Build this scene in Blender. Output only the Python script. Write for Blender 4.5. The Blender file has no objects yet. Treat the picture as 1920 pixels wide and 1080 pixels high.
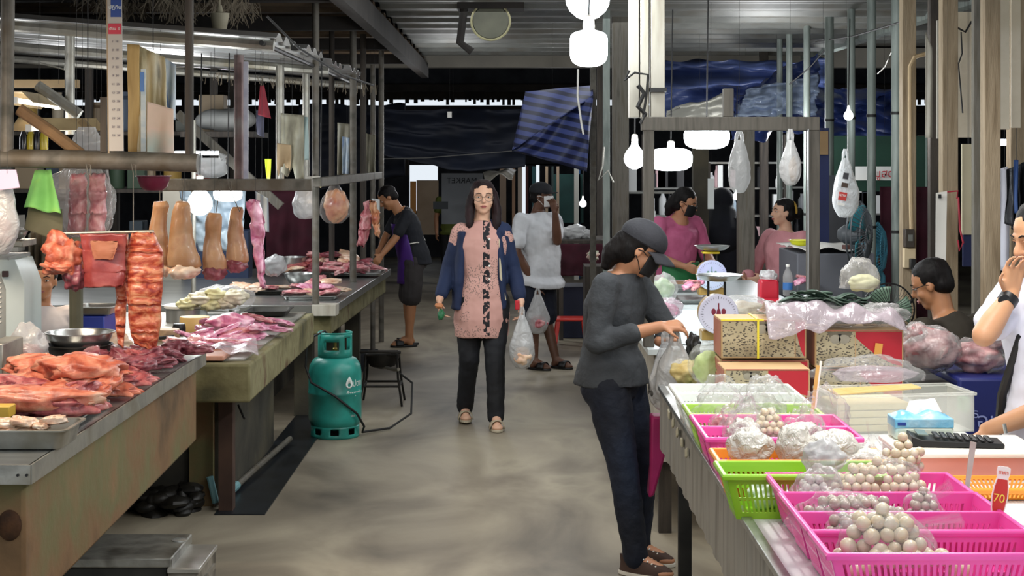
import bpy, bmesh, math, random
import numpy as np
from mathutils import Vector, Matrix, noise as mn
random.seed(7)
SC = bpy.context.scene
COL = SC.collection
PI = math.pi
# photograph frame: 1920 x 1080, focal length 3000 px, eye height 1.78 m, horizon at row 290
F, H, HY = 3000.0, 1.78, 290.0
def P(px, py, Y): return Vector(((px-960)/F*Y, Y, H-(py-HY)/F*Y))
def XW(px, Y): return (px-960)/F*Y
def ZW(py, Y): return H-(py-HY)/F*Y

# ---------------------------------------------------------------- camera, world, lamps, exposure
cam = bpy.data.objects.new('camera', bpy.data.cameras.new('camera'))
COL.objects.link(cam)
cam.data.sensor_width = 36; cam.data.lens = F/1920*36
cam.data.shift_y = -(540-HY)/1920
cam.data.clip_start = 0.05; cam.data.clip_end = 200
cam.location = (0, 0, H); cam.rotation_euler = (PI/2, 0, 0)
SC.camera = cam
SC.view_settings.view_transform = 'Standard'; SC.view_settings.look = 'None'
SC.view_settings.gamma = 1; SC.view_settings.use_curve_mapping = False
SC.view_settings.exposure = 0.42
SC.cycles.max_bounces = 6; SC.cycles.diffuse_bounces = 3; SC.cycles.glossy_bounces = 3
SC.cycles.transmission_bounces = 4; SC.cycles.transparent_max_bounces = 10
SC.cycles.sample_clamp_indirect = 4
SC.cycles.caustics_reflective = False; SC.cycles.caustics_refractive = False
SC.cycles.use_denoising = True
W = bpy.data.worlds.new('World'); SC.world = W; W.use_nodes = True
W.node_tree.nodes['Background'].inputs[0].default_value = (0.86, 0.93, 1.0, 1)
W.node_tree.nodes['Background'].inputs[1].default_value = 0.7
def point(name, loc, power, color=(1, 1, 1), radius=0.06):
    l = bpy.data.lights.new(name, 'POINT'); l.energy = power; l.color = color; l.shadow_soft_size = radius
    o = bpy.data.objects.new(name, l); o.location = loc; COL.objects.link(o); return o
def area(name, loc, target, sx, sy, power, color=(1, 1, 1)):
    l = bpy.data.lights.new(name, 'AREA'); l.shape = 'RECTANGLE'; l.size = sx; l.size_y = sy; l.energy = power; l.color = color
    o = bpy.data.objects.new(name, l); o.location = loc; COL.objects.link(o)
    o.rotation_euler = (Vector(target)-Vector(loc)).to_track_quat('-Z', 'Y').to_euler(); return o
COOL = (0.92, 0.97, 1.0); WARM = (1.0, 0.8, 0.6)
# tube lamps over the stalls, mostly above the frame
area('stall_lamp', (1.25, 4.2, 2.55), (1.1, 4.2, 0.8), 1.2, 0.15, 31, (1, 0.97, 0.93))
area('stall_lamp', (1.3, 6.2, 2.5), (1.2, 6.2, 0.8), 1.2, 0.15, 19, (1, 0.98, 0.95))
area('stall_lamp', (-1.9, 5.2, 2.35), (-1.8, 5.3, 0.8), 1.2, 0.15, 22, (1.0, 0.84, 0.68))
area('stall_lamp', (-2.1, 6.0, 1.75), (-1.7, 7.0, 1.2), 0.5, 0.12, 4, (1.0, 0.80, 0.6))
area('aisle_skylight', (0, 6.5, 2.85), (0, 6.5, 0), 1.4, 5.0, 16, (1, 0.97, 0.9))  # unseen soft fill added below the closed roof, no skylight there
area('aisle_skylight', (0.2, 13, 2.85), (0.2, 13, 0), 1.6, 7.0, 26, (0.95, 0.98, 1))
for q, pw in (((0.15, 9.0, 2.15), 20), ((0.4, 3.2, 2.2), 16), ((2.3, 9.5, 2.1), 20), ((2.2, 13.6, 1.9), 46), ((-3.2, 9.2, 1.9), 22), ((-3.4, 7.0, 2.1), 16), ((-2.6, 11.8, 1.9), 36), ((-.6, 16.5, 1.9), 26), ((4.2, 7.2, 2.0), 22), ((-3.6, 12.4, 1.7), 16), ((.6, 21.5, 2.6), 30), ((-3.5, 18, 2.0), 22), ((3.2, 16.4, 2.1), 34), ((2.3, 16.4, 1.5), 22)):
    point('stall_bulb', q, pw, (0.97, 0.98, 1.0), .25)  # unseen fill points added to lift the dark parts of the hall

# ---------------------------------------------------------------- mesh helpers
WL = {}
class MB:
    def __init__(s): s.v = []; s.f = []; s.m = []; s.mi = 0; s.M = None
    def vert(s, p):
        p = Vector(p)
        if s.M is not None: p = s.M @ p
        s.v.append(p); return len(s.v)-1
    def face(s, *ix): s.f.append(tuple(ix)); s.m.append(s.mi)
    def box(s, c, size, R=None):
        c = Vector(c); hx, hy, hz = size[0]/2, size[1]/2, size[2]/2
        b = []
        for z in (-hz, hz):
            for x, y in ((-hx, -hy), (hx, -hy), (hx, hy), (-hx, hy)):
                q = Vector((x, y, z)); q = (R @ q if R is not None else q)+c
                b.append(s.vert(q))
        for q in ((3, 2, 1, 0), (4, 5, 6, 7), (0, 1, 5, 4), (1, 2, 6, 5), (2, 3, 7, 6), (3, 0, 4, 7)):
            s.face(*[b[i] for i in q])
        return s
    def span(s, lo, hi): return s.box([(a+b)/2 for a, b in zip(lo, hi)], [abs(b-a) for a, b in zip(lo, hi)])
    def rings(s, rs, close=True):
        ids = [[s.vert(p) for p in r] for r in rs]; n = len(ids[0])
        for a, b in zip(ids[:-1], ids[1:]):
            for i in range(n):
                j = (i+1) % n; s.face(a[i], a[j], b[j], b[i])
        if close: s.face(*reversed(ids[0])); s.face(*ids[-1])
        return s
    def tube(s, pts, r, n=8, close=True):
        pts = [Vector(p) for p in pts]
        if not hasattr(r, '__len__'): r = [r]*len(pts)
        rs = []; up = None
        for i, p in enumerate(pts):
            d = (pts[min(i+1, len(pts)-1)]-pts[max(i-1, 0)]).normalized()
            if up is None:
                up = Vector((0, 0, 1)) if abs(d.z) < .9 else Vector((0, 1, 0))
            a = d.cross(up)
            if a.length < 1e-4: a = d.cross(Vector((1, 0, 0)))
            a.normalize(); b = a.cross(d).normalized(); up = b
            rs.append([p+(a*math.cos(t)+b*math.sin(t))*r[i] for t in [2*PI*k/n for k in range(n)]])
        return s.rings(rs, close)
    def lathe(s, prof, c, n=24, R=None, close=True):
        c = Vector(c); rs = []
        for r, z in prof:
            ring = []
            for k in range(n):
                q = Vector((r*math.cos(2*PI*k/n), r*math.sin(2*PI*k/n), z))
                ring.append((R @ q if R is not None else q)+c)
            rs.append(ring)
        return s.rings(rs, close)
    def ell(s, c, r, R=None, n=16, m=10):
        if not hasattr(r, '__len__'): r = (r, r, r)
        prof = []; c = Vector(c); rs = []
        for i in range(m+1):
            a = -PI/2+PI*i/m; a = max(-PI/2+.06, min(PI/2-.06, a))
            ring = []
            for k in range(n):
                q = Vector((r[0]*math.cos(a)*math.cos(2*PI*k/n), r[1]*math.cos(a)*math.sin(2*PI*k/n), r[2]*math.sin(a)))
                ring.append((R @ q if R is not None else q)+c)
            rs.append(ring)
        return s.rings(rs)
    def cap(s, a, b, ra, rb, n=12):
        a = Vector(a); b = Vector(b); d = b-a; L = d.length
        if L < 1e-5: return s.ell(a, ra)
        d.normalize(); x = d.orthogonal().normalized(); y = d.cross(x); rs = []
        for k in range(5):
            t = PI/2*(k/4); rr = max(ra*math.sin(t), ra*.08); q = a-d*ra*math.cos(t)
            rs.append([q+(x*math.cos(u)+y*math.sin(u))*rr for u in [2*PI*j/n for j in range(n)]])
        for k in range(5):
            t = PI/2*(1-k/4); rr = max(rb*math.sin(t), rb*.08); q = b+d*rb*math.cos(t)
            rs.append([q+(x*math.cos(u)+y*math.sin(u))*rr for u in [2*PI*j/n for j in range(n)]])
        return s.rings(rs)
    def chain(s, pts, r):
        for i in range(len(pts)-1): s.cap(pts[i], pts[i+1], r[i], r[i+1])
        return s
    def loft(s, secs, n=24, pw=2.0):
        rs = []
        for c, ax, ay, X, Y in secs:
            ring = []
            for k in range(n):
                t = 2*PI*k/n; ct, st = math.cos(t), math.sin(t)
                e = 2.0/pw
                q = Vector(c)+X*(ax*math.copysign(abs(ct)**e, ct))+Y*(ay*math.copysign(abs(st)**e, st))
                ring.append(q)
            rs.append(ring)
        return s.rings(rs)
    def grid(s, fn, nu, nv):
        ids = [[s.vert(fn(i/nu, j/nv)) for j in range(nv+1)] for i in range(nu+1)]
        for i in range(nu):
            for j in range(nv): s.face(ids[i][j], ids[i+1][j], ids[i+1][j+1], ids[i][j+1])
        return s
    def prism(s, pts, d):
        """closed outline pts (world), extruded by vector d"""
        d = Vector(d); a = [s.vert(p) for p in pts]; b = [s.vert(Vector(p)+d) for p in pts]; n = len(a)
        s.face(*reversed(a)); s.face(*b)
        for i in range(n): s.face(a[i], a[(i+1) % n], b[(i+1) % n], b[i])
        return s
    def warp(s, fn): s.v = [Vector(fn(p)) for p in s.v]; return s
    def mesh(s, name='m'):
        me = bpy.data.meshes.new(name); me.from_pydata([tuple(p) for p in s.v], [], s.f); me.update(); return me
    def fuse(s, voxel=.008, smooth=4):
        me = s.mesh(); bm = bmesh.new(); bm.from_mesh(me); bmesh.ops.recalc_face_normals(bm, faces=bm.faces); bm.to_mesh(me); bm.free()
        o = bpy.data.objects.new('tmp', me); COL.objects.link(o)
        r = o.modifiers.new('r', 'REMESH'); r.mode = 'VOXEL'; r.voxel_size = voxel
        if smooth:
            k = o.modifiers.new('s', 'SMOOTH'); k.factor = .5; k.iterations = smooth
        dg = bpy.context.evaluated_depsgraph_get(); ev = o.evaluated_get(dg); m2 = ev.to_mesh()
        s.v = [v.co.copy() for v in m2.vertices]; s.f = [tuple(p.vertices) for p in m2.polygons]; s.m = [0]*len(s.f)
        ev.to_mesh_clear(); bpy.data.objects.remove(o); bpy.data.meshes.remove(me); s.M = None
        return s
    def rough(s, amp, scale, seed=0, flat=None):
        me = s.mesh(); off = Vector((seed*3.7, seed*1.3, seed*5.1))
        for i, v in enumerate(me.vertices):
            p = v.co*scale+off
            d = mn.noise(p)*amp+mn.noise(p*2.3)*amp*.45
            n = v.normal
            s.v[i] = v.co+n*d
        bpy.data.meshes.remove(me); return s
    def build(s, name, mat, parent=None, label=None, cat=None, group=None, kind=None, smooth=True, bevel=0, solid=0, auto=35, seg=2, base=True):
        if s.v:
            a = np.array([tuple(p) for p in s.v]); lo, hi = a.min(0), a.max(0)
            c = Vector(((lo[0]+hi[0])/2, (lo[1]+hi[1])/2, lo[2] if (parent is None and base) else (lo[2]+hi[2])/2))
        else: c = Vector((0, 0, 0))
        me = bpy.data.meshes.new(name); me.from_pydata([tuple(p-c) for p in s.v], [], s.f)
        bm = bmesh.new(); bm.from_mesh(me)
        bmesh.ops.recalc_face_normals(bm, faces=bm.faces); bm.to_mesh(me); bm.free()
        mats = mat if isinstance(mat, (list, tuple)) else [mat]
        for k in mats: me.materials.append(k)
        if len(mats) > 1:
            for p, k in zip(me.polygons, s.m): p.material_index = k
        o = bpy.data.objects.new(name, me); COL.objects.link(o)
        if parent is not None:
            o.parent = parent; o.location = c-WL[parent.name]
        else: o.location = c
        WL[o.name] = c
        if smooth:
            me.polygons.foreach_set('use_smooth', [True]*len(me.polygons))
            if auto < 170:
                try: me.set_sharp_from_angle(angle=math.radians(auto))
                except Exception: pass
        if solid:
            q = o.modifiers.new('solid', 'SOLIDIFY'); q.thickness = solid; q.offset = 0
        if bevel:
            b = o.modifiers.new('bevel', 'BEVEL'); b.width = bevel; b.segments = seg; b.limit_method = 'ANGLE'; b.angle_limit = math.radians(40)
        return tag(o, label, cat, group, kind)
def tag(o, label=None, cat=None, group=None, kind=None):
    if label: o['label'] = label
    if cat: o['category'] = cat
    if group: o['group'] = group
    if kind: o['kind'] = kind
    return o
def thing(name, label, cat, loc, group=None):
    o = bpy.data.objects.new(name, None); COL.objects.link(o); o.location = loc; o.empty_display_size = .05
    WL[o.name] = Vector(loc); return tag(o, label, cat, group)
def dup(o, loc=None, rot=None, scale=None, label=None, group=None, mat=None, parent=None):
    c = o.copy(); COL.objects.link(c)
    if parent is not None: c.parent = parent
    if loc is not None: c.location = loc
    if rot is not None: c.rotation_euler = rot
    if scale is not None: c.scale = scale if hasattr(scale, '__len__') else (scale,)*3
    if label: c['label'] = label
    if group: c['group'] = group
    for ch in list(o.children): dup(ch, parent=c)
    WL[c.name] = Vector(c.location); return c
def RZ(a): return Matrix.Rotation(math.radians(a), 3, 'Z')
def RX(a): return Matrix.Rotation(math.radians(a), 3, 'X')
def RY(a): return Matrix.Rotation(math.radians(a), 3, 'Y')
def text(name, body, mat, loc, rot, size, parent, ext=.0006, align='CENTER', label=None):
    cu = bpy.data.curves.new(name, 'FONT'); cu.body = body; cu.size = size; cu.extrude = ext; cu.align_x = align; cu.align_y = 'CENTER'
    cu.resolution_u = 3
    cu.materials.append(mat)
    o = bpy.data.objects.new(name, cu); COL.objects.link(o)
    me = bpy.data.meshes.new_from_object(o.evaluated_get(bpy.context.evaluated_depsgraph_get())); bpy.data.objects.remove(o)
    o = bpy.data.objects.new(name, me); COL.objects.link(o); o.parent = parent
    o.location = Vector(loc)-(WL[parent.name] if parent else Vector((0, 0, 0))); o.rotation_euler = rot
    if label: o['label'] = label
    WL[o.name] = Vector(loc); return o

# ---------------------------------------------------------------- materials
def srgb(h):
    h = h.lstrip('#'); c = [int(h[i:i+2], 16)/255 for i in (0, 2, 4)]
    return tuple((x/12.92 if x <= .04045 else ((x+.055)/1.055)**2.4) for x in c)+(1,)
MC = {}
def mat(name, *cols, scale=6, rough=.6, metal=0, bump=0, bscale=40, alpha=1, trans=0, emit=0, detail=4, stretch=None, stops=None, spec=.5, coat=0, sss=0, kind='noise', dist=0, ior=1.45):
    if name in MC: return MC[name]
    m = bpy.data.materials.new(name); m.use_nodes = True; nt = m.node_tree; N = nt.nodes; L = nt.links
    b = N['Principled BSDF']; MC[name] = m
    cs = [srgb(c) for c in cols]
    b.inputs['Base Color'].default_value = cs[0]; b.inputs['Roughness'].default_value = rough; b.inputs['Metallic'].default_value = metal
    b.inputs['Specular IOR Level'].default_value = spec; b.inputs['Coat Weight'].default_value = coat; b.inputs['IOR'].default_value = ior
    b.inputs['Coat Roughness'].default_value = .12
    if sss: b.inputs['Subsurface Weight'].default_value = sss; b.inputs['Subsurface Scale'].default_value = .01
    b.inputs['Transmission Weight'].default_value = trans
    tc = N.new('ShaderNodeTexCoord'); mp = N.new('ShaderNodeMapping'); L.new(tc.outputs['Object'], mp.inputs['Vector'])
    if stretch: mp.inputs['Scale'].default_value = stretch
    if len(cs) > 1:
        if kind == 'noise':
            t = N.new('ShaderNodeTexNoise'); t.inputs['Scale'].default_value = scale; t.inputs['Detail'].default_value = detail; t.inputs['Distortion'].default_value = dist; out = t.outputs['Fac']
        elif kind == 'wave':
            t = N.new('ShaderNodeTexWave'); t.inputs['Scale'].default_value = scale; t.inputs['Distortion'].default_value = dist; t.inputs['Detail'].default_value = detail; t.inputs['Detail Scale'].default_value = 1.5; out = t.outputs['Fac']
        elif kind == 'voronoi':
            t = N.new('ShaderNodeTexVoronoi'); t.inputs['Scale'].default_value = scale; out = t.outputs['Distance']
        L.new(mp.outputs['Vector'], t.inputs['Vector'])
        r = N.new('ShaderNodeValToRGB'); L.new(out, r.inputs['Fac'])
        if stops is None: stops = [.32+.36*i/(len(cs)-1) for i in range(len(cs))]
        e = r.color_ramp.elements; e[0].position = stops[0]; e[0].color = cs[0]; e[1].position = stops[-1]; e[1].color = cs[-1]
        for i in range(1, len(cs)-1):
            q = e.new(stops[i]); q.color = cs[i]
        L.new(r.outputs['Color'], b.inputs['Base Color'])
    if emit: 
        b.inputs['Emission Color'].default_value = cs[0]; b.inputs['Emission Strength'].default_value = emit
    if bump:
        n = N.new('ShaderNodeTexNoise'); n.inputs['Scale'].default_value = bscale; n.inputs['Detail'].default_value = 5
        L.new(mp.outputs['Vector'], n.inputs['Vector'])
        bp = N.new('ShaderNodeBump'); bp.inputs['Strength'].default_value = bump; bp.inputs['Distance'].default_value = .01
        L.new(n.outputs['Fac'], bp.inputs['Height']); L.new(bp.outputs['Normal'], b.inputs['Normal'])
    if alpha < 1:
        b.inputs['Alpha'].default_value = alpha
    return m
def plastic(name, col, clear=.6, rough=.18, bump=.6, bscale=25):
    """thin crumpled clear film: mostly transparent, milky where it folds, with sharp highlights"""
    if name in MC: return MC[name]
    m = bpy.data.materials.new(name); m.use_nodes = True; nt = m.node_tree; N = nt.nodes; L = nt.links; MC[name] = m
    b = N['Principled BSDF']; b.inputs['Base Color'].default_value = srgb(col); b.inputs['Roughness'].default_value = rough
    b.inputs['Specular IOR Level'].default_value = .9
    tc = N.new('ShaderNodeTexCoord'); n = N.new('ShaderNodeTexNoise'); n.inputs['Scale'].default_value = bscale; n.inputs['Detail'].default_value = 3; n.inputs['Distortion'].default_value = .8
    L.new(tc.outputs['Object'], n.inputs['Vector'])
    bp = N.new('ShaderNodeBump'); bp.inputs['Strength'].default_value = bump; bp.inputs['Distance'].default_value = .02
    L.new(n.outputs['Fac'], bp.inputs['Height']); L.new(bp.outputs['Normal'], b.inputs['Normal'])
    lw = N.new('ShaderNodeLayerWeight'); lw.inputs['Blend'].default_value = .35
    ad = N.new('ShaderNodeMath'); ad.operation = 'MULTIPLY_ADD'; ad.inputs[1].default_value = .55; ad.inputs[2].default_value = 1-clear
    L.new(lw.outputs['Facing'], ad.inputs[0]); ad.use_clamp = True; ad.inputs[1].default_value = .30
    L.new(ad.outputs[0], b.inputs['Alpha'])
    return m
# ---------------------------------------------------------------- shared materials
M_concrete_floor = mat('concrete_floor', '#4e473d', '#7b7263', '#9a917e', '#675f52', scale=1.3, rough=.55, bump=.25, bscale=9, detail=9, stops=[.3, .45, .6, .75], stretch=(1, .55, 1), dist=.6)
M_slab = mat('stained_concrete', '#4a3a24', '#74583a', '#66623f', '#7d6141', scale=2.6, rough=.8, bump=.5, bscale=14, detail=7, stops=[.3, .45, .58, .72])
M_slab_green = mat('mossy_concrete', '#45422a', '#666040', '#7c7755', '#553f26', scale=5, rough=.8, bump=.5, bscale=18, detail=7, stops=[.3, .45, .6, .72])
M_slab_grey = mat('damp_concrete', '#24231f', '#3f3c33', '#56503f', scale=2, rough=.85, bump=.5, bscale=12, detail=6)  # darkest of the mottled concrete tones
M_steel = mat('stainless_steel', '#9b9d9c', '#b9bbb8', scale=3, rough=.28, metal=.85, stretch=(1, 6, 1))
M_steel_dull = mat('dull_steel', '#7d7c76', '#a5a39a', '#8c8778', scale=5, rough=.42, metal=.7, bump=.1)
M_steel_dark = mat('blackened_steel', '#2b2b2a', '#3f3e3a', scale=8, rough=.5, metal=.6)
M_pipe_old = mat('weathered_pipe', '#46443c', '#66625a', '#564e41', scale=7, rough=.6, metal=.25, bump=.2)
M_pipe_green = mat('pale_green_pipe', '#76807a', '#8d9690', '#5f6a66', scale=3, rough=.5, metal=.15, stretch=(4, 4, .6))
M_post_dark = mat('dark_timber', '#2e2a26', '#4a433b', scale=4, rough=.75, stretch=(6, 6, .7), bump=.2)
M_post_wood = mat('raw_timber', '#7d6c55', '#a08f76', '#8d7c63', '#6b5a45', scale=5, rough=.75, stretch=(5, 5, .5), bump=.3, stops=[.3, .45, .6, .75])
M_post_grey = mat('grey_timber', '#5b584f', '#77736a', '#676154', scale=5, rough=.75, stretch=(6, 6, .6), bump=.25)
M_cream = mat('cream_board', '#c9bda4', '#ddd3bf', '#b5a588', scale=2.5, rough=.7, detail=6, bump=.08)
M_white_paint = mat('white_paint', '#a19c8f', '#aeaa9e', '#8f897a', scale=3, rough=.6, detail=5, stretch=(3, 3, .6))
M_tin = mat('grey_tin_sheet', '#60625f', '#767874', '#69665e', scale=3, rough=.5, metal=.3, detail=6)
M_tin_brown = mat('rusty_tin_sheet', '#4a3d33', '#74634f', '#5c4e42', scale=2.4, rough=.7, metal=.2, detail=6)
M_tin_pale = mat('galvanised_sheet', '#8f9293', '#b3b4b3', '#7c7770', scale=2.2, rough=.35, metal=.55, detail=6)
M_beam_dark = mat('dark_beam', '#1d1a18', '#302b27', scale=4, rough=.8)
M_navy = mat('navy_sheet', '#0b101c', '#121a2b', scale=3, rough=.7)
M_black = mat('black_plastic', '#131313', rough=.45)
M_rubber = mat('black_rubber', '#161616', rough=.6)
M_white_pl = mat('white_plastic', '#e9e7df', rough=.35)
M_blue_tarp = None
M_wallL = mat('sooty_boards', '#22252b', '#383a3f', '#2b2c30', scale=2, rough=.9)  # bluish dark colour stands in for the deep shade of the background
M_wallG = mat('dark_green_sheet', '#101d17', '#1a2b22', scale=2, rough=.8)
M_maroon = mat('maroon_cloth', '#33101c', '#481626', scale=5, rough=.85, bump=.3, bscale=12)
M_bulb = mat('lit_bulb', '#f4fbff', emit=9)
M_bulb_mid = mat('lit_small_bulb', '#f4faff', emit=8)
M_tube = mat('lit_tube', '#fff3de', emit=5)
M_tube_panel = mat('lit_white_tube', '#f2f8ff', emit=5)
M_warm = mat('lit_warm_bulb', '#ffd79a', emit=6)
M_wire = mat('cable_rubber', '#191919', rough=.6)

# ---------------------------------------------------------------- the setting
MB().span((-8, 0.5, -.12), (8, 28, 0)).build('floor', M_concrete_floor, kind='structure', smooth=False)
b = MB(); b.span((-1.47, 7.9, .001), (-1.22, 14.6, .006)); b.build('trim_1', mat('wet_drain_mortar', '#17191c', '#23272c', scale=6, rough=.3), kind='structure', smooth=False)
MB().span((-8.1, .5, 0), (-8, 28, 4)).build('wall_left', M_wallL, kind='structure', smooth=False)
MB().span((8, .5, 0), (8.1, 28, 4)).build('wall_right', M_wallG, kind='structure', smooth=False)
# rear wall: opening low in the middle, light slit under the fascia
b = MB()
b.span((-8, 27.8, 0), (-1.79, 28, 2.59)); b.span((-1.79, 27.8, 0), (-1.29, 28, .8)); b.span((-1.29, 27.8, 0), (.12, 28, 1.62)); b.span((.24, 27.8, 0), (.42, 28, 1.62)); b.span((.48, 27.8, 0), (1.1, 28, 1.62)); b.span((1.16, 27.8, 0), (8, 28, 1.62)); b.span((-1.79, 27.8, 1.60), (8, 28, 2.59)); b.span((-8, 27.8, 2.74), (8, 28, 4.4))
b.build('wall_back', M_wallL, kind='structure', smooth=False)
# ragged thatch edge hanging into the slit
b = MB(); x = -7.5
while x < 7.5:
    w = random.uniform(.02, .07); h = random.uniform(.01, .13)
    b.span((x, 27.7, 2.76-h), (x+w, 27.74, 2.8)); x += w*random.uniform(1.0, 2.4)
b.span((-7.5, 27.68, 2.76), (7.5, 27.75, 3.0))
b.build('trim_2', mat('thatch_fringe', '#1c1813', '#2f281f', scale=6, rough=.9), kind='structure', smooth=False)
for z0 in (2.86, 2.5):
    b = MB(); b.span((-8, 27.3, z0), (8, 27.5, z0+.12)); b.build('trim_3', M_beam_dark, kind='structure', smooth=False)
def corr(name, x0, x1, y0, y1, z, m, pitch=.16, amp=.018, slope=0, yslope=0, parent=None, split=None, **kw):
    """corrugated sheet whose ribs run along X"""
    def one(ya, yb, par):
        n = max(8, int((yb-ya)/pitch*8)); b = MB()
        def fn(u, v):
            y = ya+(yb-ya)*u; x = x0+(x1-x0)*v
            ph = (y/pitch) % 1.0
            w = amp*(1 if ph < .35 else -1 if .5 < ph < .85 else 0)
            return (x, y, z+w+slope*(x-x0)+yslope*(y-y0))
        b.grid(fn, n, 2)
        return b.build('roof_sheet', m, par, solid=.003, smooth=False, kind=('structure' if par is None else None))
    if split:
        k = split
        for i in range(k): one(y0+(y1-y0)*i/k, y0+(y1-y0)*(i+1)/k-.004, parent)
    else:
        o = one(y0, y1, parent); o.name = name; return o
c0 = corr('ceiling', -1.0, 3.4, 3.0, 18.6, 2.92, M_tin, pitch=.62, amp=.03)
c1 = corr('ceiling', 3.4, 8, 3.0, 18.6, 3.05, M_tin, pitch=.62, amp=.03)
c2 = corr('ceiling', -8, -1.0, 3.0, 18.6, 2.86, M_tin_brown, pitch=.5, amp=.03, slope=.0)
MB().span((-8, 18.6, 3.9), (8, 28, 3.98)).build('ceiling', M_wallL, kind='structure', smooth=False)
MB().span((-8, 2.9, 3.3), (8, 18.6, 3.36)).build('ceiling', M_wallL, kind='structure', smooth=False)
b = MB(); b.span((-8, 18.3, 2.78), (8, 18.5, 3.0)); b.build('trim_4', mat('grey_fascia', '#6d6a62', '#7f7b70', scale=2, rough=.8), kind='structure', smooth=False)
b = MB(); b.span((-8, 18.55, 2.95), (8, 18.62, 3.95)); b.build('trim_4', M_wallL, kind='structure', smooth=False)
# purlins and rafters
for y in (5.2, 7.4, 9.6, 11.8, 14.0, 16.2):
    MB().span((-6, y, 2.70), (-1.02, y+.09, 2.80)).build('trim_5', M_beam_dark, kind='structure', smooth=False)
MB().span((-1.04, 3, 2.66), (-.96, 18.4, 2.82)).build('trim_5', M_beam_dark, kind='structure', smooth=False)
MB().span((3.3, 3, 2.86), (3.4, 18.4, 3.0)).build('trim_5', M_pipe_green, kind='structure', smooth=False)

# ---------------------------------------------------------------- posts and frames
def post(px, y0, Y, z0, z1, w, m, label, cat='post', name='post', round_=False, group=None):
    x = XW(px, Y); b = MB()
    if round_: b.tube([(x, Y, z0), (x, Y, z0+(z1-z0)*.5), (x, Y, z1)], w/2, 12)
    else: b.span((x-w/2, Y-w/2, z0), (x+w/2, Y+w/2, z1))
    return b.build(name, m, None, label, cat, group, smooth=round_, bevel=0 if round_ else .004)
# right side row of pale pipes under the purlins
pp = [(1462, 15.5, 11), (1480, 14.8, 12), (1513, 14.0, 13), (1555, 13.0, 17), (1596, 12.2, 15), (1634, 11.5, 17), (1680, 10.8, 18)]
where = ['first and farthest', 'second from the far end', 'third from the far end', 'fourth from the far end, beside the lit small bulb', 'fifth from the far end, behind the hanging printed bag', 'sixth, next to the big grey fan', 'nearest, against the wide raw timber post']
for (px, Y, w), wd in zip(pp, where):
    x = XW(px, Y); top = {1462: 3.0, 1480: 3.0, 1513: 3.02}.get(px, 3.05)
    t = thing('scaffold_pipe', 'pale pipe post in the row, '+wd, 'pipe', (x, Y, 0), 'pale pipe posts of the right row')
    b = MB(); b.tube([(x, Y, 0), (x, Y, top)], w/3000*Y/2, 12); b.build('pole', M_pipe_green, t)
    b = MB()
    for zz in (2.05, 1.25): b.tube([(x-.0, Y, zz), (x, Y, zz+.02)], w/3000*Y/2+.004, 12)
    b.build('wire_tie', M_wire, t)
for py, xr, Y in ((60, 1462, 15.5), (44, 1480, 14.8), (24, 1518, 14.0), (3, 1530, 13.0)):
    z = ZW(py, Y); b = MB(); b.tube([(XW(1246, Y), Y, z), (XW(xr, Y)+.04, Y, z)], .034, 10)
    b.build('purlin_pipe', M_pipe_green, None, '%s highest of the pale horizontal roof pipes' % {60: 'fourth', 44: 'third', 24: 'second', 3: 'first'}[py], 'pipe', 'pale roof pipes')
# raw timber posts near right
for (px, Y, w, z1, m, lab) in [
    (1702, 9.0, .078, 3.0, M_post_wood, 'wide raw timber post carrying the socket box'),
    (1778, 8.2, .080, 3.0, M_post_wood, 'raw timber post behind the seated boy'),
    (1857, 7.2, .072, 3.0, M_post_wood, 'raw timber post just left of the student in white'),
    (1832, 7.9, .045, 3.0, M_post_grey, 'thin knotted timber pole between cream boards'),
    (1751, 9.4, .06, 3.0, M_post_dark, 'dark timber post right of the bent conduit'),
    (1905, 9.5, .09, 3.0, M_post_wood, 'timber post seen behind the black jacket on the right')]:
    post(px, 0, Y, 0, z1, w, m, lab, name='timber_post')
# painted column over the frame and pipes beside it
t = thing('roof_column', 'double white painted column standing on the dark frame beam', 'column', (XW(1212, 7.6), 7.6, 1.96))
for a, b_ in ((1179, 1197), (1199, 1215), (1219, 1245)):
    MB().span((XW(a, 7.6), 7.55, 1.955), (XW(b_, 7.6), 7.65, 3.0)).build('board', M_white_paint, t, bevel=.003)
MB().span((XW(1216, 7.6), 7.52, 2.075), (XW(1247, 7.6), 7.56, 2.095)).build('strap', M_black, t)
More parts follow.
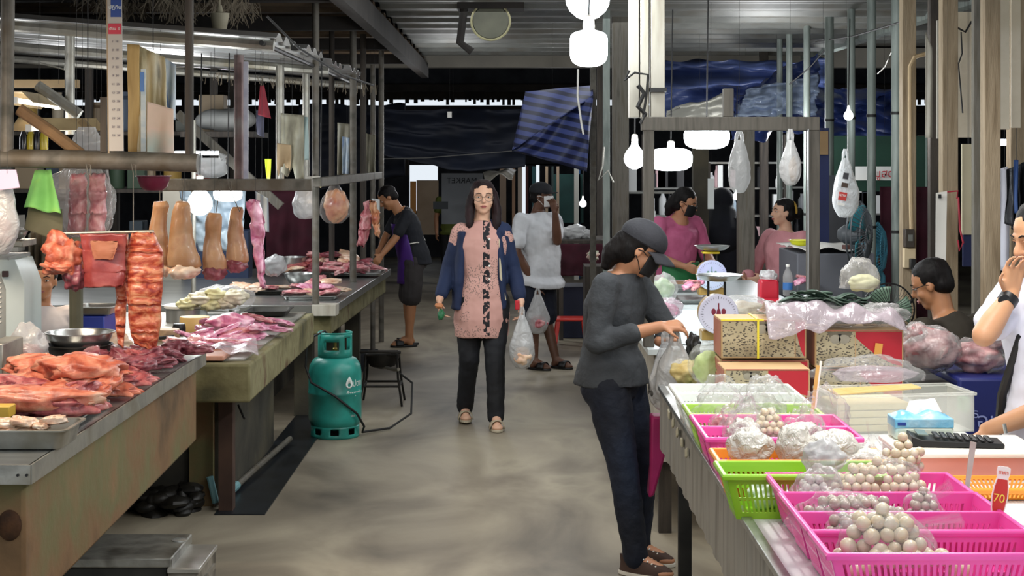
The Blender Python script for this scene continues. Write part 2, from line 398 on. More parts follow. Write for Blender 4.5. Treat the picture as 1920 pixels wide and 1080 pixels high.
# dark frame over the second counter
M_post_fr = mat('smoked_timber', '#3f3c36', '#55514a', '#494640', scale=5, rough=.8, stretch=(6, 6, .6))
t = thing('timber_gantry', 'dark timber frame with crossbeam above the right stall', 'frame', (XW(1215, 7.5), 7.5, .88))
for px, w in ((1216, .050), (1524, .058)):
    MB().span((XW(px, 7.5)-w/2, 7.475, .88), (XW(px, 7.5)+w/2, 7.525, 1.94)).build('post', M_post_fr, t, bevel=.004)
MB().span((XW(1202, 7.5), 7.47, 1.892), (XW(1535, 7.5), 7.53, 1.957)).build('beam', M_post_fr, t, bevel=.004)
MB().span((XW(1514, 7.5)-.006, 7.46, .95), (XW(1514, 7.5), 7.475, 1.9)).build('edge_strip', M_steel, t)
for px, Y, w, z1, m, lab in [(1398, 12.0, .12, 2.0, M_post_grey, 'thick grey timber post behind the scales'),
                          (1313, 12.6, .12, 1.9, M_slab_grey, 'grey square post between the pink seller and the dark dressed customer'),
                          (1163, 13.0, .13, 3.0, M_post_grey, 'broad grey column left of the white painted column'),
                          (1137, 12.6, .055, 3.0, M_pipe_green, 'pale green pipe beside the hanging bulbs'),
                          (1112, 13.4, .05, 3.0, M_pipe_old, 'old grey pipe at the edge of the striped tarpaulin'),
                          (1128, 17.0, .10, 3.9, M_post_dark, 'dark post far behind the striped tarpaulin'),
                          (1365, 7.5, .048, 2.09, M_post_fr, 'short dark post standing on the dark crossbeam'),
                          (1432, 17.5, .09, 3.9, M_post_dark, 'dark far post left of the bun haired woman')]:
    post(px, 0, Y, 0 if px not in (1365,) else 1.957, z1, w, m, lab, name='stall_post')
# left side poles
def lpole(px, Y, z0, z1, w, m, lab, rnd=True): return post(px, 0, Y, z0, z1, w, m, lab, name='stall_pole', cat='pole', round_=rnd)
t = thing('meat_rail', 'thick weathered pipe rail with uprights above the front meat counter', 'rail', (-1.8, 6.7, 1.7))
MB().tube([(-3.2, 6.7, 1.775), (-2.1, 6.7, 1.765), (-1.7, 6.7, 1.757), (XW(371, 6.7), 6.7, 1.745)], .039, 16).build('crossbar', M_pipe_old, t)
for px, w in ((12, .058), (355, .036)):
    MB().tube([(XW(px, 6.7), 6.7, 1.76), (XW(px, 6.7)+(.01 if px == 12 else 0), 6.7, 2.86)], w/2, 12).build('upright', M_pipe_old if px == 12 else M_post_dark, t)
MB().tube([P(36, 205, 6.75), P(100, 250, 6.75), P(152, 290, 6.75)], .026, 10).build('brace', mat('bark_wood', '#5b452f', '#7e6344', scale=8, rough=.8, bump=.5), t)
MB().span((XW(191, 6.7), 6.67, 1.79), (XW(203, 6.7), 6.69, 2.02)).build('batten', M_post_dark, t)
MB().tube([P(143, 660, 6.9), P(143, 600, 6.9), P(142, 445, 6.9)], .030, 10).build('stall_pole', mat('greenish_pole', '#50503f', '#6c6a56', scale=5, rough=.7), None, 'greenish wooden pole standing behind the hanging ribs', 'pole')
t = thing('second_meat_rail', 'flat timber rail carrying pork legs over the second counter', 'rail', (-1.4, 8.6, 1.55)); t.name = 'hanging_rail'; WL[t.name] = Vector((-1.4, 8.6, 1.55))
MB().span((XW(300, 8.6), 8.57, 1.585), (XW(586, 8.6), 8.63, 1.65)).build('crossbar', M_pipe_old, t, bevel=.006)
MB().tube([(XW(448, 8.65), 8.65, 1.6), (XW(448, 8.65), 8.65, 2.32)], .026, 12).build('upright', mat('maroon_pipe', '#4a3534', '#6b5552', '#7d7a76', scale=6, rough=.5, metal=.2), t)
MB().span((XW(457, 8.6), 8.59, 1.62), (XW(465, 8.6), 8.61, 2.28)).build('plastic_strip', mat('grey_film', '#8e8fa0', '#b3b3be', scale=9, rough=.3), t)
t = thing('counter_rail', 'long grey rail on two poles along the far meat counter', 'rail', (-1.25, 10.45, .8))
for px, Y, w in ((592, 10.45, .046), (662, 12.3, .052)):
    MB().tube([(XW(px, Y), Y, .8), (XW(px, Y), Y, 2.95)], w/2, 12).build('upright', M_pipe_old, t)
MB().span((-.03, 0, 0), (.03, 3.6, .06)).warp(lambda p: (p.x-1.262+p.y*.028, p.y+10.35, p.z+1.57)).build('side_rail', M_pipe_old, t, bevel=.005)
MB().span((XW(575, 10.4), 10.38, 1.57), (XW(600, 10.4), 10.42, 1.64)).build('bracket', M_steel_dull, t)
for px, Y, z0, z1, w, m, lab in [
    (525, 10.6, 1.55, 2.37, .055, M_steel_dull, 'pale pole under the galvanised awning, behind the grey cloth'),
    (574, 11.4, 1.55, 2.37, .05, M_steel_dull, 'pale pole under the galvanised awning, behind the ragged sheet'),
    (622, 12.9, .8, 2.85, .045, M_post_dark, 'dark pole between the ragged sheets'),
    (681, 14.0, .8, 2.85, .055, M_post_dark, 'dark pole left of the narrow sheet at the aisle'),
    (699, 14.6, 0, 2.6, .045, M_pipe_old, 'grey pole holding the awning tip'),
    (715, 15.2, 0, 2.85, .05, M_pipe_old, 'last thin pole on the left before the dark tarpaulin'),
    (131, 9.5, 1.9, 2.5, .06, M_steel_dull, 'short pale pole under the awning behind the tall calendar'),
    (363, 10.2, .8, 2.0, .03, M_steel_dull, 'thin pale pole behind the pork legs')]:
    lpole(px, Y, z0, z1, w, m, lab)
# awning of galvanised sheets on the left
aw = thing('corrugated_awning', 'pale galvanised corrugated awning over the left stalls', 'awning', (-2.6, 11, 2.4))
for i in range(6):
    ya, yb = 8.3+i*.85, 8.3+(i+1)*.85
    b = MB(); n = int((yb-ya)/.3*8)
    def fn(u, v, ya=ya, yb=yb, i=i):
        y = ya+(yb-ya+.05)*u; x = -4.6+3.37*v+(.05*math.sin(i*2.1) if v > .9 else 0); ph = (y/.3) % 1
        return (x, y, 2.40-.075*(x+1.2)+.016*(1 if ph < .35 else -1 if .5 < ph < .85 else 0)+.004*i)
    b.grid(fn, n, 6).build('roof_sheet', M_tin_pale, aw, solid=.003, smooth=False)
for y in (8.4, 10.9, 13.3):
    MB().tube([(-4.6, y, 2.61), (-1.25, y, 2.35)], .03, 8).build('rafter', M_steel_dull, aw)
MB().tube([(-1.3, 8.3, 2.36), (-1.3, 13.4, 2.36)], .014, 8).build('edge_rod', M_black, aw)
b = MB()
for i in range(120):
    x = random.uniform(-2.6, -1.1); y = random.uniform(13.0, 13.4); z = 2.36-.075*(x+1.2)
    b.tube([(x, y, z), (x+random.uniform(-.03, .03), y, z-random.uniform(.02, .10))], .003, 3)
b.build('straw', mat('dusty_straw', '#6d6353', '#8b8170', scale=8, rough=.9), aw, kind='stuff')
# dusty straw under the brown roof
for k, (xa, xb, ya, lab) in enumerate([(-3.3, -2.2, 8.0, 'dark clumps of dusty roots hanging under the brown roof at left'), (-2.6, -1.6, 9.6, 'grey dusty thatch hanging by the tin funnel')]):
    b = MB(); rr = random.Random(k+4)
    for i in range(1500):
        x = rr.uniform(xa, xb); y = ya+rr.uniform(-.4, .4); z = 2.85
        l = rr.uniform(.03, .12)*(1+1.5*abs(math.sin(x*9+k)))
        b.tube([(x, y, z), (x+rr.uniform(-.05, .05), y, z-l*.6), (x+rr.uniform(-.08, .08), y, z-l)], .0028, 3)
    b.build('hanging_thatch', mat(['black_roots', 'grey_thatch'][k], ['#17130f', '#544a3c'][k], ['#2b241c', '#7c7261'][k], scale=8, rough=.9), None, lab, 'thatch', kind='stuff')
# tin funnel lamp shade at (412, 40)
q = P(412, 40, 9.0); b = MB(); b.lathe([(.012, .09), (.02, .05), (.055, .045), (.04, -.04), (.015, -.07), (.01, -.10)], q, 16); b.tube([q+Vector((0, 0, .05)), q+Vector((0, 0, .36))], .004, 6)
b.build('lamp_shade', mat('yellowed_shade', '#8d8672', '#a39b84', scale=5, rough=.6), None, 'small yellowed funnel shade hanging under the brown roof', 'lamp shade').name = 'hanging_lamp'
# centre: round fan under the ceiling
fc = P(920, 42, 12.0); t = thing('exhaust_fan', 'round dusty fan with a pale rim ring hanging below the ceiling', 'fan', fc)
b = MB(); b.lathe([(.02, -.03), (.13, -.03), (.14, 0), (.13, .03), (.02, .03)], fc, 28, RX(80)); b.build('disc', mat('olive_disc', '#55564a', '#6c6c5c', scale=5, rough=.6), t)
b = MB(); R = RX(80)
for k in range(28):
    a0, a1 = 2*PI*k/28, 2*PI*(k+1)/28
    b.cap(fc+R @ Vector((.145*math.cos(a0), .145*math.sin(a0), .035)), fc+R @ Vector((.145*math.cos(a1), .145*math.sin(a1), .035)), .009, .009, 6)
b.build('rim', mat('brass_rim', '#a8a37e', rough=.4, metal=.3), t)
b = MB(); b.box(fc+Vector((0, .1, .16)), (.5, .3, .12)); b.tube([fc+Vector((-.2, 0, .1)), fc+Vector((-.23, 0, -.15)), fc+Vector((-.14, 0, -.22))], .03, 8); b.build('bracket', M_beam_dark, t)
# ---------------------------------------------------------------- left counters
t = thing('meat_counter', 'nearest meat counter with steel top on a thick stained concrete beam', 'counter', (-2.2, 5.8, 0))
MB().span((-3.6, 4.54, .868), (-1.365, 7.13, .9)).build('steel_top', M_steel, t, bevel=.003)
MB().span((-1.372, 4.54, .845), (-1.362, 7.13, .90)).build('steel_lip', M_steel_dull, t)
MB().span((-3.6, 4.534, .845), (-1.365, 4.545, .90)).build('steel_lip', M_steel_dull, t)
b = MB()
for x in (-1.40, -1.375): b.lathe([(.004, -.003), (.004, .003)], (x, 4.532, .872), 8, RX(90))
b.build('screw', M_black, t)
b = MB(); b.span((-3.5, 4.60, .45), (-1.40, 7.10, .866))
b.v = [Vector((p.x, p.y, p.z+(.06 if p.y > 6 and p.z < .6 else 0))) for p in b.v]
b.build('concrete_beam', M_slab, t, bevel=.012)
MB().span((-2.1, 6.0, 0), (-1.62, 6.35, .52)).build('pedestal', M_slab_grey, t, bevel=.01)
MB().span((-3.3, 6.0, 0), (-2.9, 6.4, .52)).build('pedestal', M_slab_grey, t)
b = MB().ell(P(18, 985, 4.6)+Vector((0, -.0, 0)), (.035, .02, .045)); b.build('hole_patch', mat('broken_render', '#241408', '#4c2f17', scale=20, rough=.9, bump=.5), t)
t = thing('meat_counter', 'second meat counter of bare mossy concrete beside the gas cylinder', 'counter', (-2.2, 8.7, 0))
b = MB(); b.span((-3.4, 7.48, .62), (-1.225, 9.9, .80)); b.build('concrete_slab', M_slab_green, t, bevel=.012)
MB().span((-3.4, 7.60, .80), (-1.27, 9.88, .808)).build('steel_top', M_steel_dull, t)
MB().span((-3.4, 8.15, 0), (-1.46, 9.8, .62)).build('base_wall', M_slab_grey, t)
MB().span((XW(423, 8.0)-.03, 7.97, 0), (XW(423, 8.0)+.04, 8.05, .62)).build('leg', mat('rusty_leg', '#33231c', '#4e382c', scale=5, rough=.8), t)
MB().span((XW(395, 8.2)-.09, 8.1, 0), (XW(395, 8.2)+.03, 8.16, .62)).build('pier', M_slab, t)
MB().tube([P(447, 760, 8.0), P(458, 785, 7.9)], .006, 6).build('hook_wire', M_black, t)
t = thing('meat_counter', 'farthest left counter with steel edge running to the apron man', 'counter', (-1.9, 12, 0))
b = MB()
def c3(x): # skewed plan
    return lambda p: (p.x+(p.y-10.42)*.033, p.y, p.z)
MB().span((-3.6, 10.42, .745), (-1.15, 13.75, .8)).warp(c3(0)).build('steel_top', M_steel, t, bevel=.004)
MB().span((-1.30, 10.40, .73), (-1.145, 10.55, .803)).warp(c3(0)).build('corner_plate', M_white_paint, t, bevel=.003)
MB().span((-3.5, 10.5, .60), (-1.19, 13.7, .745)).warp(c3(0)).build('concrete_slab', M_slab_green, t, bevel=.01)
for y in (10.9, 12.2, 13.4):
    MB().span((-1.5, y, 0), (-1.38, y+.12, .60)).warp(c3(0)).build('leg', M_slab_grey, t)
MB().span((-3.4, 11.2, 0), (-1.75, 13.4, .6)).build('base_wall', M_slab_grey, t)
# water pipe under counter two
t = thing('water_pipe', 'blue plastic water pipe elbow on the floor under the second counter', 'pipe', P(420, 940, 8.1))
a, e, c = Vector((-1.52, 8.05, .16)), Vector((-1.49, 8.05, .03)), Vector((-1.42, 8.9, .04))
MB().tube([a, e], .018, 10).build('riser', mat('pale_blue_pvc', '#5f8b93', '#7aa5a8', scale=4, rough=.5), t)
MB().tube([e, (-1.46, 8.3, .035), c, (-1.36, 9.8, .04)], .017, 10).build('pipe', M_pipe_old, t)
MB().tube([(-1.47, 8.2, .034), (-1.455, 8.45, .034)], .024, 10).build('coupling', MC['pale_blue_pvc'], t)
b = MB(); rr = random.Random(3)
for i in range(60):
    b.ell((rr.uniform(-2.1, -1.56), rr.uniform(7.88, 8.1), rr.uniform(.0, .11)), (rr.uniform(.03, .07),)*2+(.03,), n=12, m=8)
b.rough(.012, 20).build('sludge', mat('black_sludge', '#0b0a08', '#1d1a15', scale=20, rough=.5), None, 'black wet dirt heap under the second counter', 'dirt', kind='stuff')

# ---------------------------------------------------------------- platform scale, crate
x0, x1, y0, y1 = -1.76, XW(322, 5.87), 5.87, 6.25
t = thing('platform_scale', 'low steel platform scale with a round hole in its lid, on the floor', 'scale', (-1.5, 6.05, 0))
b = MB(); b.span((x0, y0, .262), (x1, y1, .30)); b.build('lid', mat('worn_steel_lid', '#6f6e68', '#96958d', '#57554f', scale=5, rough=.35, metal=.6, bump=.15), t, bevel=.006)
MB().span((x0+.02, y0+.015, .06), (x1-.02, y1-.02, .262)).build('body', M_steel_dark, t, bevel=.005)
b = MB(); b.lathe([(.014, 0), (.030, 0), (.030, .003), (.014, .004)], (XW(338, 6.15), 6.14, .30), 20); b.build('hole_ring', mat('bright_ring', '#d8dad8', rough=.2, metal=.7), t)
MB().lathe([(.0145, 0), (.0145, .0015)], (XW(338, 6.15), 6.14, .3005), 16).build('hole', M_black, t)
for sx in (x0+.06, x1-.06):
    MB().lathe([(.025, 0), (.025, .06)], (sx, y0+.06, 0), 10).build('foot', M_black, t)
    MB().lathe([(.025, 0), (.025, .06)], (sx, y1-.06, 0), 10).build('foot', M_black, t)
t = thing('metal_crate', 'grimy pale metal crate standing against the platform scale', 'crate', (XW(362, 6.0), 6.0, 0))
cx0, cx1 = XW(330, 6.0), XW(386, 6.0)
M_cr = mat('grimy_metal', '#5f5a50', '#8b857a', '#413c33', scale=5, rough=.5, metal=.3, bump=.2)
MB().span((cx0, 5.85, 0), (cx1, 6.2, .25)).build('body', M_cr, t, bevel=.004)
MB().span((cx0-.0, 5.84, .25), (cx1+.006, 6.21, .268)).build('rim', mat('bright_rim', '#b9b8b2', '#8d8b84', scale=6, rough=.3, metal=.6), t, bevel=.003)
for z in (.05, .12, .19): MB().span((cx1, 5.9, z), (cx1+.008, 6.15, z+.02)).build('rib', M_cr, t)

# ---------------------------------------------------------------- meat
M_meat = {
 'orange': mat('orange_red_meat', '#8f4030', '#c0664c', '#d38f72', '#dcb297', scale=9, rough=.45, bump=.5, bscale=34, detail=6, stops=[.34, .46, .58, .7], dist=1.2, coat=.12, sss=.08),
 'red': mat('red_meat', '#773034', '#a85354', '#be7870', '#d2a79c', scale=10, rough=.45, bump=.5, bscale=34, detail=6, stops=[.36, .48, .6, .72], dist=1.4, coat=.12, sss=.08),
 'dark': mat('dark_meat', '#55212a', '#84404a', '#9f5f66', '#c49996', scale=9, rough=.42, bump=.5, bscale=30, detail=6, stops=[.34, .48, .62, .74], dist=1.2, coat=.15, sss=.06),
 'pink': mat('pink_pork', '#b3567a', '#d587a6', '#e8b3c6', '#efd4dc', scale=9, rough=.3, bump=.35, bscale=30, detail=6, stops=[.34, .46, .58, .72], dist=1.3, coat=.12, sss=.08),
 'rose': mat('rose_pork', '#a34a55', '#cc8488', '#dfaeac', '#ecd2cb', scale=9, rough=.32, bump=.35, bscale=26, detail=6, stops=[.34, .48, .6, .74], dist=1.3, coat=.1, sss=.08),
 'fat': mat('pork_fat', '#d8a384', '#e6c4a6', '#efdcc8', scale=8, rough=.35, bump=.3, bscale=24, detail=5, coat=.3, sss=.1),
 'skin': mat('pork_skin', '#94623e', '#ad8058', '#bd9570', '#9e6a50', scale=5, rough=.42, bump=.25, bscale=22, detail=5, stops=[.3, .45, .6, .75], coat=.2, sss=.08),
}
def chunk(seed, sx, sy, sz, fold=1.0, n=40, m=22):
    """an irregular cut: squashed lobed ball, creased"""
    b = MB(); rs = []; o = Vector((seed*7.1, seed*3.3, seed*1.7))
    for i in range(m+1):
        a = max(-PI/2+.04, min(PI/2-.04, -PI/2+PI*i/m)); ring = []
        for k in range(n):
            t = 2*PI*k/n; d = Vector((math.cos(a)*math.cos(t), math.cos(a)*math.sin(t), math.sin(a)))
            r = 1+.26*mn.noise(d*1.4+o)*fold+.22*mn.noise(d*3.0+o*1.3)*fold
            cr = abs(mn.noise(d*2.6+o*2.1)); r -= .16*fold*max(0, 1-cr*7)
            r += .06*mn.noise(d*9+o)
            q = d*r
            z = math.copysign(abs(q.z)**.62, q.z)
            if z < 0: z *= .6
            ring.append((q.x*sx, q.y*sy, z*sz))
        rs.append(ring)
    return b.rings(rs)
def meat_proto(name, seed, dims, m, **kw):
    return chunk(seed, *dims, **kw).mesh(name)
PM = [meat_proto('meat_piece', s, d, None) for s, d in
      [(1, (.115, .07, .042)), (2, (.10, .08, .045)), (3, (.14, .055, .036)), (4, (.09, .07, .046)), (5, (.17, .055, .034)), (6, (.11, .09, .038)), (8, (.085, .065, .038)), (11, (.135, .075, .038))]]
for me in PM: me.polygons.foreach_set('use_smooth', [True]*len(me.polygons))
pm_c = {}
def piece(i, key, loc, rot, sc, label, group, name='meat_cut', cat='meat'):
    k = (i, key)
    if k not in pm_c:
        me = PM[i].copy(); me.materials.clear(); me.materials.append(M_meat[key]); pm_c[k] = me
    o = bpy.data.objects.new(name, pm_c[k]); COL.objects.link(o); o.location = loc; o.rotation_euler = rot
    o.scale = sc if hasattr(sc, '__len__') else (sc,)*3
    return tag(o, label, cat, group)
def heap(seed, spots, zb, label, group, keys, name='meat_cut', zs=.8, tilt=.35):
    """spots: (px, py, Y, size, [lift])"""
    rr = random.Random(seed)
    ys = sorted(s[2] for s in spots); xs = sorted(XW(s[0], s[2]) for s in spots)
    def zone(v, a, w): k = sum(v > a[int(len(a)*f)] for f in (.34, .67)); return w[k]
    for k, s in enumerate(spots):
        px, py, Y, sz = s[:4]; lim = -1.465 if Y < 7.2 else -1.32 if Y < 10 else -1.22 if Y < 14 else 9
        px = min(px, 960+lim*F/Y+rr.uniform(-6, 6)) if px < 900 else px; i = s[4] if len(s) > 4 else rr.randrange(8); key = s[5] if len(s) > 5 else rr.choice(keys)
        lab = s[6] if len(s) > 6 else '%s, %s %s part, %s' % (label, zone(s[2], ys, ('front', 'middle', 'rear')), zone(XW(s[0], s[2]), xs, ('left', 'centre', 'right')), {'orange': 'orange', 'red': 'red', 'dark': 'darker', 'pink': 'bright', 'rose': 'pale', 'fat': 'fatty'}[key])
        q = P(px, py, Y); q.z = max(q.z, zb+.02*sz)
        piece(i, key, q, (rr.uniform(-tilt, tilt), rr.uniform(-tilt, tilt), rr.uniform(-.7, .7)+(0 if rr.random() < .6 else PI/2)), (sz, sz, sz*zs), lab, None if len(s) > 6 else group, name)
def on(py, z): return F*(H-z)/(py-HY)     # depth where image row py meets height z
# front counter heap: rows from the back to the front (z of top surface .90)
L1 = 'pork cut heaped on the nearest counter'
G1 = 'raw pork cuts heaped on the nearest counter'
spots = []
rr = random.Random(21)
for (xa, xb, py, Y, lift, keys_) in [
    (185, 345, 668, 6.75, 0, 'dark'), (205, 350, 690, 6.45, 0, 'dark'), (180, 335, 672, 6.5, .05, 'dark'), (195, 320, 712, 6.15, 0, 'red'), (160, 300, 690, 6.2, .05, 'dark'), (180, 265, 732, 5.95, 0, 'red')]:
    x = xa
    while x < xb:
        spots.append((x, py+rr.uniform(-6, 6)-lift*100, Y, rr.uniform(.75, 1.0), rr.randrange(8), keys_ if rr.random() < .7 else 'red')); x += rr.uniform(38, 56)
heap(1, spots, .92, L1, G1, ['red', 'dark'], zs=.8)
sp2 = []
for (xa, xb, py, Y, keys_) in [(60, 200, 712, 6.0, 'red'), (75, 190, 690, 5.95, 'orange'), (50, 215, 730, 5.75, 'orange'), (70, 215, 715, 5.7, 'orange'), (-20, 225, 745, 5.5, 'orange'), (-25, 150, 738, 5.6, 'red'), (0, 200, 768, 5.3, 'red'), (-15, 160, 755, 5.25, 'orange')]:
    x = xa
    while x < xb:
        sp2.append((x, py+rr.uniform(-6, 6), Y, rr.uniform(.8, 1.1), rr.randrange(8), keys_ if rr.random() < .6 else rr.choice(['orange', 'red']))); x += rr.uniform(48, 66)
heap(2, sp2, .92, 'pork cut in the lamplit heap of the nearest counter', 'lamplit pork cuts at the left of the nearest counter', ['orange', 'red'], zs=.75)
for px, py, Y, i, key, sc, lab in [
    (150, 692, 5.75, 5, 'orange', 1.35, 'large rounded pork cut topping the lamplit heap'),
    (60, 752, 5.15, 4, 'orange', 1.35, 'long flat strip of orange red pork at the front of the heap'),
    (110, 762, 5.15, 2, 'red', 1.1, 'dark streaked loin end at the front tray'),
    (20, 728, 5.6, 7, 'red', 1.1, 'small red cut at the left frame edge behind the strip')]:
    piece(i, key, P(px, py, Y), (.1, .05, .1), sc, lab, None)
def tray(cx, cy, w, d, h, z, m, label, rot=0, name='steel_tray', cat='tray', lip=.012, wall=.0025):
    b = MB(); b.M = Matrix.Translation((cx, cy, z)) @ Matrix.Rotation(math.radians(rot), 4, 'Z')
    rs = []
    def rect(hx, hy, zz, r):
        pts = []
        for (sx, sy, a0) in ((1, 1, 0), (-1, 1, 90), (-1, -1, 180), (1, -1, 270)):
            for k in range(4):
                a = math.radians(a0+30*k); pts.append((sx*(hx-r)+r*math.cos(a), sy*(hy-r)+r*math.sin(a), zz))
        return pts
    r = min(w, d)*.12
    prof = [(0, 0), (.008, h), (.008+lip, h), (.008+lip, h-.003), (.008+wall, h-.004), (.004, wall)]
    for off, zz in [(-.01, 0), (0, .004), (.012, h), (.012+lip, h), (.012+lip, h-.004), (.010, h-.006), (-.004, wall), (-.02, wall)]:
        rs.append(rect(w/2-.012+off, d/2-.012+off, zz, r))
    b.rings(rs, close=True)
    return b.build(name, m, None, label, cat)
tray(XW(40, 4.75), 4.86, .25, .22, .062, .9, M_steel_dull, 'steel tray of pale pork fat at the left edge of the nearest counter')
for i, (px, py) in enumerate([(12, 795), (45, 792), (75, 800), (100, 790), (28, 806), (60, 808)]):
    piece(i, 'fat', P(px, py, 4.85), (.1, .1, i), (.45, .5, .4), 'pale fat slice in the nearest steel tray, '+['rear left', 'rear middle', 'rear right', 'far right tip', 'front left', 'front middle'][i], 'fat slices in the nearest tray', 'fat_slice')
tray(-1.53, 5.36, .22, .52, .02, .9, M_steel, 'flat steel tray under the strips of pork')
tray(-1.78, 5.36, .22, .5, .02, .9, M_steel, 'second flat steel tray under the lamplit heap')
MB().span((XW(-5, 5.0), 4.95, .965), (XW(26, 5.0), 5.02, 1.0)).build('yellow_box', mat('yellow_card', '#c9a53f', rough=.5), None, 'small yellow box behind the tray of fat', 'box', bevel=.003)
def bowl(name, c, r, h, m, label, cat='bowl', rings=2, parent=None, wall=.003):
    b = MB(); b.lathe([(r*.55, 0), (r*.8, h*.25), (r*.95, h*.7), (r, h), (r+.008, h), (r+.008, h-.004), (r-wall, h-.005), (r*.93-wall, h*.65), (r*.75, h*.22), (r*.5, .004)], c, 32)
    return b.build(name, m, parent, label, cat)
bowl('steel_basin', (XW(142, 6.55), 6.6, .9), .13, .10, M_steel_dark, 'blackened basin under the steel basin beside the meat heap')
bowl('steel_basin', (XW(144, 6.55), 6.6, .975), .135, .075, M_steel, 'shiny steel basin stacked in the dark basin beside the meat heap')
MB().span((XW(-15, 6.1), 6.0, .9), (XW(21, 6.1), 6.25, 1.07)).build('steel_box', M_steel_dull, None, 'square steel box at the left edge beside the bagged meat', 'box', bevel=.004)
piece(5, 'dark', (XW(370, 7.0)+.0, 6.95, .93), (0, 0, .3), .7, 'small dark cut at the far corner of the nearest counter', None)
piece(3, 'dark', (XW(335, 7.0)+.0, 6.95, .94), (0, 0, 1.3), .8, 'dark chop beside the corner of the nearest counter', None)

M_film = plastic('clear_film', '#c9cac8', clear=.9, rough=.12)
M_filmw = plastic('milky_film', '#c2c0be', clear=.72, rough=.25)
M_filmp = plastic('pinkish_film', '#cbbec6', clear=.62, rough=.15, bscale=18)
M_bagw = plastic('white_bag_film', '#c4c5c5', clear=.42, rough=.3, bump=.8, bscale=14)
def bag(name, c, w, h, d, m, label, handles=True, seed=0, neck=.35, cat='plastic bag', parent=None, group=None, amp=.05):
    """soft bag hanging from its neck: c is the middle of the top"""
    b = MB(); c = Vector(c); rs = []; o = Vector((seed*3.1, seed*1.7, seed*.9)); n = 32; K = 18
    for i in range(K+1):
        t = i/K     # 0 bottom .. 1 top
        s = math.sin(min(1, t*2.6+.30)*PI/2)*(1 if t < .45 else 1-(1-neck)*((t-.45)/.55)**1.1)
        ring = []
        for k in range(n):
            a = 2*PI*k/n; d0 = Vector((math.cos(a), math.sin(a), t*2.5))
            r = s*(1+mn.noise(d0*1.7+o)*amp*3+mn.noise(Vector((math.cos(a)*5, math.sin(a)*5, t*2))+o)*amp*2*(.4+t))
            ring.append(c+Vector((w/2*r*math.cos(a), d/2*r*math.sin(a), -h+h*t*.999)))
        rs.append(ring)
    b.rings(rs, close=False); k0 = [b.vert(c+Vector((0, 0, -h-.004)))]
    for k in range(n): b.face(k0[0], (k+1) % n, k)
    o_ = b.build(name, m, parent, label, cat if parent is None else None, group, auto=180)
    if handles:
        hb = MB()
        for s in (-1, 1):
            hb.tube([c+Vector((s*w/2*neck*.9, 0, -.01)), c+Vector((s*w*neck*.3, 0, .025)), c+Vector((s*.004, 0, .05))], [w*neck*.2, .010, .006], 8)
        hb.build('handle', m, o_)
    return o_
def lump(name, c, r, m, label=None, cat=None, seed=0, amp=.12, scale=2.2, parent=None, group=None, R=None, fine=.02, n=40, mm=26, **kw):
    b = MB(); rs = []; o = Vector((seed*3.3, seed*5.1, seed*2.7)); c = Vector(c)
    for i in range(mm+1):
        a = max(-PI/2+.04, min(PI/2-.04, -PI/2+PI*i/mm)); ring = []
        for k in range(n):
            t = 2*PI*k/n; d = Vector((math.cos(a)*math.cos(t), math.cos(a)*math.sin(t), math.sin(a)))
            q = d*(1+mn.noise(d*scale+o)*amp*2+mn.noise(d*scale*4+o)*fine*2)
            q = Vector((q.x*r[0], q.y*r[1], q.z*r[2]))
            ring.append((R @ q if R is not None else q)+c)
        rs.append(ring)
    return b.rings(rs).build(name, m, parent, label, cat, group, auto=180, **kw)
# bag of meat left of the basin
lump('bag_of_meat', P(50, 655, 6.35), (.083, .07, .10), M_bagw, 'milky plastic bag of pork standing left of the basins', 'plastic bag', 3, .12)
lump('pork_piece', P(55, 672, 6.35), (.062, .05, .06), M_meat['rose'], 'pale pork inside the milky bag beside the basins', 'meat', 4)
lump('pork_piece', P(58, 702, 6.2), (.07, .05, .035), M_meat['fat'], 'pale fat lying under the milky bag at left', 'meat', 9)

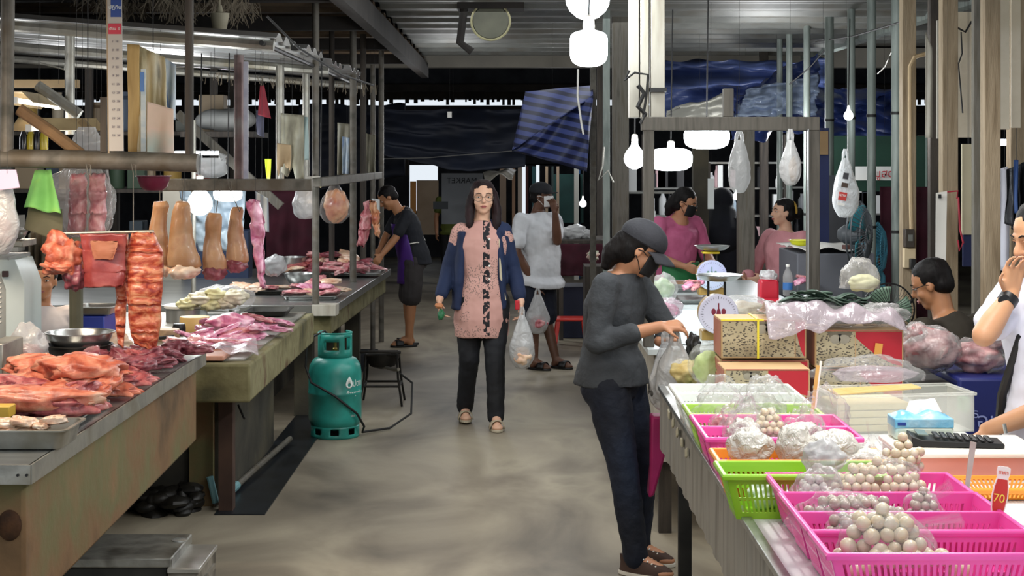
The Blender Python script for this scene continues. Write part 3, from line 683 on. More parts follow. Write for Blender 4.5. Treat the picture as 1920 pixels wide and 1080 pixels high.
# ---- hanging cuts on the nearest rail
def hook(a, bpt, label, r=.0022):
    a = Vector(a); bpt = Vector(bpt); b = MB()
    b.tube([a+Vector((.012, 0, -.01)), a+Vector((.01, 0, .035)), a+Vector((-.008, 0, .04)), a, (a+bpt)/2, bpt, bpt+Vector((.008, -.012, -.014)), bpt+Vector((.016, -.01, .006))], r, 6)
    return b.build('meat_hook', M_pipe_old, None, label, 'hook')
YH = 6.55
hook(P(165, 325, 6.62), P(165, 448, 6.6), 'steel hook hanging left of the square cut')
hook(P(250, 325, 6.62), P(250, 440, 6.6), 'steel hook hanging above the rib rack')
MB().tube([P(120, 438, 6.6), P(200, 436, 6.6), P(288, 434, 6.6)], .007, 8).build('hanging_rod', M_steel_dull, None, 'thin rod through the tops of the hanging red cuts', 'rod')
def curtain(pts_l, pts_r, Y, th, seed, amp=.012, ribs=0, n=22, name='meat_cut', m=None, label=None, group=None, cat='meat', curve=0, noisef=7):
    """a hanging slab between a left and a right outline (image rows), with real thickness"""
    b = MB(); m_ = 40
    def interp(pts, t):
        s = t*(len(pts)-1); i = min(int(s), len(pts)-2); f = s-i; f = f*f*(3-2*f)
        return pts[i][0]+(pts[i+1][0]-pts[i][0])*f, pts[i][1]+(pts[i+1][1]-pts[i][1])*f
    rs = []; o = Vector((seed*2.3, seed*4.1, seed))
    for j in range(m_+1):
        t = j/m_; xl, yl = interp(pts_l, t); xr, yr = interp(pts_r, t); ring = []
        e = min(1, math.sin(PI*min(1, max(0, t)))*6+.15)
        for k in range(n):
            a = 2*PI*k/n; u = .5+.5*math.cos(a)*1.0; v = math.sin(a)
            q = P(xl+(xr-xl)*u, yl+(yr-yl)*u, Y)
            dd = v*th/2*e
            q.y += dd + curve*math.sin(u*PI)
            nz = mn.noise(Vector((q.x*noisef, v*2+q.y*noisef, q.z*noisef))+o)*amp*2+mn.noise(Vector((q.x*22, v*3, q.z*22))+o)*amp*.9
            if ribs: nz += -.012*math.cos(t*ribs*2*PI)*(1 if v < 0 else .2)*abs(v)
            q.y += nz*(-1 if v < 0 else 1); q.x += mn.noise(Vector((t*9, u*2, seed)))*amp*.8; q.z += mn.noise(Vector((u*9, t*2, seed+5)))*amp
            ring.append(q)
        rs.append(ring)
    return b.rings(rs).build(name, m, None, label, cat, group, auto=180)
curtain([(248, 436), (238, 470), (236, 520), (240, 570), (244, 620), (250, 645)], [(288, 436), (306, 470), (306, 520), (303, 570), (300, 620), (292, 660)], 6.55, .06, 2, .010, 13, m=mat('rib_meat', '#8f2f24', '#bb5a3e', '#d68c66', '#e2b38f', scale=12, rough=.3, bump=.4, bscale=30, detail=5, stops=[.34, .47, .6, .75], dist=1.5, coat=.3, stretch=(1, 1, 2.2)), label='long rib rack hanging over the nearest meat heap', name='rib_rack')
curtain([(222, 438), (216, 500), (217, 560), (216, 610), (222, 645)], [(240, 438), (240, 500), (238, 560), (235, 610), (232, 655)], 6.6, .035, 5, .008, 9, m=MC['rib_meat'], label='narrow rib strip hanging left of the rib rack', name='rib_strip')
curtain([(150, 438), (155, 470), (156, 510), (158, 540)], [(238, 438), (236, 470), (235, 510), (232, 536)], 6.52, .045, 7, .008, m=mat('square_cut_meat', '#7c2b2b', '#9c4744', '#b5645a', '#cf9779', scale=7, rough=.3, bump=.3, bscale=24, detail=5, stops=[.34, .5, .66, .82], coat=.3), label='flat square dark red slab hanging from the rod')
curtain([(170, 452), (172, 470), (176, 486)], [(222, 452), (218, 470), (212, 486)], 6.485, .012, 8, .006, m=mat('fat_flap', '#a8654c', '#bd8262', scale=9, rough=.45), label='pale flap of fat on the square hanging slab', name='fat_flap')
lump('meat_cut', P(118, 480, 6.55), (.085, .05, .08), M_meat['orange'], 'orange red lobed cut hanging at the left end of the rod', 'meat', 6, .28, 1.8, R=RY(35), fine=.05)
lump('meat_cut', P(106, 500, 6.52), (.062, .035, .022), M_meat['orange'], 'pointed flap at the left tip of the hanging orange cut', 'meat', 8, .18, 2, R=RY(8))
lump('meat_cut', P(140, 520, 6.56), (.045, .04, .06), M_meat['dark'], 'dark red lump hanging between the orange cut and square slab', 'meat', 2, .2)
for px, Y, l, lab in [(148, 7.1, 'left', 'left of two pink pork strips hanging in a clear bag'), (185, 7.1, 'right', 'right of two pink pork strips hanging in a clear bag')]:
    curtain([(px-16, 326), (px-19, 360), (px-17, 400), (px-22, 440)], [(px+12, 326), (px+15, 360), (px+14, 400), (px+10, 440)], Y, .05, px, .012, 4, m=M_meat['rose'], label=lab, name='pork_strip')
bag('hanging_bag', P(166, 318, 7.1), .22, .32, .11, M_film, 'clear bag holding two pink pork strips behind the rail', handles=False, seed=2, neck=.8)
# pork legs hanging
def leg(px, top, bot, wt, wb, Y, label, seed, foot=1, m='skin'):
    b = MB(); Hh = bot-top; secs = []; X = Vector((1, 0, 0)); Yv = Vector((0, 1, 0)); o = Vector((seed*3, seed, seed*2)); k = Y/F
    prof = [(0, .75, 0), (.06, 1.0, 0), (.25, 1.0, -.1), (.45, 1.15, -.15), (.62, 1.5, -.1), (.78, 1.0, 0), (.9, 1, 0), (1, .75, 0)]
    for t, s, off in prof:
        wd = (wt*s if t < .5 else wt+(wb-wt)*min(1, (t-.4)/.4)) if t <= .9 else wb*.86
        if t == 1: wd = wb*.6
        c = P(px+off*wt+(wb-wt)*.28*foot*t, top+Hh*t, Y)
        secs.append((c, wd*k/2, wd*k/2*.72, X, Yv))
    # resample smoothly
    out = []
    for i in range(len(secs)-1):
        for j in range(4):
            f = j/4; f = f*f*(3-2*f); a, c = secs[i], secs[i+1]
            out.append((a[0].lerp(c[0], f), a[1]+(c[1]-a[1])*f, a[2]+(c[2]-a[2])*f, X, Yv))
    out.append(secs[-1])
    b.loft(out, 28).rough(.012, 8, seed)
    t_ = thing('pork_hock', label, 'meat', P(px, bot, Y), 'pork legs on the second rail')
    b.build('shank', M_meat[m], t_, auto=180)
    c = out[-1][0]+Vector((0, -.01, .012)); lump('cut_face', c, (wb*k/2*.95, wb*k/2*.74, .045), M_meat['fat' if seed % 2 else 'dark'], None, None, seed, .12, parent=t_)
    return t_
leg(300, 378, 508, 30, 44, 8.45, 'yellowish pork leg at the left end of the legs, half behind the rib rack', 1, 0)
leg(341, 376, 512, 34, 64, 8.4, 'largest pork leg with hoof down, slit marks near its thick end', 3, .6)
leg(403, 400, 515, 26, 46, 8.45, 'narrow pork leg with a dark red cut end, under the round lamp', 2, 0)
leg(446, 388, 500, 25, 44, 8.5, 'pork leg with a bloody lower half beside the long pink strip', 4, -.4)
for a, bq in (((300, 350), (300, 384)), ((343, 350), (341, 384)), ((413, 352), (404, 404)), ((430, 352), (447, 392))):
    hook(P(a[0], a[1], 8.55), P(bq[0], bq[1], 8.45), 'thin hook above the pork leg %s' % {300: 'behind the ribs', 343: 'with slit marks', 413: 'with dark cut end', 430: 'with bloody half'}[a[0]], .0024)
curtain([(462, 377), (470, 420), (474, 460), (484, 510), (488, 536)], [(488, 377), (497, 420), (494, 460), (496, 510), (496, 540)], 8.45, .05, 4, .018, 5, m=M_meat['pink'], label='long bright pink pork strip hanging at the end of the legs', name='pork_strip')
curtain([(684, 378), (676, 405), (672, 430), (670, 460)], [(692, 376), (697, 405), (695, 430), (684, 462)], 12.8, .05, 9, .02, 4, m=M_meat['rose'], label='pink pork strip hanging near the apron man, left one', name='pork_strip')
curtain([(692, 376), (696, 400), (698, 420), (704, 440)], [(704, 378), (712, 400), (712, 420), (712, 446)], 12.8, .05, 10, .02, 3, m=mat('yellow_fat_meat', '#b8604a', '#d99a72', '#e6c096', scale=9, rough=.35, coat=.2, bump=.3), label='orange yellow strip hanging near the apron man, right one', name='pork_strip')
# ham in a clear bag by the far rail
lump('pork_joint', P(630, 385, 11.4), (.085, .07, .12), MC['yellow_fat_meat'], 'round yellowish pork joint inside the hanging clear bag', 'meat', 5, .1)
bag('hanging_bag', P(628, 345, 11.4), .22, .28, .17, M_film, 'clear bag hanging with a round pork joint by the small warm lamp', handles=False, seed=5, neck=.25)
bag('hanging_bag', P(572, 355, 10.9), .17, .20, .10, M_bagw, 'crumpled white bag hanging left of the bagged joint', handles=False, seed=7, neck=.7)

# ---- cloths and bags near the rail
def cloth(name, quad, m, label, cat='cloth', folds=3, depth=.02, seed=0, parent=None, solid=.003, nu=24, nv=18, rag=0, group=None):
    """quad: four world points TL, TR, BR, BL; hanging with folds"""
    a, b_, c, d = [Vector(q) for q in quad]; b = MB()
    nrm = (b_-a).cross(d-a).normalized()
    def fn(u, v):
        q = a.lerp(b_, u).lerp(d.lerp(c, u), v)
        w = math.sin(u*folds*2*PI+seed+v*1.5)*depth*(.25+v)+mn.noise(q*9+Vector((seed, 0, 0)))*depth*.9
        q = q+nrm*w
        if rag: q.z += mn.noise(Vector((u*rag, seed, v*.5)))*.05*(v**3)*2+mn.noise(Vector((u*rag*3, seed+4, 0)))*.02*v**4
        return q
    return b.grid(fn, nu, nv).build(name, m, parent, label, cat, group, auto=180, solid=solid)
cloth('cloth', [P(64, 318, 6.75), P(96, 318, 6.75), P(116, 402, 6.7), P(44, 388, 6.7)], mat('green_cloth', '#5f9f4c', '#79b964', '#9ccb52', scale=4, rough=.8), 'bright green cloth hung over the nearest rail', folds=1.5, seed=1, depth=.015)
cloth('cloth', [P(54, 385, 6.78), P(116, 392, 6.78), P(117, 455, 6.76), P(46, 430, 6.76)], mat('olive_cloth', '#5d5a48', '#757158', scale=4, rough=.9), 'grey olive cloth hanging below the bright green cloth', folds=1, seed=2, depth=.012)
cloth('cloth', [P(58, 436, 7.2), P(92, 440, 7.2), P(88, 508, 7.2), P(60, 500, 7.2)], mat('brown_rag', '#4b4234', '#6a604d', scale=5, rough=.9), 'brown rags hanging behind the olive cloth', folds=2.5, seed=5)
bag('hanging_bag', P(0, 335, 6.6), .15, .31, .10, M_bagw, 'pale bag of dark red offal hanging at the left frame edge', handles=False, seed=11, neck=.6)
lump('pork_piece', P(4, 432, 6.6), (.045, .04, .06), M_meat['dark'], 'dark red offal inside the pale hanging bag at left edge', 'meat', 12)
cloth('paper_sheet', [P(-12, 318, 6.5), P(30, 318, 6.5), P(38, 352, 6.5), P(-12, 358, 6.5)], mat('lilac_paper', '#b9a6bd', rough=.7), 'pale lilac paper tucked under the rail at the left edge', 'paper', folds=.5, depth=.004)
bowl('steel_pan', P(25, 448, 7.0), .065, .045, M_steel, 'steel pan on the scale head at the left edge', 'pan')
MB().span((XW(-20, 7.0), 6.9, ZW(461, 7.0)), (XW(56, 7.0), 7.1, ZW(449, 7.0))).build('pan_arm', M_steel_dull, None, 'grey arm plate under the steel pan at left', 'scale', bevel=.004)
# grey machine with vents
t = thing('meat_grinder', 'grey cabinet machine with vent slots behind the nearest counter', 'machine', (XW(20, 6.9), 6.95, .9))
Xl, Xm, Xr = XW(-40, 6.9), XW(26, 6.9), XW(55, 6.9); zt, zb_ = ZW(478, 6.9), .9
b = MB(); b.prism([(Xl, 6.8, zb_), (Xm, 6.8, zb_), (Xm, 6.8, ZW(540, 6.9)), (Xl+.165, 6.8, zt), (Xl, 6.8, zt)], (0, .3, 0)); b.build('cabinet', mat('grey_enamel', '#8d8f8c', '#9da09c', scale=3, rough=.4), t, bevel=.004)
b = MB(); b.prism([(Xm+.002, 6.78, zb_), (Xr, 6.83, zb_), (Xr, 6.83, ZW(530, 6.9)), (XW(40, 6.9), 6.81, ZW(484, 6.9)), (XW(8, 6.9), 6.78, ZW(484, 6.9)), (Xm+.002, 6.78, ZW(538, 6.9))], (0, .25, 0)); b.build('front_panel', mat('pale_enamel', '#b7c4bf', '#c8d2ce', scale=3, rough=.35), t, bevel=.003)
MB().span((XW(22, 6.9), 6.765, ZW(515, 6.9)), (XW(33, 6.9), 6.782, ZW(504, 6.9))).build('switch', mat('dark_switch', '#3a2422', rough=.4), t, bevel=.002)
for k in range(9):
    z = ZW(526+k*9, 6.9); b = MB(); b.box((XW(13, 6.9), 6.797, z), (.018, .006, .005), RY(20)); b.build('vent_slot', M_white_pl, t)
# maroon hanging basket, blue crate
bowl('hanging_basket', P(288, 357, 7.6), .078, .07, mat('wine_plastic', '#4d1226', '#6a1b36', scale=4, rough=.4), 'wine red plastic basin hanging behind the rail end', 'basin')
t = MB(); t.span((XW(160, 7.6), 7.4, .85), (XW(215, 7.6), 7.7, ZW(585, 7.6))).build('blue_crate', mat('blue_crate_plastic', '#1d2f86', '#2a3f9f', scale=4, rough=.4), None, 'blue plastic crate behind the hanging ribs', 'crate', bevel=.006)
tray(XW(185, 7.5), 7.5, .17, .2, .04, ZW(584, 7.6), M_steel, 'steel tray resting on the blue crate')
lump('pork_piece', (XW(205, 7.2), 7.2, .93), (.10, .07, .05), M_meat['fat'], 'pale pork lump behind the rib strip', 'meat', 31)

# ---- second counter goods
def disc(name, c, r, h, m, label, cat, rnd=.004):
    b = MB(); b.lathe([(r*.96, 0), (r, rnd), (r, h-rnd), (r*.97, h), (r*.3, h)], c, 32); return b.build(name, m, None, label, cat)
disc('chopping_block', (XW(318, 8.4), 8.35, .80), .062, .07, mat('worn_block', '#9d8263', '#b99c7a', '#7d5f43', scale=9, rough=.6), 'round worn chopping block beside the beige drum', 'chopping block')
b = MB(); b.tube([P(300, 634, 8.15), P(325, 631, 8.1)], .009, 8); b.build('knife', M_black, None, 'black knife handle lying before the chopping block', 'knife')
disc('plastic_tub', (XW(365, 8.85), 8.85, .80), .082, .085, mat('beige_plastic', '#c9a562', '#d8b878', scale=2, rough=.4), 'round beige tub on the second counter', 'tub')
b = MB(); b.lathe([(.012, 0), (.03, 0), (.036, .02), (.036, .05), (.03, .07), (.012, .07)], (XW(338, 8.65), 8.62, .80), 16); b.build('black_roll', M_black, None, 'black roll standing before the beige tub', 'roll')
disc('flat_pan', (XW(350, 9.35), 9.35, .885), .13, .02, M_white_pl, 'flat white pan lying on a steel tin behind the beige tub', 'pan')
disc('steel_tin', (XW(350, 9.35), 9.35, .80), .12, .085, M_steel, 'wide steel tin under the flat white pan', 'tin')
MB().span((-1.52, 7.55, .806), (-1.26, 8.1, .83)).warp(lambda p: (p.x-.10+(0 if p.x > -1.4 else -.06), p.y, p.z)).build('cutting_board', mat('pinkish_board', '#c0826c', '#d0a18c', scale=5, rough=.5), None, 'low pinkish board under the pile of pink pork', 'cutting board', bevel=.006)
sp = []
rr = random.Random(5)
for (xa, xb, py, Y, lift) in [(390, 545, 612, 8.9, 0), (380, 545, 620, 8.6, 0), (400, 520, 603, 8.65, 0), (350, 500, 634, 8.2, 0), (375, 500, 620, 8.25, 0), (345, 490, 652, 7.9, 0), (365, 470, 640, 7.9, 0)]:
    x = xa
    while x < xb:
        sp.append((x, py+rr.uniform(-5, 5), Y, rr.uniform(.6, .85), rr.randrange(8), rr.choice(['pink', 'pink', 'pink', 'rose']))); x += rr.uniform(32, 46)
heap(3, sp, .83, 'pink pork cut on the second counter', 'pink pork cuts on the second counter', ['pink'], 'pork_cut', zs=.7)
lump('pork_cut', P(430, 605, 8.4), (.125, .09, .045), M_meat['pink'], 'large smooth pink pork cut topping the second heap', 'meat', 41, .15)
t = cloth('plastic_sheet', [P(395, 632, 8.0), P(480, 635, 8.0), P(485, 662, 7.6), P(380, 658, 7.6)], M_filmp, 'clinging clear film over the front of the pink pork heap', 'plastic sheet', folds=2, depth=.01, solid=0)
for i, (px, py, r) in enumerate([(375, 560, .07), (405, 552, .06), (440, 556, .075), (352, 570, .06), (425, 568, .06), (395, 572, .065)]):
    lump('cabbage_leaf' if i % 2 else 'tripe_piece', P(px, py, 9.2), (r, r*.8, r*.55), mat('pale_yellow_food', '#c9c68a', '#dedcae', '#b8b88e', scale=7, rough=.5) if i % 2 else mat('creamy_food', '#c9c4a8', '#dcd8c3', scale=7, rough=.5),
         ['large creamy lump at the left of the yellow pile on the second counter', 'pale yellow lump at the top left of the pile on the second counter', 'creamy lump at the right of the yellow pile', 'pale yellow lump at the left foot of the pile', 'creamy lump in the front of the yellow pile', 'pale yellow lump in the front middle of the pile'][i], 'food', 50+i, .2)
lump('clear_bag', P(420, 558, 9.3), (.17, .12, .075), M_filmw, 'clear bag over the pale yellow lumps on the second counter', 'plastic bag', 61, .12)
disc('steel_cup', (XW(443, 9.3), 9.25, .81), .034, .075, M_steel, 'small steel cup right of the yellow pile', 'cup')
tray(XW(410, 9.3), 9.3, .36, .3, .03, .81, M_steel, 'long steel tray under the yellow pile')
tray(XW(505, 9.7), 9.7, .24, .28, .035, .81, M_steel_dark, 'dark round edged pan behind the steel cup', name='dark_pan', cat='pan')
# ---- far counter goods
tray(XW(585, 10.9), 10.9, .36, .30, .03, .80, M_steel, 'steel tray of pork at the near end of the farthest left counter')
tray(XW(500, 11.3), 11.3, .40, .3, .03, .80, M_steel_dark, 'dark steel tray left of the near pole')
tray(XW(670, 12.9), 12.9, .42, .34, .03, .81, M_steel, 'steel tray under the far pork heap')
bowl('mixing_bowl', (XW(562, 12.0), 12.1, .80), .13, .085, M_steel, 'deep steel bowl on the farthest left counter')
bowl('mixing_bowl', (XW(545, 12.9), 13.0, .80), .12, .15, M_steel, 'tall steel bowl behind the deep steel bowl')
sp = []
rr = random.Random(8)
for (xa, xb, py, Y) in [(555, 645, 552, 10.8), (580, 640, 540, 10.9), (570, 650, 545, 11.1), (590, 630, 530, 11.0)]:
    x = xa
    while x < xb: sp.append((x, py+rr.uniform(-3, 3), Y, rr.uniform(.6, .85), rr.randrange(8), rr.choice(['rose', 'rose', 'pink', 'fat']))); x += rr.uniform(22, 34)
heap(4, sp, .83, 'pork cut, near heap of the farthest left counter', 'pork cuts near heap on the farthest left counter', ['rose'], 'pork_cut', zs=.75)
sp = []
for (xa, xb, py, Y) in [(552, 722, 508, 12.7), (560, 720, 500, 12.9), (570, 690, 492, 13.0), (590, 660, 482, 13.0), (640, 735, 500, 13.4)]:
    x = xa
    while x < xb: sp.append((x, py+rr.uniform(-3, 3), Y, rr.uniform(.8, 1.05), rr.randrange(8), rr.choice(['rose', 'rose', 'dark', 'red', 'fat']))); x += rr.uniform(26, 36)
heap(5, sp, .82, 'pork cut in the heap before the apron man', 'pork cuts far heap before the apron man', ['rose'], 'pork_cut', zs=.8)
lump('white_sack', P(515, 498, 11.2), (.085, .07, .075), M_bagw, 'whitish knotted sack behind the pink strip', 'sack', 71, .12)
sp = [(480, 545, 11.2, .8, 1, 'fat'), (505, 547, 11.2, .7, 5, 'rose'), (455, 545, 11.3, .8, 0, 'fat'), (530, 540, 11.3, .6, 2, 'fat')]
heap(6, sp, .83, 'pale fatty cut in the dark tray left of the near pole', 'fatty cuts in the dark tray', ['fat'], 'fat_cut')

# ---------------------------------------------------------------- gas cylinder and burner
cx, cy = -1.12, 10.13
t = thing('gas_cylinder', 'teal gas cylinder with a hose and white printed drop mark', 'gas cylinder', (cx, cy, 0))
M_teal = mat('teal_paint', '#1f7f74', '#2e9488', '#25695f', scale=3, rough=.35, bump=.05, detail=5)
b = MB(); b.lathe([(.12, .055), (.150, .07), (.166, .11), (.167, .14), (.167, .27), (.170, .275), (.170, .285), (.167, .29), (.167, .40), (.16, .45), (.135, .49), (.09, .51), (.04, .515)], (cx, cy, 0), 48); b.build('tank', M_teal, t, auto=60)
def ringwall(r, z0, z1, windows, m, name):
    b = MB(); n = 72; k = 6
    for i in range(n):
        a0, a1 = 2*PI*i/n, 2*PI*(i+1)/n; am = math.degrees((a0+a1)/2)
        for j in range(k):
            za, zb = z0+(z1-z0)*j/k, z0+(z1-z0)*(j+1)/k; zm = ((j+.5)/k)
            if any(((am-w[0]+180) % 360-180)**2 < w[1]**2 and w[2] < zm < w[3] for w in windows): continue
            q = [b.vert((cx+r*math.cos(a), cy+r*math.sin(a), z)) for a, z in ((a0, za), (a1, za), (a1, zb), (a0, zb))]
            b.face(*q)
    bm = bmesh.new(); me = b.mesh(); bm.from_mesh(me); bmesh.ops.remove_doubles(bm, verts=bm.verts, dist=.0005)
    b.v = [v.co.copy() for v in bm.verts]; b.f = [tuple(v.index for v in f.verts) for f in bm.faces]; b.m = [0]*len(b.f); bm.free()
    return b.build(name, m, t, solid=.006, auto=60)
ringwall(.105, .50, .655, [(262, 28, .25, .72), (325, 13, .25, .85), (90, 40, .2, 1.1)], M_teal, 'collar')
ringwall(.150, .0, .075, [(275, 12, .35, .8), (320, 10, .35, .8), (230, 12, .35, .8)], M_teal, 'foot_ring')
b = MB()
for i in range(48):
    a0, a1 = 2*PI*i/48, 2*PI*(i+1)/48
    if 50 < math.degrees(a0) < 128: continue
    b.cap((cx+.105*math.cos(a0), cy+.105*math.sin(a0), .655), (cx+.105*math.cos(a1), cy+.105*math.sin(a1), .655), .006, .006, 6)
b.build('collar_rim', M_teal, t)
b = MB(); b.lathe([(.02, .50), (.02, .55), (.012, .56), (.012, .6), (.028, .605), (.028, .62), (.01, .625)], (cx, cy, 0), 14); b.build('valve', mat('brass', '#8a7440', rough=.35, metal=.8), t)
M_print = mat('white_print', '#dfe6e2', rough=.5)
def curve_text(body, ang, z, size):
    o = text('printed_text', body, M_print, (0, 0, 0), (0, 0, 0), size, None, ext=.0004)
    # bend the flat lettering round the tank
    dg = bpy.context.evaluated_depsgraph_get(); me = bpy.data.meshes.new_from_object(o.evaluated_get(dg)); bpy.data.objects.remove(o)
    for v in me.vertices:
        a = math.radians(ang)+v.co.x/.1685; rr_ = .1685+v.co.z
        v.co = Vector((rr_*math.cos(a), rr_*math.sin(a), z+v.co.y))
    o = bpy.data.objects.new('printed_text', me); COL.objects.link(o); o.parent = t; return o
curve_text('ปตท', 333, .345, .055); curve_text('ก๊าซหุงต้ม', 325, .285, .036); curve_text('ปตท', 318, .145, .02)
# drop-shaped emblem with inner circle
def drop(ang, z, s):
    b = MB(); n = 28; out = []; inn = []
    for k in range(n):
        a = 2*PI*k/n
        x = s*.62*math.sin(a)*(1 if math.cos(a) < 0 else (1-math.cos(a))**.35); y = s*(math.cos(a)*(.62 if math.cos(a) < 0 else 1.15))
        out.append((x, y)); inn.append((s*.27*math.sin(a), s*.27*math.cos(a)-s*.12))
    def on_(x, y, r=.1688): a = math.radians(ang)+x/.167; return (r*math.cos(a)+cx, r*math.sin(a)+cy, z+y)
    o1 = [b.vert(on_(*q)) for q in out]; i1 = [b.vert(on_(*q)) for q in inn]
    for k in range(n): b.face(o1[k], o1[(k+1) % n], i1[(k+1) % n], i1[k])
    b.build('printed_drop', M_print, t, solid=.001)
drop(308, .345, .042)
b = MB(); b.tube([(cx, cy, .6), (cx-.06, cy-.06, .67), (cx-.165, cy-.10, .62), (cx-.175, cy-.09, .45), (cx-.13, cy-.165, .36), (cx+.02, cy-.19, .28), (cx+.15, cy-.12, .16), (cx+.19, cy-.06, .07), (cx+.17, cy+.02, .02), (cx+.33, cy+.2, .015), (cx+.45, cy+.5, .06), (cx+.44, cy+.8, .22), (cx+.35, cy+.9, .27)], .0075, 8)
for o in [b.build('hose', M_rubber, t)]: pass
bx, by = XW(716, 11.4), 11.45
t = thing('gas_burner', 'black iron gas burner stand on thin legs beside the cylinder', 'burner', (bx, by, 0))
M_iron = mat('black_iron', '#1f1f1f', '#35322e', scale=8, rough=.55, metal=.6)
for sx in (-1, 1):
    for sy in (-1, 1):
        MB().tube([(bx+sx*.11, by+sy*.11, .36), (bx+sx*.12, by+sy*.12, .2), (bx+sx*.15, by+sy*.15, .0)], .008, 8).build('leg', M_iron, t)
for z in (.36, .14):
    b = MB()
    for sx, sy, ex, ey in ((-1, -1, 1, -1), (1, -1, 1, 1), (1, 1, -1, 1), (-1, 1, -1, -1)):
        k = .11 if z > .3 else .128
        b.tube([(bx+sx*k, by+sy*k, z), (bx+ex*k, by+ey*k, z)], .009, 6)
    b.build('frame', M_iron, t)
b = MB(); b.lathe([(.03, .25), (.09, .27), (.12, .33), (.125, .36), (.115, .36), (.10, .32), (.05, .29), (.02, .29)], (bx, by, 0), 24); b.build('burner_head', M_iron, t)
b = MB(); b.tube([(bx, by-.05, .27), (bx+.1, by-.15, .26), (bx+.13, by-.2, .27)], .012, 8); b.build('gas_inlet', M_steel_dull, t)
b = MB(); b.tube([(bx-.15, by-.1, .38), (bx+.02, by-.14, .385), (bx+.14, by-.12, .38)], .01, 6); b.build('pan_support', M_iron, t)
# ---------------------------------------------------------------- right counter with the baskets
t = thing('basket_counter', 'right counter with ribbed grey metal front and white top, full of baskets', 'counter', (1.1, 5, 0))
MB().span((.60, 2.9, .825), (1.52, 6.43, .85)).build('table_top', mat('white_oilcloth', '#d9dcdc', '#e6e7e4', scale=3, rough=.35), t, bevel=.003)
M_apron = mat('ribbed_metal', '#8d8a83', '#a5a29a', '#76726a', scale=3, rough=.45, metal=.35, stretch=(1, 6, .5))
b = MB(); n = 140
def apr(u, v):
    y = 2.9+3.53*u; k = (y/.21) % 1
    return (.597-.0025*(1 if k < .5 else -1)-.001, y, .605+.225*v)
b.grid(apr, n, 1).build('front_panel', M_apron, t, solid=.004, smooth=False)
MB().span((.585, 2.9, .838), (.612, 6.43, .856)).build('edge_trim', M_steel, t, bevel=.002)
MB().span((.60, 6.40, .60), (1.5, 6.43, .83)).build('end_panel', M_steel_dull, t)
for x, y in ((.68, 6.3), (1.42, 6.3), (.68, 4.4), (1.42, 4.4)):
    MB().span((x-.025, y-.025, 0), (x+.025, y+.025, .82)).build('leg', M_steel_dark, t)
# folded strips hanging over the edge
for k in range(5): MB().box((.584, 5.95-.15*k, .815-.008*k), (.008, .05, .03), RX(random.uniform(-20, 20))).build('plastic_clip', mat('cream_strip', '#b3ad94', rough=.6), None, 'cream plastic clip on the basket counter edge, '+['farthest', 'fourth nearest', 'middle', 'second nearest', 'nearest'][k]+' of five', 'clip', 'cream clips on the counter edge', bevel=.004)

M_pink = mat('hot_pink_plastic', '#e0479b', '#ea5aa9', scale=3, rough=.3, sss=.12)
M_lime = mat('lime_plastic', '#86bd22', '#98cc33', scale=3, rough=.32, sss=.1)
M_orange = mat('orange_plastic', '#e58a26', '#ee9a35', scale=3, rough=.35, sss=.1)
M_wht = mat('white_basket_plastic', '#dfe5de', '#e9ece6', scale=3, rough=.35, sss=.1)
def basket(x0, x1, y0, y1, z0, z1, m, label, group=None, tilt=0, slot=.0065):
    t = thing('plastic_basket', label, 'basket', ((x0+x1)/2, (y0+y1)/2, z0), group)
    tp = .03; b = MB()
    def wall(A, B, a, bq):   # top corners A,B ; bottom corners a,b
        A, B, a, bq = map(Vector, (A, B, a, bq)); L = (B-A).length; n = max(6, int(L/slot)); zs = [0, .16, .44, .50, .80, 1]; on_ = [1, 0, 1, 0, 1]
        ids = {}
        def gv(i, j):
            if (i, j) not in ids:
                u = i/n; v = zs[j]; ids[i, j] = b.vert(a.lerp(bq, u).lerp(A.lerp(B, u), v))
            return ids[i, j]
        for i in range(n):
            for j in range(len(zs)-1):
                if not on_[j] and (i % 2) and 2 < i < n-2: continue
                b.face(gv(i, j), gv(i+1, j), gv(i+1, j+1), gv(i, j+1))
    T = [(x0, y0, z1), (x1, y0, z1), (x1, y1, z1), (x0, y1, z1)]; Bm = [(x0+tp, y0+tp*.7, z0+.004), (x1-tp, y0+tp*.7, z0+.004), (x1-tp, y1-tp*.7, z0+.004), (x0+tp, y1-tp*.7, z0+.004)]
    for i in range(4): wall(T[i], T[(i+1) % 4], Bm[i], Bm[(i+1) % 4])
    b.build('slotted_walls', m, t, solid=.003, smooth=False)
    MB().span(Bm[0], (Bm[2][0], Bm[2][1], z0+.008)).build('base', m, t)
    b = MB(); w = .011
    def rr(off, z): return [(x0-off, y0-off, z), (x1+off, y0-off, z), (x1+off, y1+off, z), (x0-off, y1+off, z)]
    rs = [rr(-.003, z1-.008), rr(w, z1-.012), rr(w+.001, z1-.002), rr(w-.002, z1+.004), rr(-.001, z1+.004), rr(-.003, z1-.008)]
    b.rings(rs, close=False).build('rim', m, t, smooth=False, bevel=.003)
    return t
GB = 'pink baskets overlapping at the near end of the counter'
basket(.650, 1.115, 3.265, 3.46, .85, .965, M_pink, 'nearest pink slotted basket, cut by the bottom frame edge, with big cream balls', GB)
basket(.650, 1.110, 3.465, 3.635, .85, .965, M_pink, 'second pink basket from the front, its front hidden by the nearest', GB)
basket(.650, 1.110, 3.645, 3.845, .85, .965, M_pink, 'third pink basket from the front, with bags of grey balls', GB)
basket(.655, 1.105, 3.855, 4.08, .85, .965, M_pink, 'fourth pink basket from the front, touching the lime basket', GB)
basket(.545, .945, 4.065, 4.235, .845, .965, M_lime, 'lime green slotted basket overhanging the counter edge')
basket(.555, 1.00, 4.26, 4.42, .85, .965, M_orange, 'shallow orange tray basket behind the lime green one')
basket(.565, 1.00, 4.60, 4.775, .85, .965, M_pink, 'front one of the two far pink baskets', 'far pair of pink baskets')
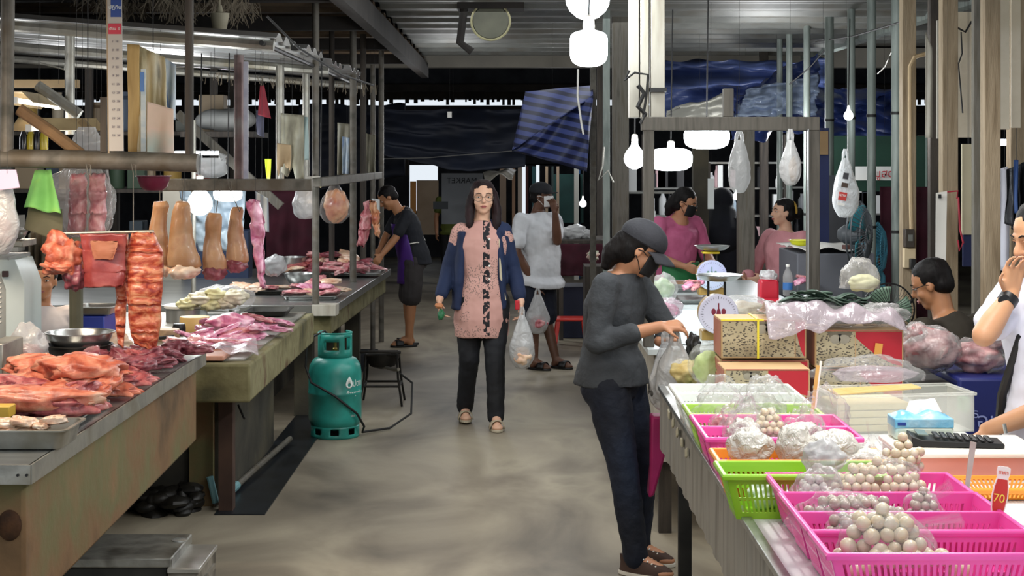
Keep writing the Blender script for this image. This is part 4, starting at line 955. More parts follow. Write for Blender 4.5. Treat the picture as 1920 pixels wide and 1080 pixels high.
basket(.565, 1.00, 4.79, 4.995, .85, .965, M_pink, 'rear one of the two far pink baskets, before the light green', 'far pair of pink baskets')
basket(.565, .97, 5.02, 5.21, .85, .965, mat('light_green_plastic', '#9fc746', '#b2d460', scale=3, rough=.35), 'light green basket behind the far pink baskets')
basket(.565, .97, 5.24, 5.44, .85, .965, M_wht, 'white basket behind the light green basket', 'white baskets at the far end')
basket(.565, .97, 5.46, 5.66, .85, .965, M_wht, 'white basket nearest the leopard cartons', 'white baskets at the far end')
basket(1.22, 1.46, 4.28, 4.44, .85, .885, M_orange, 'low orange tray in front of the drawer box')

# balls in clear bags
BALL = {}
def ball_proto(r, m, seed):
    k = (r, m.name, seed)
    if k not in BALL:
        b = MB(); b.ell((0, 0, 0), (r, r*.97, r*.9), n=14, m=9); b.rough(r*.05, 30, seed); me = b.mesh('ball'); me.materials.append(m); me.polygons.foreach_set('use_smooth', [True]*len(me.polygons)); BALL[k] = me
    return BALL[k]
M_ball = mat('cream_ball', '#c2b08f', '#d1c3a8', '#d8ceba', scale=14, rough=.38, sss=.12, coat=.15)
M_ballw = mat('white_ball', '#bdb7ad', '#cbc7be', scale=14, rough=.35, sss=.12, coat=.2)
M_ballg = mat('grey_ball', '#8f8275', '#b3a697', '#a29385', scale=12, rough=.4, coat=.2)
def balls(cx, cy, z0, rx, ry, hz, r, m, label, group, seed, name='meatball', cat='meatball'):
    rr = random.Random(seed); pts = []; s = r*1.72
    nz = int(hz/s)+1
    for k in range(nz+1):
        z = z0+r*.9+k*s*.82
        sc = math.sqrt(max(0, 1-((k*s*.82)/(hz+.001))**2)) if hz > 0 else 1
        nx = int(2*rx*sc/s)+1; ny = int(2*ry*sc/s)+1
        for i in range(-nx, nx+1):
            for j in range(-ny, ny+1):
                x = (i+(.5 if k % 2 else 0))*s; y = (j+(.5 if k % 2 else 0))*s
                if (x/max(rx*sc, .001))**2+(y/max(ry*sc, .001))**2 > 1: continue
                # keep only the outer shell: inner ones are never seen
                inner = (x/(rx*sc+1e-6))**2+(y/(ry*sc+1e-6))**2 < .3 and (k+1)*s*.82 < hz*.8
                if inner: continue
                pts.append((cx+x+rr.uniform(-.12, .12)*r, cy+y+rr.uniform(-.12, .12)*r, z+rr.uniform(-.15, .15)*r))
    pts = [q for q in pts if q[2] > z0+hz*.72 or q[1] < cy+ry*.15]
    zm = sum(q[2] for q in pts)/max(1, len(pts))
    for q in pts:
        o = bpy.data.objects.new(name, ball_proto(r, m, rr.randrange(3))); COL.objects.link(o); o.location = q; o.rotation_euler = (rr.uniform(0, 3), rr.uniform(0, 3), 0)
        sc = rr.uniform(.9, 1.08); o.scale = (sc, sc, sc); tag(o, label+', '+('upper ' if q[2] > zm else 'lower ')+('left' if q[0] < cx-rx*.33 else 'right' if q[0] > cx+rx*.33 else 'middle'), cat, group)
    return len(pts)
def filmdome(name, cx, cy, z0, rx, ry, h, m, label, seed, amp=.10, tail=None, group=None):
    b = MB(); o = Vector((seed*3.1, seed*2.7, seed)); n = 36; K = 14; rs = []
    for i in range(K+1):
        a = PI/2*i/K; ring = []
        for k in range(n):
            tt = 2*PI*k/n; d = Vector((math.cos(a)*math.cos(tt), math.cos(a)*math.sin(tt), math.sin(a)))
            r = 1+mn.noise(d*2.2+o)*amp*2+mn.noise(d*7+o)*amp*.8
            ring.append((cx+d.x*rx*r, cy+d.y*ry*r, z0+max(0, d.z)*h*r))
        rs.append(ring)
    b.rings(rs, close=False)
    if tail:   # gathered knot end
        p = Vector(tail); c = Vector((cx, cy, z0+h*.6)); d = (p-c)
        for k in range(7):
            w = d.cross(Vector((0, 0, 1))).normalized()*((k-3)*.012)
            a, q = c+w*.5, p+w*1.4+Vector((0, 0, .006*math.sin(k*2)))
            q2 = p+w*1.4+d*.0+Vector((0, 0, .012))
            i0 = [b.vert(a), b.vert(q), b.vert(q2), b.vert(a+Vector((0, 0, .01)))]; b.face(*i0)
    return b.build(name, m, None, label, 'plastic bag', group, auto=180)
nb = 0
zb = .86
nb += balls(.785, 3.385, .915, .092, .05, .092, .0175, M_ball, 'big cream ball bagged in the nearest pink basket', 'big cream balls in the nearest pink basket', 1)
nb += balls(.825, 3.315, .905, .118, .024, .045, .0165, M_ball, 'cream ball loose at the front of the nearest pink basket', 'loose cream balls at the front of the nearest basket', 2)
filmdome('ball_bag', .79, 3.385, .91, .115, .07, .115, M_film, 'clear bag of big cream balls in the nearest pink basket', 3, tail=(.945, 3.36, 1.01))
nb += balls(.765, 3.56, .915, .075, .035, .055, .0135, M_ballg, 'grey meatball in the second pink basket', 'grey meatballs in the second basket', 4)
filmdome('ball_bag', .775, 3.56, .90, .09, .065, .085, M_film, 'clear bag of grey meatballs in the second pink basket', 5, tail=(.69, 3.54, .99))
nb += balls(.80, 3.75, .915, .12, .04, .055, .0135, M_ballg, 'grey meatball in the third pink basket, left bag', 'grey meatballs in the left bag of the third basket', 6)
nb += balls(.965, 3.76, .915, .045, .04, .06, .0115, M_ballg, 'grey meatball in the third pink basket, small right bag', 'grey meatballs in the small right bag of the third basket', 7)
filmdome('ball_bag', .77, 3.75, .91, .12, .06, .08, M_film, 'clear bag of grey meatballs at left in the third pink basket', 8)
filmdome('ball_bag', .965, 3.76, .91, .055, .05, .08, M_film, 'small clear bag of grey meatballs at right in the third pink basket', 9, tail=(1.03, 3.75, 1.0))
nb += balls(.905, 3.97, .93, .125, .05, .075, .0135, M_ball, 'small cream ball in the fourth pink basket, middle heap', 'small cream balls heaped in the fourth basket', 10)
nb += balls(.985, 4.03, .985, .05, .035, .07, .0125, M_ball, 'small cream ball of the peak above the fourth pink basket', 'small cream balls of the tall peak', 11)
nb += balls(.745, 3.95, .92, .05, .05, .05, .0115, M_ballw, 'white ball at the left of the fourth pink basket', 'white balls at the left of the fourth basket', 12)
filmdome('ball_bag', .90, 3.97, .92, .135, .075, .115, M_film, 'clear bag of small cream balls in the fourth pink basket', 13)
filmdome('ball_bag', .76, 3.96, .92, .07, .06, .09, M_filmw, 'milky bag of white balls at the left of the fourth basket', 14)
lump('plastic_bag', (.80, 4.10, 1.005), (.05, .04, .045), M_bagw, 'knotted translucent white bag standing above the lime basket', 'plastic bag', 15, .15)
# lime basket contents
lump('ice_pack', (.70, 4.15, .90), (.09, .05, .04), mat('pale_ice', '#cfd8d4', '#e2e8e4', scale=12, rough=.3), 'pale frosty pack inside the lime basket', 'pack', 16, .2)
# white bags on the orange basket
for i, (x, y, r, lab) in enumerate([(.645, 4.34, (.06, .045, .055), 'round white bag at the left of the orange tray'), (.77, 4.36, (.05, .05, .06), 'white bag with pointed ears in the middle of the orange tray'), (.87, 4.34, (.08, .05, .05), 'large cream white bag at the right of the orange tray'), (.96, 4.30, (.05, .04, .025), 'small flat white packet at the right end of the orange tray')]):
    lump('white_pack', (x, y, .95+r[2]*.6), r, plastic('white_food_bag', '#cfcbc2', clear=.12, rough=.25, bump=1, bscale=30), lab, 'plastic bag', 80+i, .10, fine=.03)
# far pink baskets
nb += balls(.755, 4.72, .93, .06, .05, .085, .0115, M_ball, 'cream ball in the standing bag of the far pink baskets', 'cream balls in the far pink baskets', 20)
filmdome('ball_bag', .755, 4.72, .92, .075, .06, .11, M_film, 'clear bag of cream balls standing in the far pink baskets', 21)
for i, (x, y, r, lab) in enumerate([(.68, 4.70, (.05, .045, .05), 'white pack at the left of the front far pink basket'), (.86, 4.70, (.055, .05, .045), 'white pack right of the cream balls in the far pink basket'), (.65, 4.92, (.04, .04, .03), 'greyish pack in the rear far pink basket')]):
    lump('white_pack', (x, y, .93+r[2]*.5), r, MC['white_food_bag'] if i < 2 else M_meat['rose'], lab, 'plastic bag', 90+i, .16)
    filmdome('clear_bag', x, y, .93, r[0]*1.25, r[1]*1.3, r[2]*2.3, M_film, 'clear film around the '+lab, 95+i, amp=.14)
nb += balls(1.035, 4.60, .852, .05, .05, .075, .013, M_ballw, 'white ball in the knotted bag beside the far pink baskets', 'white balls in the knotted bag', 23)
filmdome('ball_bag', 1.035, 4.60, .85, .062, .062, .115, M_film, 'knotted clear bag of white balls right of the far pink baskets', 24, tail=(1.03, 4.60, 1.0))
nb += balls(1.20, 3.72, .852, .06, .05, .04, .013, M_ballw, 'white ball in the bag behind the price card', 'white balls behind the price card', 25)
filmdome('ball_bag', 1.20, 3.72, .85, .08, .07, .07, M_film, 'clear bag of white balls behind the price card', 26)
nb += balls(1.235, 3.40, .852, .05, .05, .05, .014, M_ballg, 'grey ball in the bag at the right frame edge', 'grey balls at the right frame edge', 27)
filmdome('ball_bag', 1.235, 3.40, .85, .07, .06, .075, M_film, 'clear bag of grey balls at the right frame edge', 28)
# green/white baskets contents
for i, (x, y, lab, m) in enumerate([(.66, 5.12, 'small clear packet at the left of the light green basket', M_film), (.80, 5.12, 'clear packet with green leaf in the light green basket', M_filmw), (.70, 5.34, 'clear lidded pack in the front white basket', M_filmw), (.86, 5.34, 'second clear pack in the front white basket', M_film), (.72, 5.56, 'clear pack in the rear white basket', M_film), (.88, 5.56, 'flat clear pack at right in the rear white basket', M_filmw)]):
    filmdome('clear_pack', x, y, .93, .08, .07, .085, m, lab, 110+i, amp=.12)
lump('green_leaf', (.82, 5.12, .965), (.04, .02, .02), mat('fresh_leaf', '#7da23c', '#9cbc58', scale=7, rough=.5), 'piece of green leaf inside a clear packet of the light green basket', 'vegetable', 3)
# loose film sheets above baskets
for i, (x, y, z, w, h, d, lab) in enumerate([(.70, 4.85, .98, .14, .10, .05, 'upright crumpled clear film bag over the far pink baskets, left'), (.95, 4.90, .98, .16, .11, .05, 'upright crumpled clear film bag over the far pink baskets, right'), (.83, 5.15, .98, .2, .09, .05, 'clear film bag rising from the light green basket')]):
    filmdome('clear_bag', x, y, z-.03, w/2, d, h, M_film, lab, 120+i, amp=.2)

# price card and stick
t = thing('price_card', 'red leaf shaped price card with yellow 70 on the pink basket rim', 'price card', (XW(1870, 3.68), 3.66, .965))
M_card = mat('card_white', '#f0e9df', rough=.5); M_red = mat('card_red', '#c4322c', '#cf3d33', scale=5, rough=.5)
c = P(1875, 930, 3.66); Rm = Matrix.Rotation(math.radians(-12), 3, 'Y')
Rm = Matrix.Rotation(math.radians(9), 3, 'Y')
def leafout(s, top_w=.55):
    out = []
    for x, z in [(0, -1), (.28, -.82), (.52, -.45), (.62, -.05), (.55, .35), (.42, .62), (.50, .80), (.48, .96), (.3, 1), (-.3, 1), (-.48, .96), (-.50, .80), (-.42, .62), (-.55, .35), (-.62, -.05), (-.52, -.45), (-.28, -.82)]:
        out.append((x, z))
    return out
def flat(name, pts, sx, sz, off, th, m, par):
    b = MB(); b.prism([c+Rm @ Vector((x*sx, off, z*sz)) for x, z in pts], Rm @ Vector((0, th, 0))); return b.build(name, m, par, bevel=0, smooth=False)
flat('card', leafout(1), .031, .068, 0, .003, M_card, t)
flat('red_face', [(x, z) for x, z in leafout(1) if z < .7], .0265, .062, -.0008, .0008, M_red, t)
text('number', '70', mat('card_yellow', '#f3dd55', rough=.5), c+Rm @ Vector((-.002, -.0016, -.006)), (PI/2, math.radians(9), 0), .027, t)
text('word', 'ราคา', mat('card_orange', '#e0592c', rough=.5), c+Rm @ Vector((0, -.0016, .054)), (PI/2, math.radians(9), 0), .012, t)
text('unit', '.-', MC['card_yellow'], c+Rm @ Vector((0, -.0016, -.040)), (PI/2, math.radians(9), 0), .014, t)
b = MB(); b.prism([P(1820, 828, 3.95), P(1831, 830, 3.95), P(1822, 890, 3.95), P(1813, 944, 3.95), P(1806, 944, 3.95), P(1812, 890, 3.95)], (0, .003, 0))
b.build('card_stick', mat('grey_strip', '#a59a8e', '#c9c0b5', scale=9, rough=.5), None, 'bare grey white plastic stick standing in the third pink basket', 'stick')
b = MB(); b.box((XW(1528, 5.0), 5.0, 1.045), (.011, .004, .155), RY(7)); o = b.build('card_stick', mat('bamboo_strip', '#c99a4e', '#dcb36a', scale=8, rough=.5), None, 'thin bamboo stick with white edge standing behind the far pink baskets', 'stick')
b = MB(); b.box((XW(1534, 5.0), 5.003, 1.06), (.007, .003, .15), RY(7)); b.build('white_edge', M_card, o)
# drawer box, tissue, calculator
t = thing('drawer_box', 'small white drawer box with pink front and rounded lid', 'drawer box', (1.29, 4.65, .85))
x0, x1 = XW(1688, 4.55), XW(1955, 4.55)
M_ivory = mat('ivory_plastic', '#e6dfd0', '#eee8dc', scale=3, rough=.35)
MB().span((x0-.008, 4.50, .925), (x1, 4.79, .942)).build('lid', M_ivory, t, bevel=.006, seg=3)
MB().span((x0, 4.53, .85), (x0+.006, 4.77, .925)).build('side', mat('side_pink', '#ddbfae', rough=.5), t)
MB().span((x0, 4.515, .85), (x0+.04, 4.54, .925)).build('front_post', M_ivory, t, bevel=.003)
MB().span((x0+.03, 4.515, .85), (x1, 4.54, .862)).build('front_rail', M_ivory, t)
MB().span((x0+.042, 4.522, .864), (x1-.01, 4.54, .923)).build('drawer', mat('salmon_plastic', '#dd8f80', '#e59c8c', scale=2, rough=.4), t, bevel=.003)
t = thing('tissue_pack', 'blue and white tissue packet with tissue sticking out, on the drawer box', 'tissue pack', (XW(1726, 4.74), 4.75, .942))
xa, xb = XW(1672, 4.74), XW(1782, 4.74)
b = MB(); b.span((xa, 4.70, .942), (xb, 4.80, .978)); b.build('lower_half', mat('pale_aqua_print', '#8fc2c8', '#c3cfbe', '#cfd3c4', scale=8, rough=.35), t, bevel=.008)
b = MB(); b.grid(lambda u, v: (xa+(xb-xa)*u, 4.70+.10*v, 1.0+.022*math.sin(PI*u)**.5*math.sin(PI*v)**.5*(1+.35*math.sin(u*11))), 16, 8); b.span((xa, 4.70, .976), (xb, 4.80, 1.004))
b.build('upper_half', mat('sky_blue_print', '#3f94c0', '#6fb4d2', '#a9ccd8', scale=8, rough=.3, bump=.3), t, auto=40, bevel=.003)
MB().span((xa+.008, 4.697, .985), (xa+.032, 4.703, .993)).build('logo_patch', mat('navy_print', '#233b88', rough=.4), t)
cloth('tissue', [P(1705, 752, 4.76), P(1752, 748, 4.76), P(1768, 772, 4.74), P(1694, 782, 4.74)], mat('tissue_white', '#f0eeea', rough=.8), None, None, folds=2, depth=.008, parent=t, solid=.001)
t = thing('calculator', 'black desk calculator tilted up on the drawer box', 'calculator', (XW(1795, 4.6), 4.6, .942))
b = MB(); b.M = Matrix.Translation((XW(1794, 4.6), 4.62, .944)) @ Matrix.Rotation(math.radians(-6), 4, 'Z')
b.prism([(-.13, -.055, 0), (.13, -.055, 0), (.13, -.055, .012), (-.10, -.055, .020), (-.13, -.055, .030)], (0, .11, 0)); b.build('case', M_black, t, bevel=.003)
b = MB(); b.M = Matrix.Translation((XW(1794, 4.6), 4.62, .944)) @ Matrix.Rotation(math.radians(-6), 4, 'Z') @ Matrix.Rotation(math.radians(3.5), 4, 'Y')
keys = MB()
for i in range(8):
    for j in range(5):
        k = MB(); k.M = b.M; k.box((-.055+i*.021, -.040+j*.0185, .0235), (.016, .013, .006)); k.build('key', mat('grey_key', '#2c2d2e', rough=.4), t, bevel=.002, seg=1)
b.box((-.098, 0, .0265), (.03, .085, .003)); b.build('display', mat('lcd', '#6f7a70', rough=.15), t)
# tray of wooden skewers in a long clear box
t = thing('storage_box', 'long clear plastic box lying behind the far baskets', 'box', (1.2, 5.5, .85))
M_clearbox = plastic('frosted_plastic', '#e8e9e0', clear=.75, rough=.3, bump=.15)
Rb = 8
def LB(p): return Matrix.Translation((1.32, 5.45, .85)) @ Matrix.Rotation(math.radians(Rb), 4, 'Z') @ Vector(p)
def lb(name, lo, hi, m, parent=t, **k):
    b = MB(); b.M = Matrix.Translation((1.30, 5.45, .85)) @ Matrix.Rotation(math.radians(Rb), 4, 'Z'); b.span(lo, hi); return b.build(name, m, parent, **k)
lb('front_wall', (-.24, -.11, 0), (.24, -.106, .125), M_clearbox); lb('back_wall', (-.24, .106, 0), (.24, .11, .125), M_clearbox)
lb('end_wall', (-.24, -.106, 0), (-.236, .106, .125), M_clearbox); lb('end_wall', (.236, -.106, 0), (.24, .106, .125), M_clearbox)
lb('floor_panel', (-.24, -.11, 0), (.24, .11, .004), M_clearbox)
for lo, hi in (((-.247, -.118, .122), (.247, -.104, .132)), ((-.247, .104, .122), (.247, .118, .132)), ((.234, -.118, .122), (.247, .118, .132)), ((-.247, -.118, .122), (-.234, .118, .132))):
    lb('rim', lo, hi, M_clearbox, bevel=.002)
lb('latch', (.24, -.03, .05), (.262, .03, .10), mat('mint_latch', '#6fc68f', rough=.4), bevel=.004)
for k in range(4):
    o = lb('wooden_block', (-.23, -.10+k*.0, .006+k*.024), (.02, .09, .028+k*.024), mat('pale_wood', '#d6c596', '#e2d4ab', scale=6, rough=.6, stretch=(1, 8, 8)), None, label='pale wooden stick bundle in the clear box, layer '+['at the bottom', 'second from the bottom', 'third from the bottom', 'on top'][k], cat='wooden sticks', group='stick bundles in the clear box', bevel=.003)
for k in range(6):
    b = MB(); b.M = Matrix.Translation((1.30, 5.45, .85)) @ Matrix.Rotation(math.radians(Rb+2), 4, 'Z'); b.tube([(-.25, -.11+k*.014, .136+.001*k), (.05, -.105+k*.014, .15)], .004, 6)
    b.build('skewer', mat('bamboo', '#d9b56c', '#e9cf95', scale=8, rough=.45), None, 'bamboo skewer on the clear box rim, '+['frontmost', 'second from the front', 'third from the front', 'fourth from the front', 'fifth from the front', 'hindmost'][k], 'skewer', 'bamboo skewers on the clear box')
filmdome('clear_bag', XW(1625, 5.75), 5.75, .975, .20, .11, .085, M_film, 'large clear film bag lying over the clear box under the cartons', 131, amp=.1)
lump('film_roll', (XW(1640, 5.8), 5.8, .985), (.15, .06, .03), M_filmp, 'pinkish roll of film in the large clear bag', 'film', 13, .1)
# leopard cartons
def leo_mat():
    if 'leopard_print' in MC: return MC['leopard_print']
    m = mat('leopard_print', '#a39878', '#b8ac8c', '#807459', scale=5, rough=.5, detail=3); nt = m.node_tree; N = nt.nodes; L = nt.links; b = N['Principled BSDF']
    src = b.inputs['Base Color'].links[0].from_socket
    tc = N.new('ShaderNodeTexCoord'); mp = N.new('ShaderNodeMapping'); mp.inputs['Rotation'].default_value = (0, .6, 0); mp.inputs['Scale'].default_value = (85, 1, 160); L.new(tc.outputs['Object'], mp.inputs['Vector'])
    v = N.new('ShaderNodeTexVoronoi'); v.inputs['Scale'].default_value = 1; v.inputs['Randomness'].default_value = .9; L.new(mp.outputs['Vector'], v.inputs['Vector'])
    lt = N.new('ShaderNodeMath'); lt.operation = 'LESS_THAN'; lt.inputs[1].default_value = .38; L.new(v.outputs['Distance'], lt.inputs[0])
    mx = N.new('ShaderNodeMix'); mx.data_type = 'RGBA'; L.new(lt.outputs[0], mx.inputs['Factor']); L.new(src, mx.inputs['A']); mx.inputs['B'].default_value = srgb('#4b443a'); L.new(mx.outputs['Result'], b.inputs['Base Color'])
    return m
M_leo = leo_mat(); M_cb = mat('carton_board', '#b59468', '#c6a67a', scale=3, rough=.7); M_cbe = mat('carton_edge', '#a8624e', '#b97a62', scale=4, rough=.7)
M_cred = mat('carton_red', '#b01e2c', '#c02634', scale=2, rough=.45); M_mz = mat('muzzle_grey', '#a9a390', '#8a8474', scale=8, rough=.5); M_mzd = mat('fur_shadow_print', '#6a6352', '#7d7563', scale=7, rough=.5)  # last one is the darker printed fur of the face
def carton(px0, px1, py0, py1, Y, label, frac=.45, flip=False, strap=False, seed=0, d=.22):
    x0, x1 = XW(px0, Y), XW(px1, Y); z1, z0 = ZW(py0, Y), max(.851, ZW(py1, Y))
    t = thing('printed_carton', label, 'carton', ((x0+x1)/2, Y, z0), 'leopard printed cartons')
    MB().span((x0, Y, z0), (x1, Y+d, z1)).build('box_body', M_cb, t, bevel=.003)
    e = .006; xm = x0+(x1-x0)*frac
    MB().span((x0+e, Y-.0015, z0+e), (xm, Y, z1-e)).build('spotted_print', M_leo, t)
    MB().span((xm+.004, Y-.0015, z0+e), (x1-e, Y, z1-e)).build('red_print', M_cred, t)
    MB().span((x0+e+.0, Y-.003, z1-.004), (x1-e, Y+.001, z1)).build('top_flap_edge', M_cbe, t)
    # lower part of the cat-like face: muzzle patches, nose line
    mx = x0+(xm-x0)*.62; h = z1-z0
    b = MB()
    for s in (-1, 1): b.prism([(mx+s*h*.12+h*.15*math.cos(a)*1.0, Y-.0024, z1-e-h*.20+h*.12*math.sin(a)) for a in [2*PI*k/16 for k in range(16)]], (0, .001, 0))
    b.build('muzzle_print', M_mz, t, smooth=False)
    b = MB(); b.prism([(mx-h*.34, Y-.002, z1-e-.001), (mx+h*.34, Y-.002, z1-e-.001), (mx+h*.24, Y-.002, z1-h*.26), (mx, Y-.002, z1-h*.36), (mx-h*.24, Y-.002, z1-h*.26)], (0, .0005, 0)); b.build('face_print', M_mzd, t, smooth=False)
    b = MB(); b.prism([(mx-h*.06, Y-.0032, z1-h*.10), (mx+h*.06, Y-.0032, z1-h*.10), (mx, Y-.0032, z1-h*.18)], (0, .0006, 0)); b.build('nose_print', M_black, t, smooth=False)
    # spotted curve cut into red half
    b = MB(); r = h*.75; pts = [(xm+.004, Y-.002, z0+e)]+[(xm+.004+(x1-e-xm-.004)*k/10, Y-.002, z0+e+r*(1-k/10)**1.6) for k in range(11)]; b.prism(pts, (0, .0006, 0)); b.build('spotted_curve', M_leo, t, smooth=False)
    MB().span((x0-.0015, Y+.01, z0+e), (x0, Y+d-.01, z1-e)).build('side_print', M_cbe, t)
    if strap:
        ys = mat('yellow_strap', '#e8d63c', rough=.4); xs = x0+(x1-x0)*strap
        b = MB(); b.span((xs, Y-.004, z0), (xs+.008, Y-.002, z1+.002)); b.span((xs, Y-.004, z1+.001), (xs+.008, Y+d, z1+.003)); b.build('strap', ys, t)
        b = MB(); b.span((x0, Y-.0035, z1-.003), (x1*.5+x0*.5, Y+.01, z1+.003)); b.build('strap', ys, t)
    return t
carton(1352, 1512, 600, 672, 6.0, 'open topped leopard print carton with yellow strap, top of the left stack', .86, strap=.42)
carton(1350, 1517, 675, 700, 6.02, 'red leopard carton squeezed in the middle of the left stack', .2)
carton(1350, 1517, 702, 762, 6.02, 'leopard carton at the bottom of the left stack behind the small front one', .5)
carton(1358, 1519, 692, 745, 5.76, 'small leopard carton standing in front of the left stack', .5, d=.2)
carton(1528, 1694, 619, 689, 6.0, 'leopard print carton with red half, top of the right stack', .45)
carton(1530, 1694, 692, 762, 6.02, 'leopard carton at the bottom of the right stack', .5)
t = [o for o in bpy.data.objects if o.name.startswith('printed_carton')]
q = P(1647, 655, 5.99); b = MB(); b.box(q, (.028, .002, .045), RY(8)); b.build('price_tag', mat('orange_tag', '#e0a04a', rough=.5), None, 'small orange and white tag hanging on the right top carton', 'tag')
b = MB(); b.box((0, 0, 0), (.1, .1, .1))
# crumpled film bundle draped over the cartons, leaf parcel
zt = ZW(600, 6.0)
b = MB()
def film_fn(u, v):
    x = XW(1436+260*u, 6.0); y = 5.93+.3*v; z = zt+.012+.055*math.sin(PI*min(1, .15+v))*(.7+.3*math.sin(u*5))+mn.noise(Vector((u*7, v*4, 2)))*.03
    if v < .25: z -= (.25-v)*(.30*(1-u)**1.5+.06+.10*abs(mn.noise(Vector((u*4, 0, 0)))))
    if u > .9: z -= (u-.9)*.4
    return (x, y, z)
b.grid(film_fn, 60, 26).build('film_bundle', M_filmp, None, 'pinkish clear film bundle spread over both carton stacks', 'plastic film', auto=180, solid=.004)
for i, (px, py, r) in enumerate([(1490, 585, (.11, .08, .045)), (1570, 588, (.13, .08, .045)), (1650, 590, (.10, .08, .045)), (1525, 575, (.10, .06, .03))]):
    lump('film_roll', P(px, py, 6.08), r, M_filmw, ['left crumpled roll of clear film on the cartons', 'middle crumpled roll of clear film on the cartons', 'right crumpled roll of clear film on the cartons', 'upper crumpled roll of clear film on the cartons'][i], 'plastic film', 140+i, .14, fine=.06)
lf = mat('dark_leaf', '#24352b', '#41574a', '#6f8276', scale=9, rough=.35, bump=.4, detail=6)
tl = thing('leaf_parcel', 'dark banana leaf parcel wrapped in film on top of the cartons', 'leaves', P(1560, 578, 6.1))
rr = random.Random(12)
for k in range(16):
    px = rr.uniform(1500, 1615); z = rr.uniform(0, 24); b = MB(); L_ = rr.uniform(.07, .13); a0 = rr.uniform(-.35, .35)
    c0_ = P(px, 573-z*(1-abs(px-1560)/90), 6.1)+Vector((0, rr.uniform(-.06, .06), 0))
    def fnl(u, v, c0_=c0_, L_=L_, a0=a0):
        x = (u-.5)*2*L_; w = .035*(1-(2*u-1)**2)**.5
        return (c0_.x+x*math.cos(a0), c0_.y+(v-.5)*2*w, c0_.z+x*math.sin(a0)*.7+abs(v-.5)*.02+.012*math.sin(u*7+k))
    b.grid(fnl, 12, 4).build('leaf', lf, tl, solid=.002)
lump('black_tray', P(1560, 576, 6.1), (.16, .07, .016), M_black, 'flat black bag under the leaf parcel', 'bag', 6, .08)
filmdome('clear_bag', XW(1612, 6.35), 6.35, ZW(540, 6.35), .08, .06, .12, M_filmw, 'puffed clear bag standing behind the leaf parcel', 151, amp=.12)
lump('noodle_pack', (XW(1615, 6.4), 6.36, ZW(545, 6.35)+.03), (.06, .04, .035), mat('pale_yellow_food', '#c9c68a'), 'pale yellow contents of the puffed clear bag', 'food', 13)
# bags of pork on the blue bin at right
bx0, bx1 = XW(1786, 6.2), XW(1960, 6.2)
t = thing('blue_bin', 'navy blue woven bin with pale lettering behind the drawer box', 'bin', ((bx0+bx1)/2, 6.3, 0))
MB().span((bx0, 6.12, 0), (bx1, 6.7, .925)).build('body', mat('navy_plastic', '#141d5c', '#1a2570', scale=3, rough=.5), t, bevel=.012)
text('lettering', 'อนุบ', mat('pale_lilac_print', '#8d96c8', rough=.5), P(1868, 790, 6.112), (PI/2, 0, 0), .085, t)
text('lettering', 'ธ', MC['pale_lilac_print'], P(1829, 776, 6.112), (PI/2, 0, 0), .05, t)
MB().span((1.53, 6.12, .0), (bx0-.01, 6.6, .90)).build('side_stand', M_steel_dark, None, 'dark stand under the bagged pork beside the navy bin', 'stand', bevel=.005)
for i, (px, py, r, lab) in enumerate([(1745, 655, (.125, .10, .09), 'big clear bag of dark pork at the left on the stand'), (1832, 668, (.115, .09, .07), 'clear bag of pork in the middle on the navy bin'), (1868, 632, (.085, .08, .06), 'clear bag of pork behind, at the student\'s elbow'), (1720, 628, (.05, .05, .05), 'pale bag corner above the big clear bag of pork')]):
    q = P(px, py, 6.3)
    lump('pork_piece', q, [k*.88 for k in r], mat('bagged_pork', '#7a4344', '#a0676a', '#c79a98', '#d9bfb9', scale=11, rough=.4, detail=5, dist=1), 'dark pork filling the '+lab, 'meat', 160+i, .12)
    lump('pork_bag', q, r, M_filmw if i != 1 else M_film, lab, 'plastic bag', 170+i, .13, fine=.05)
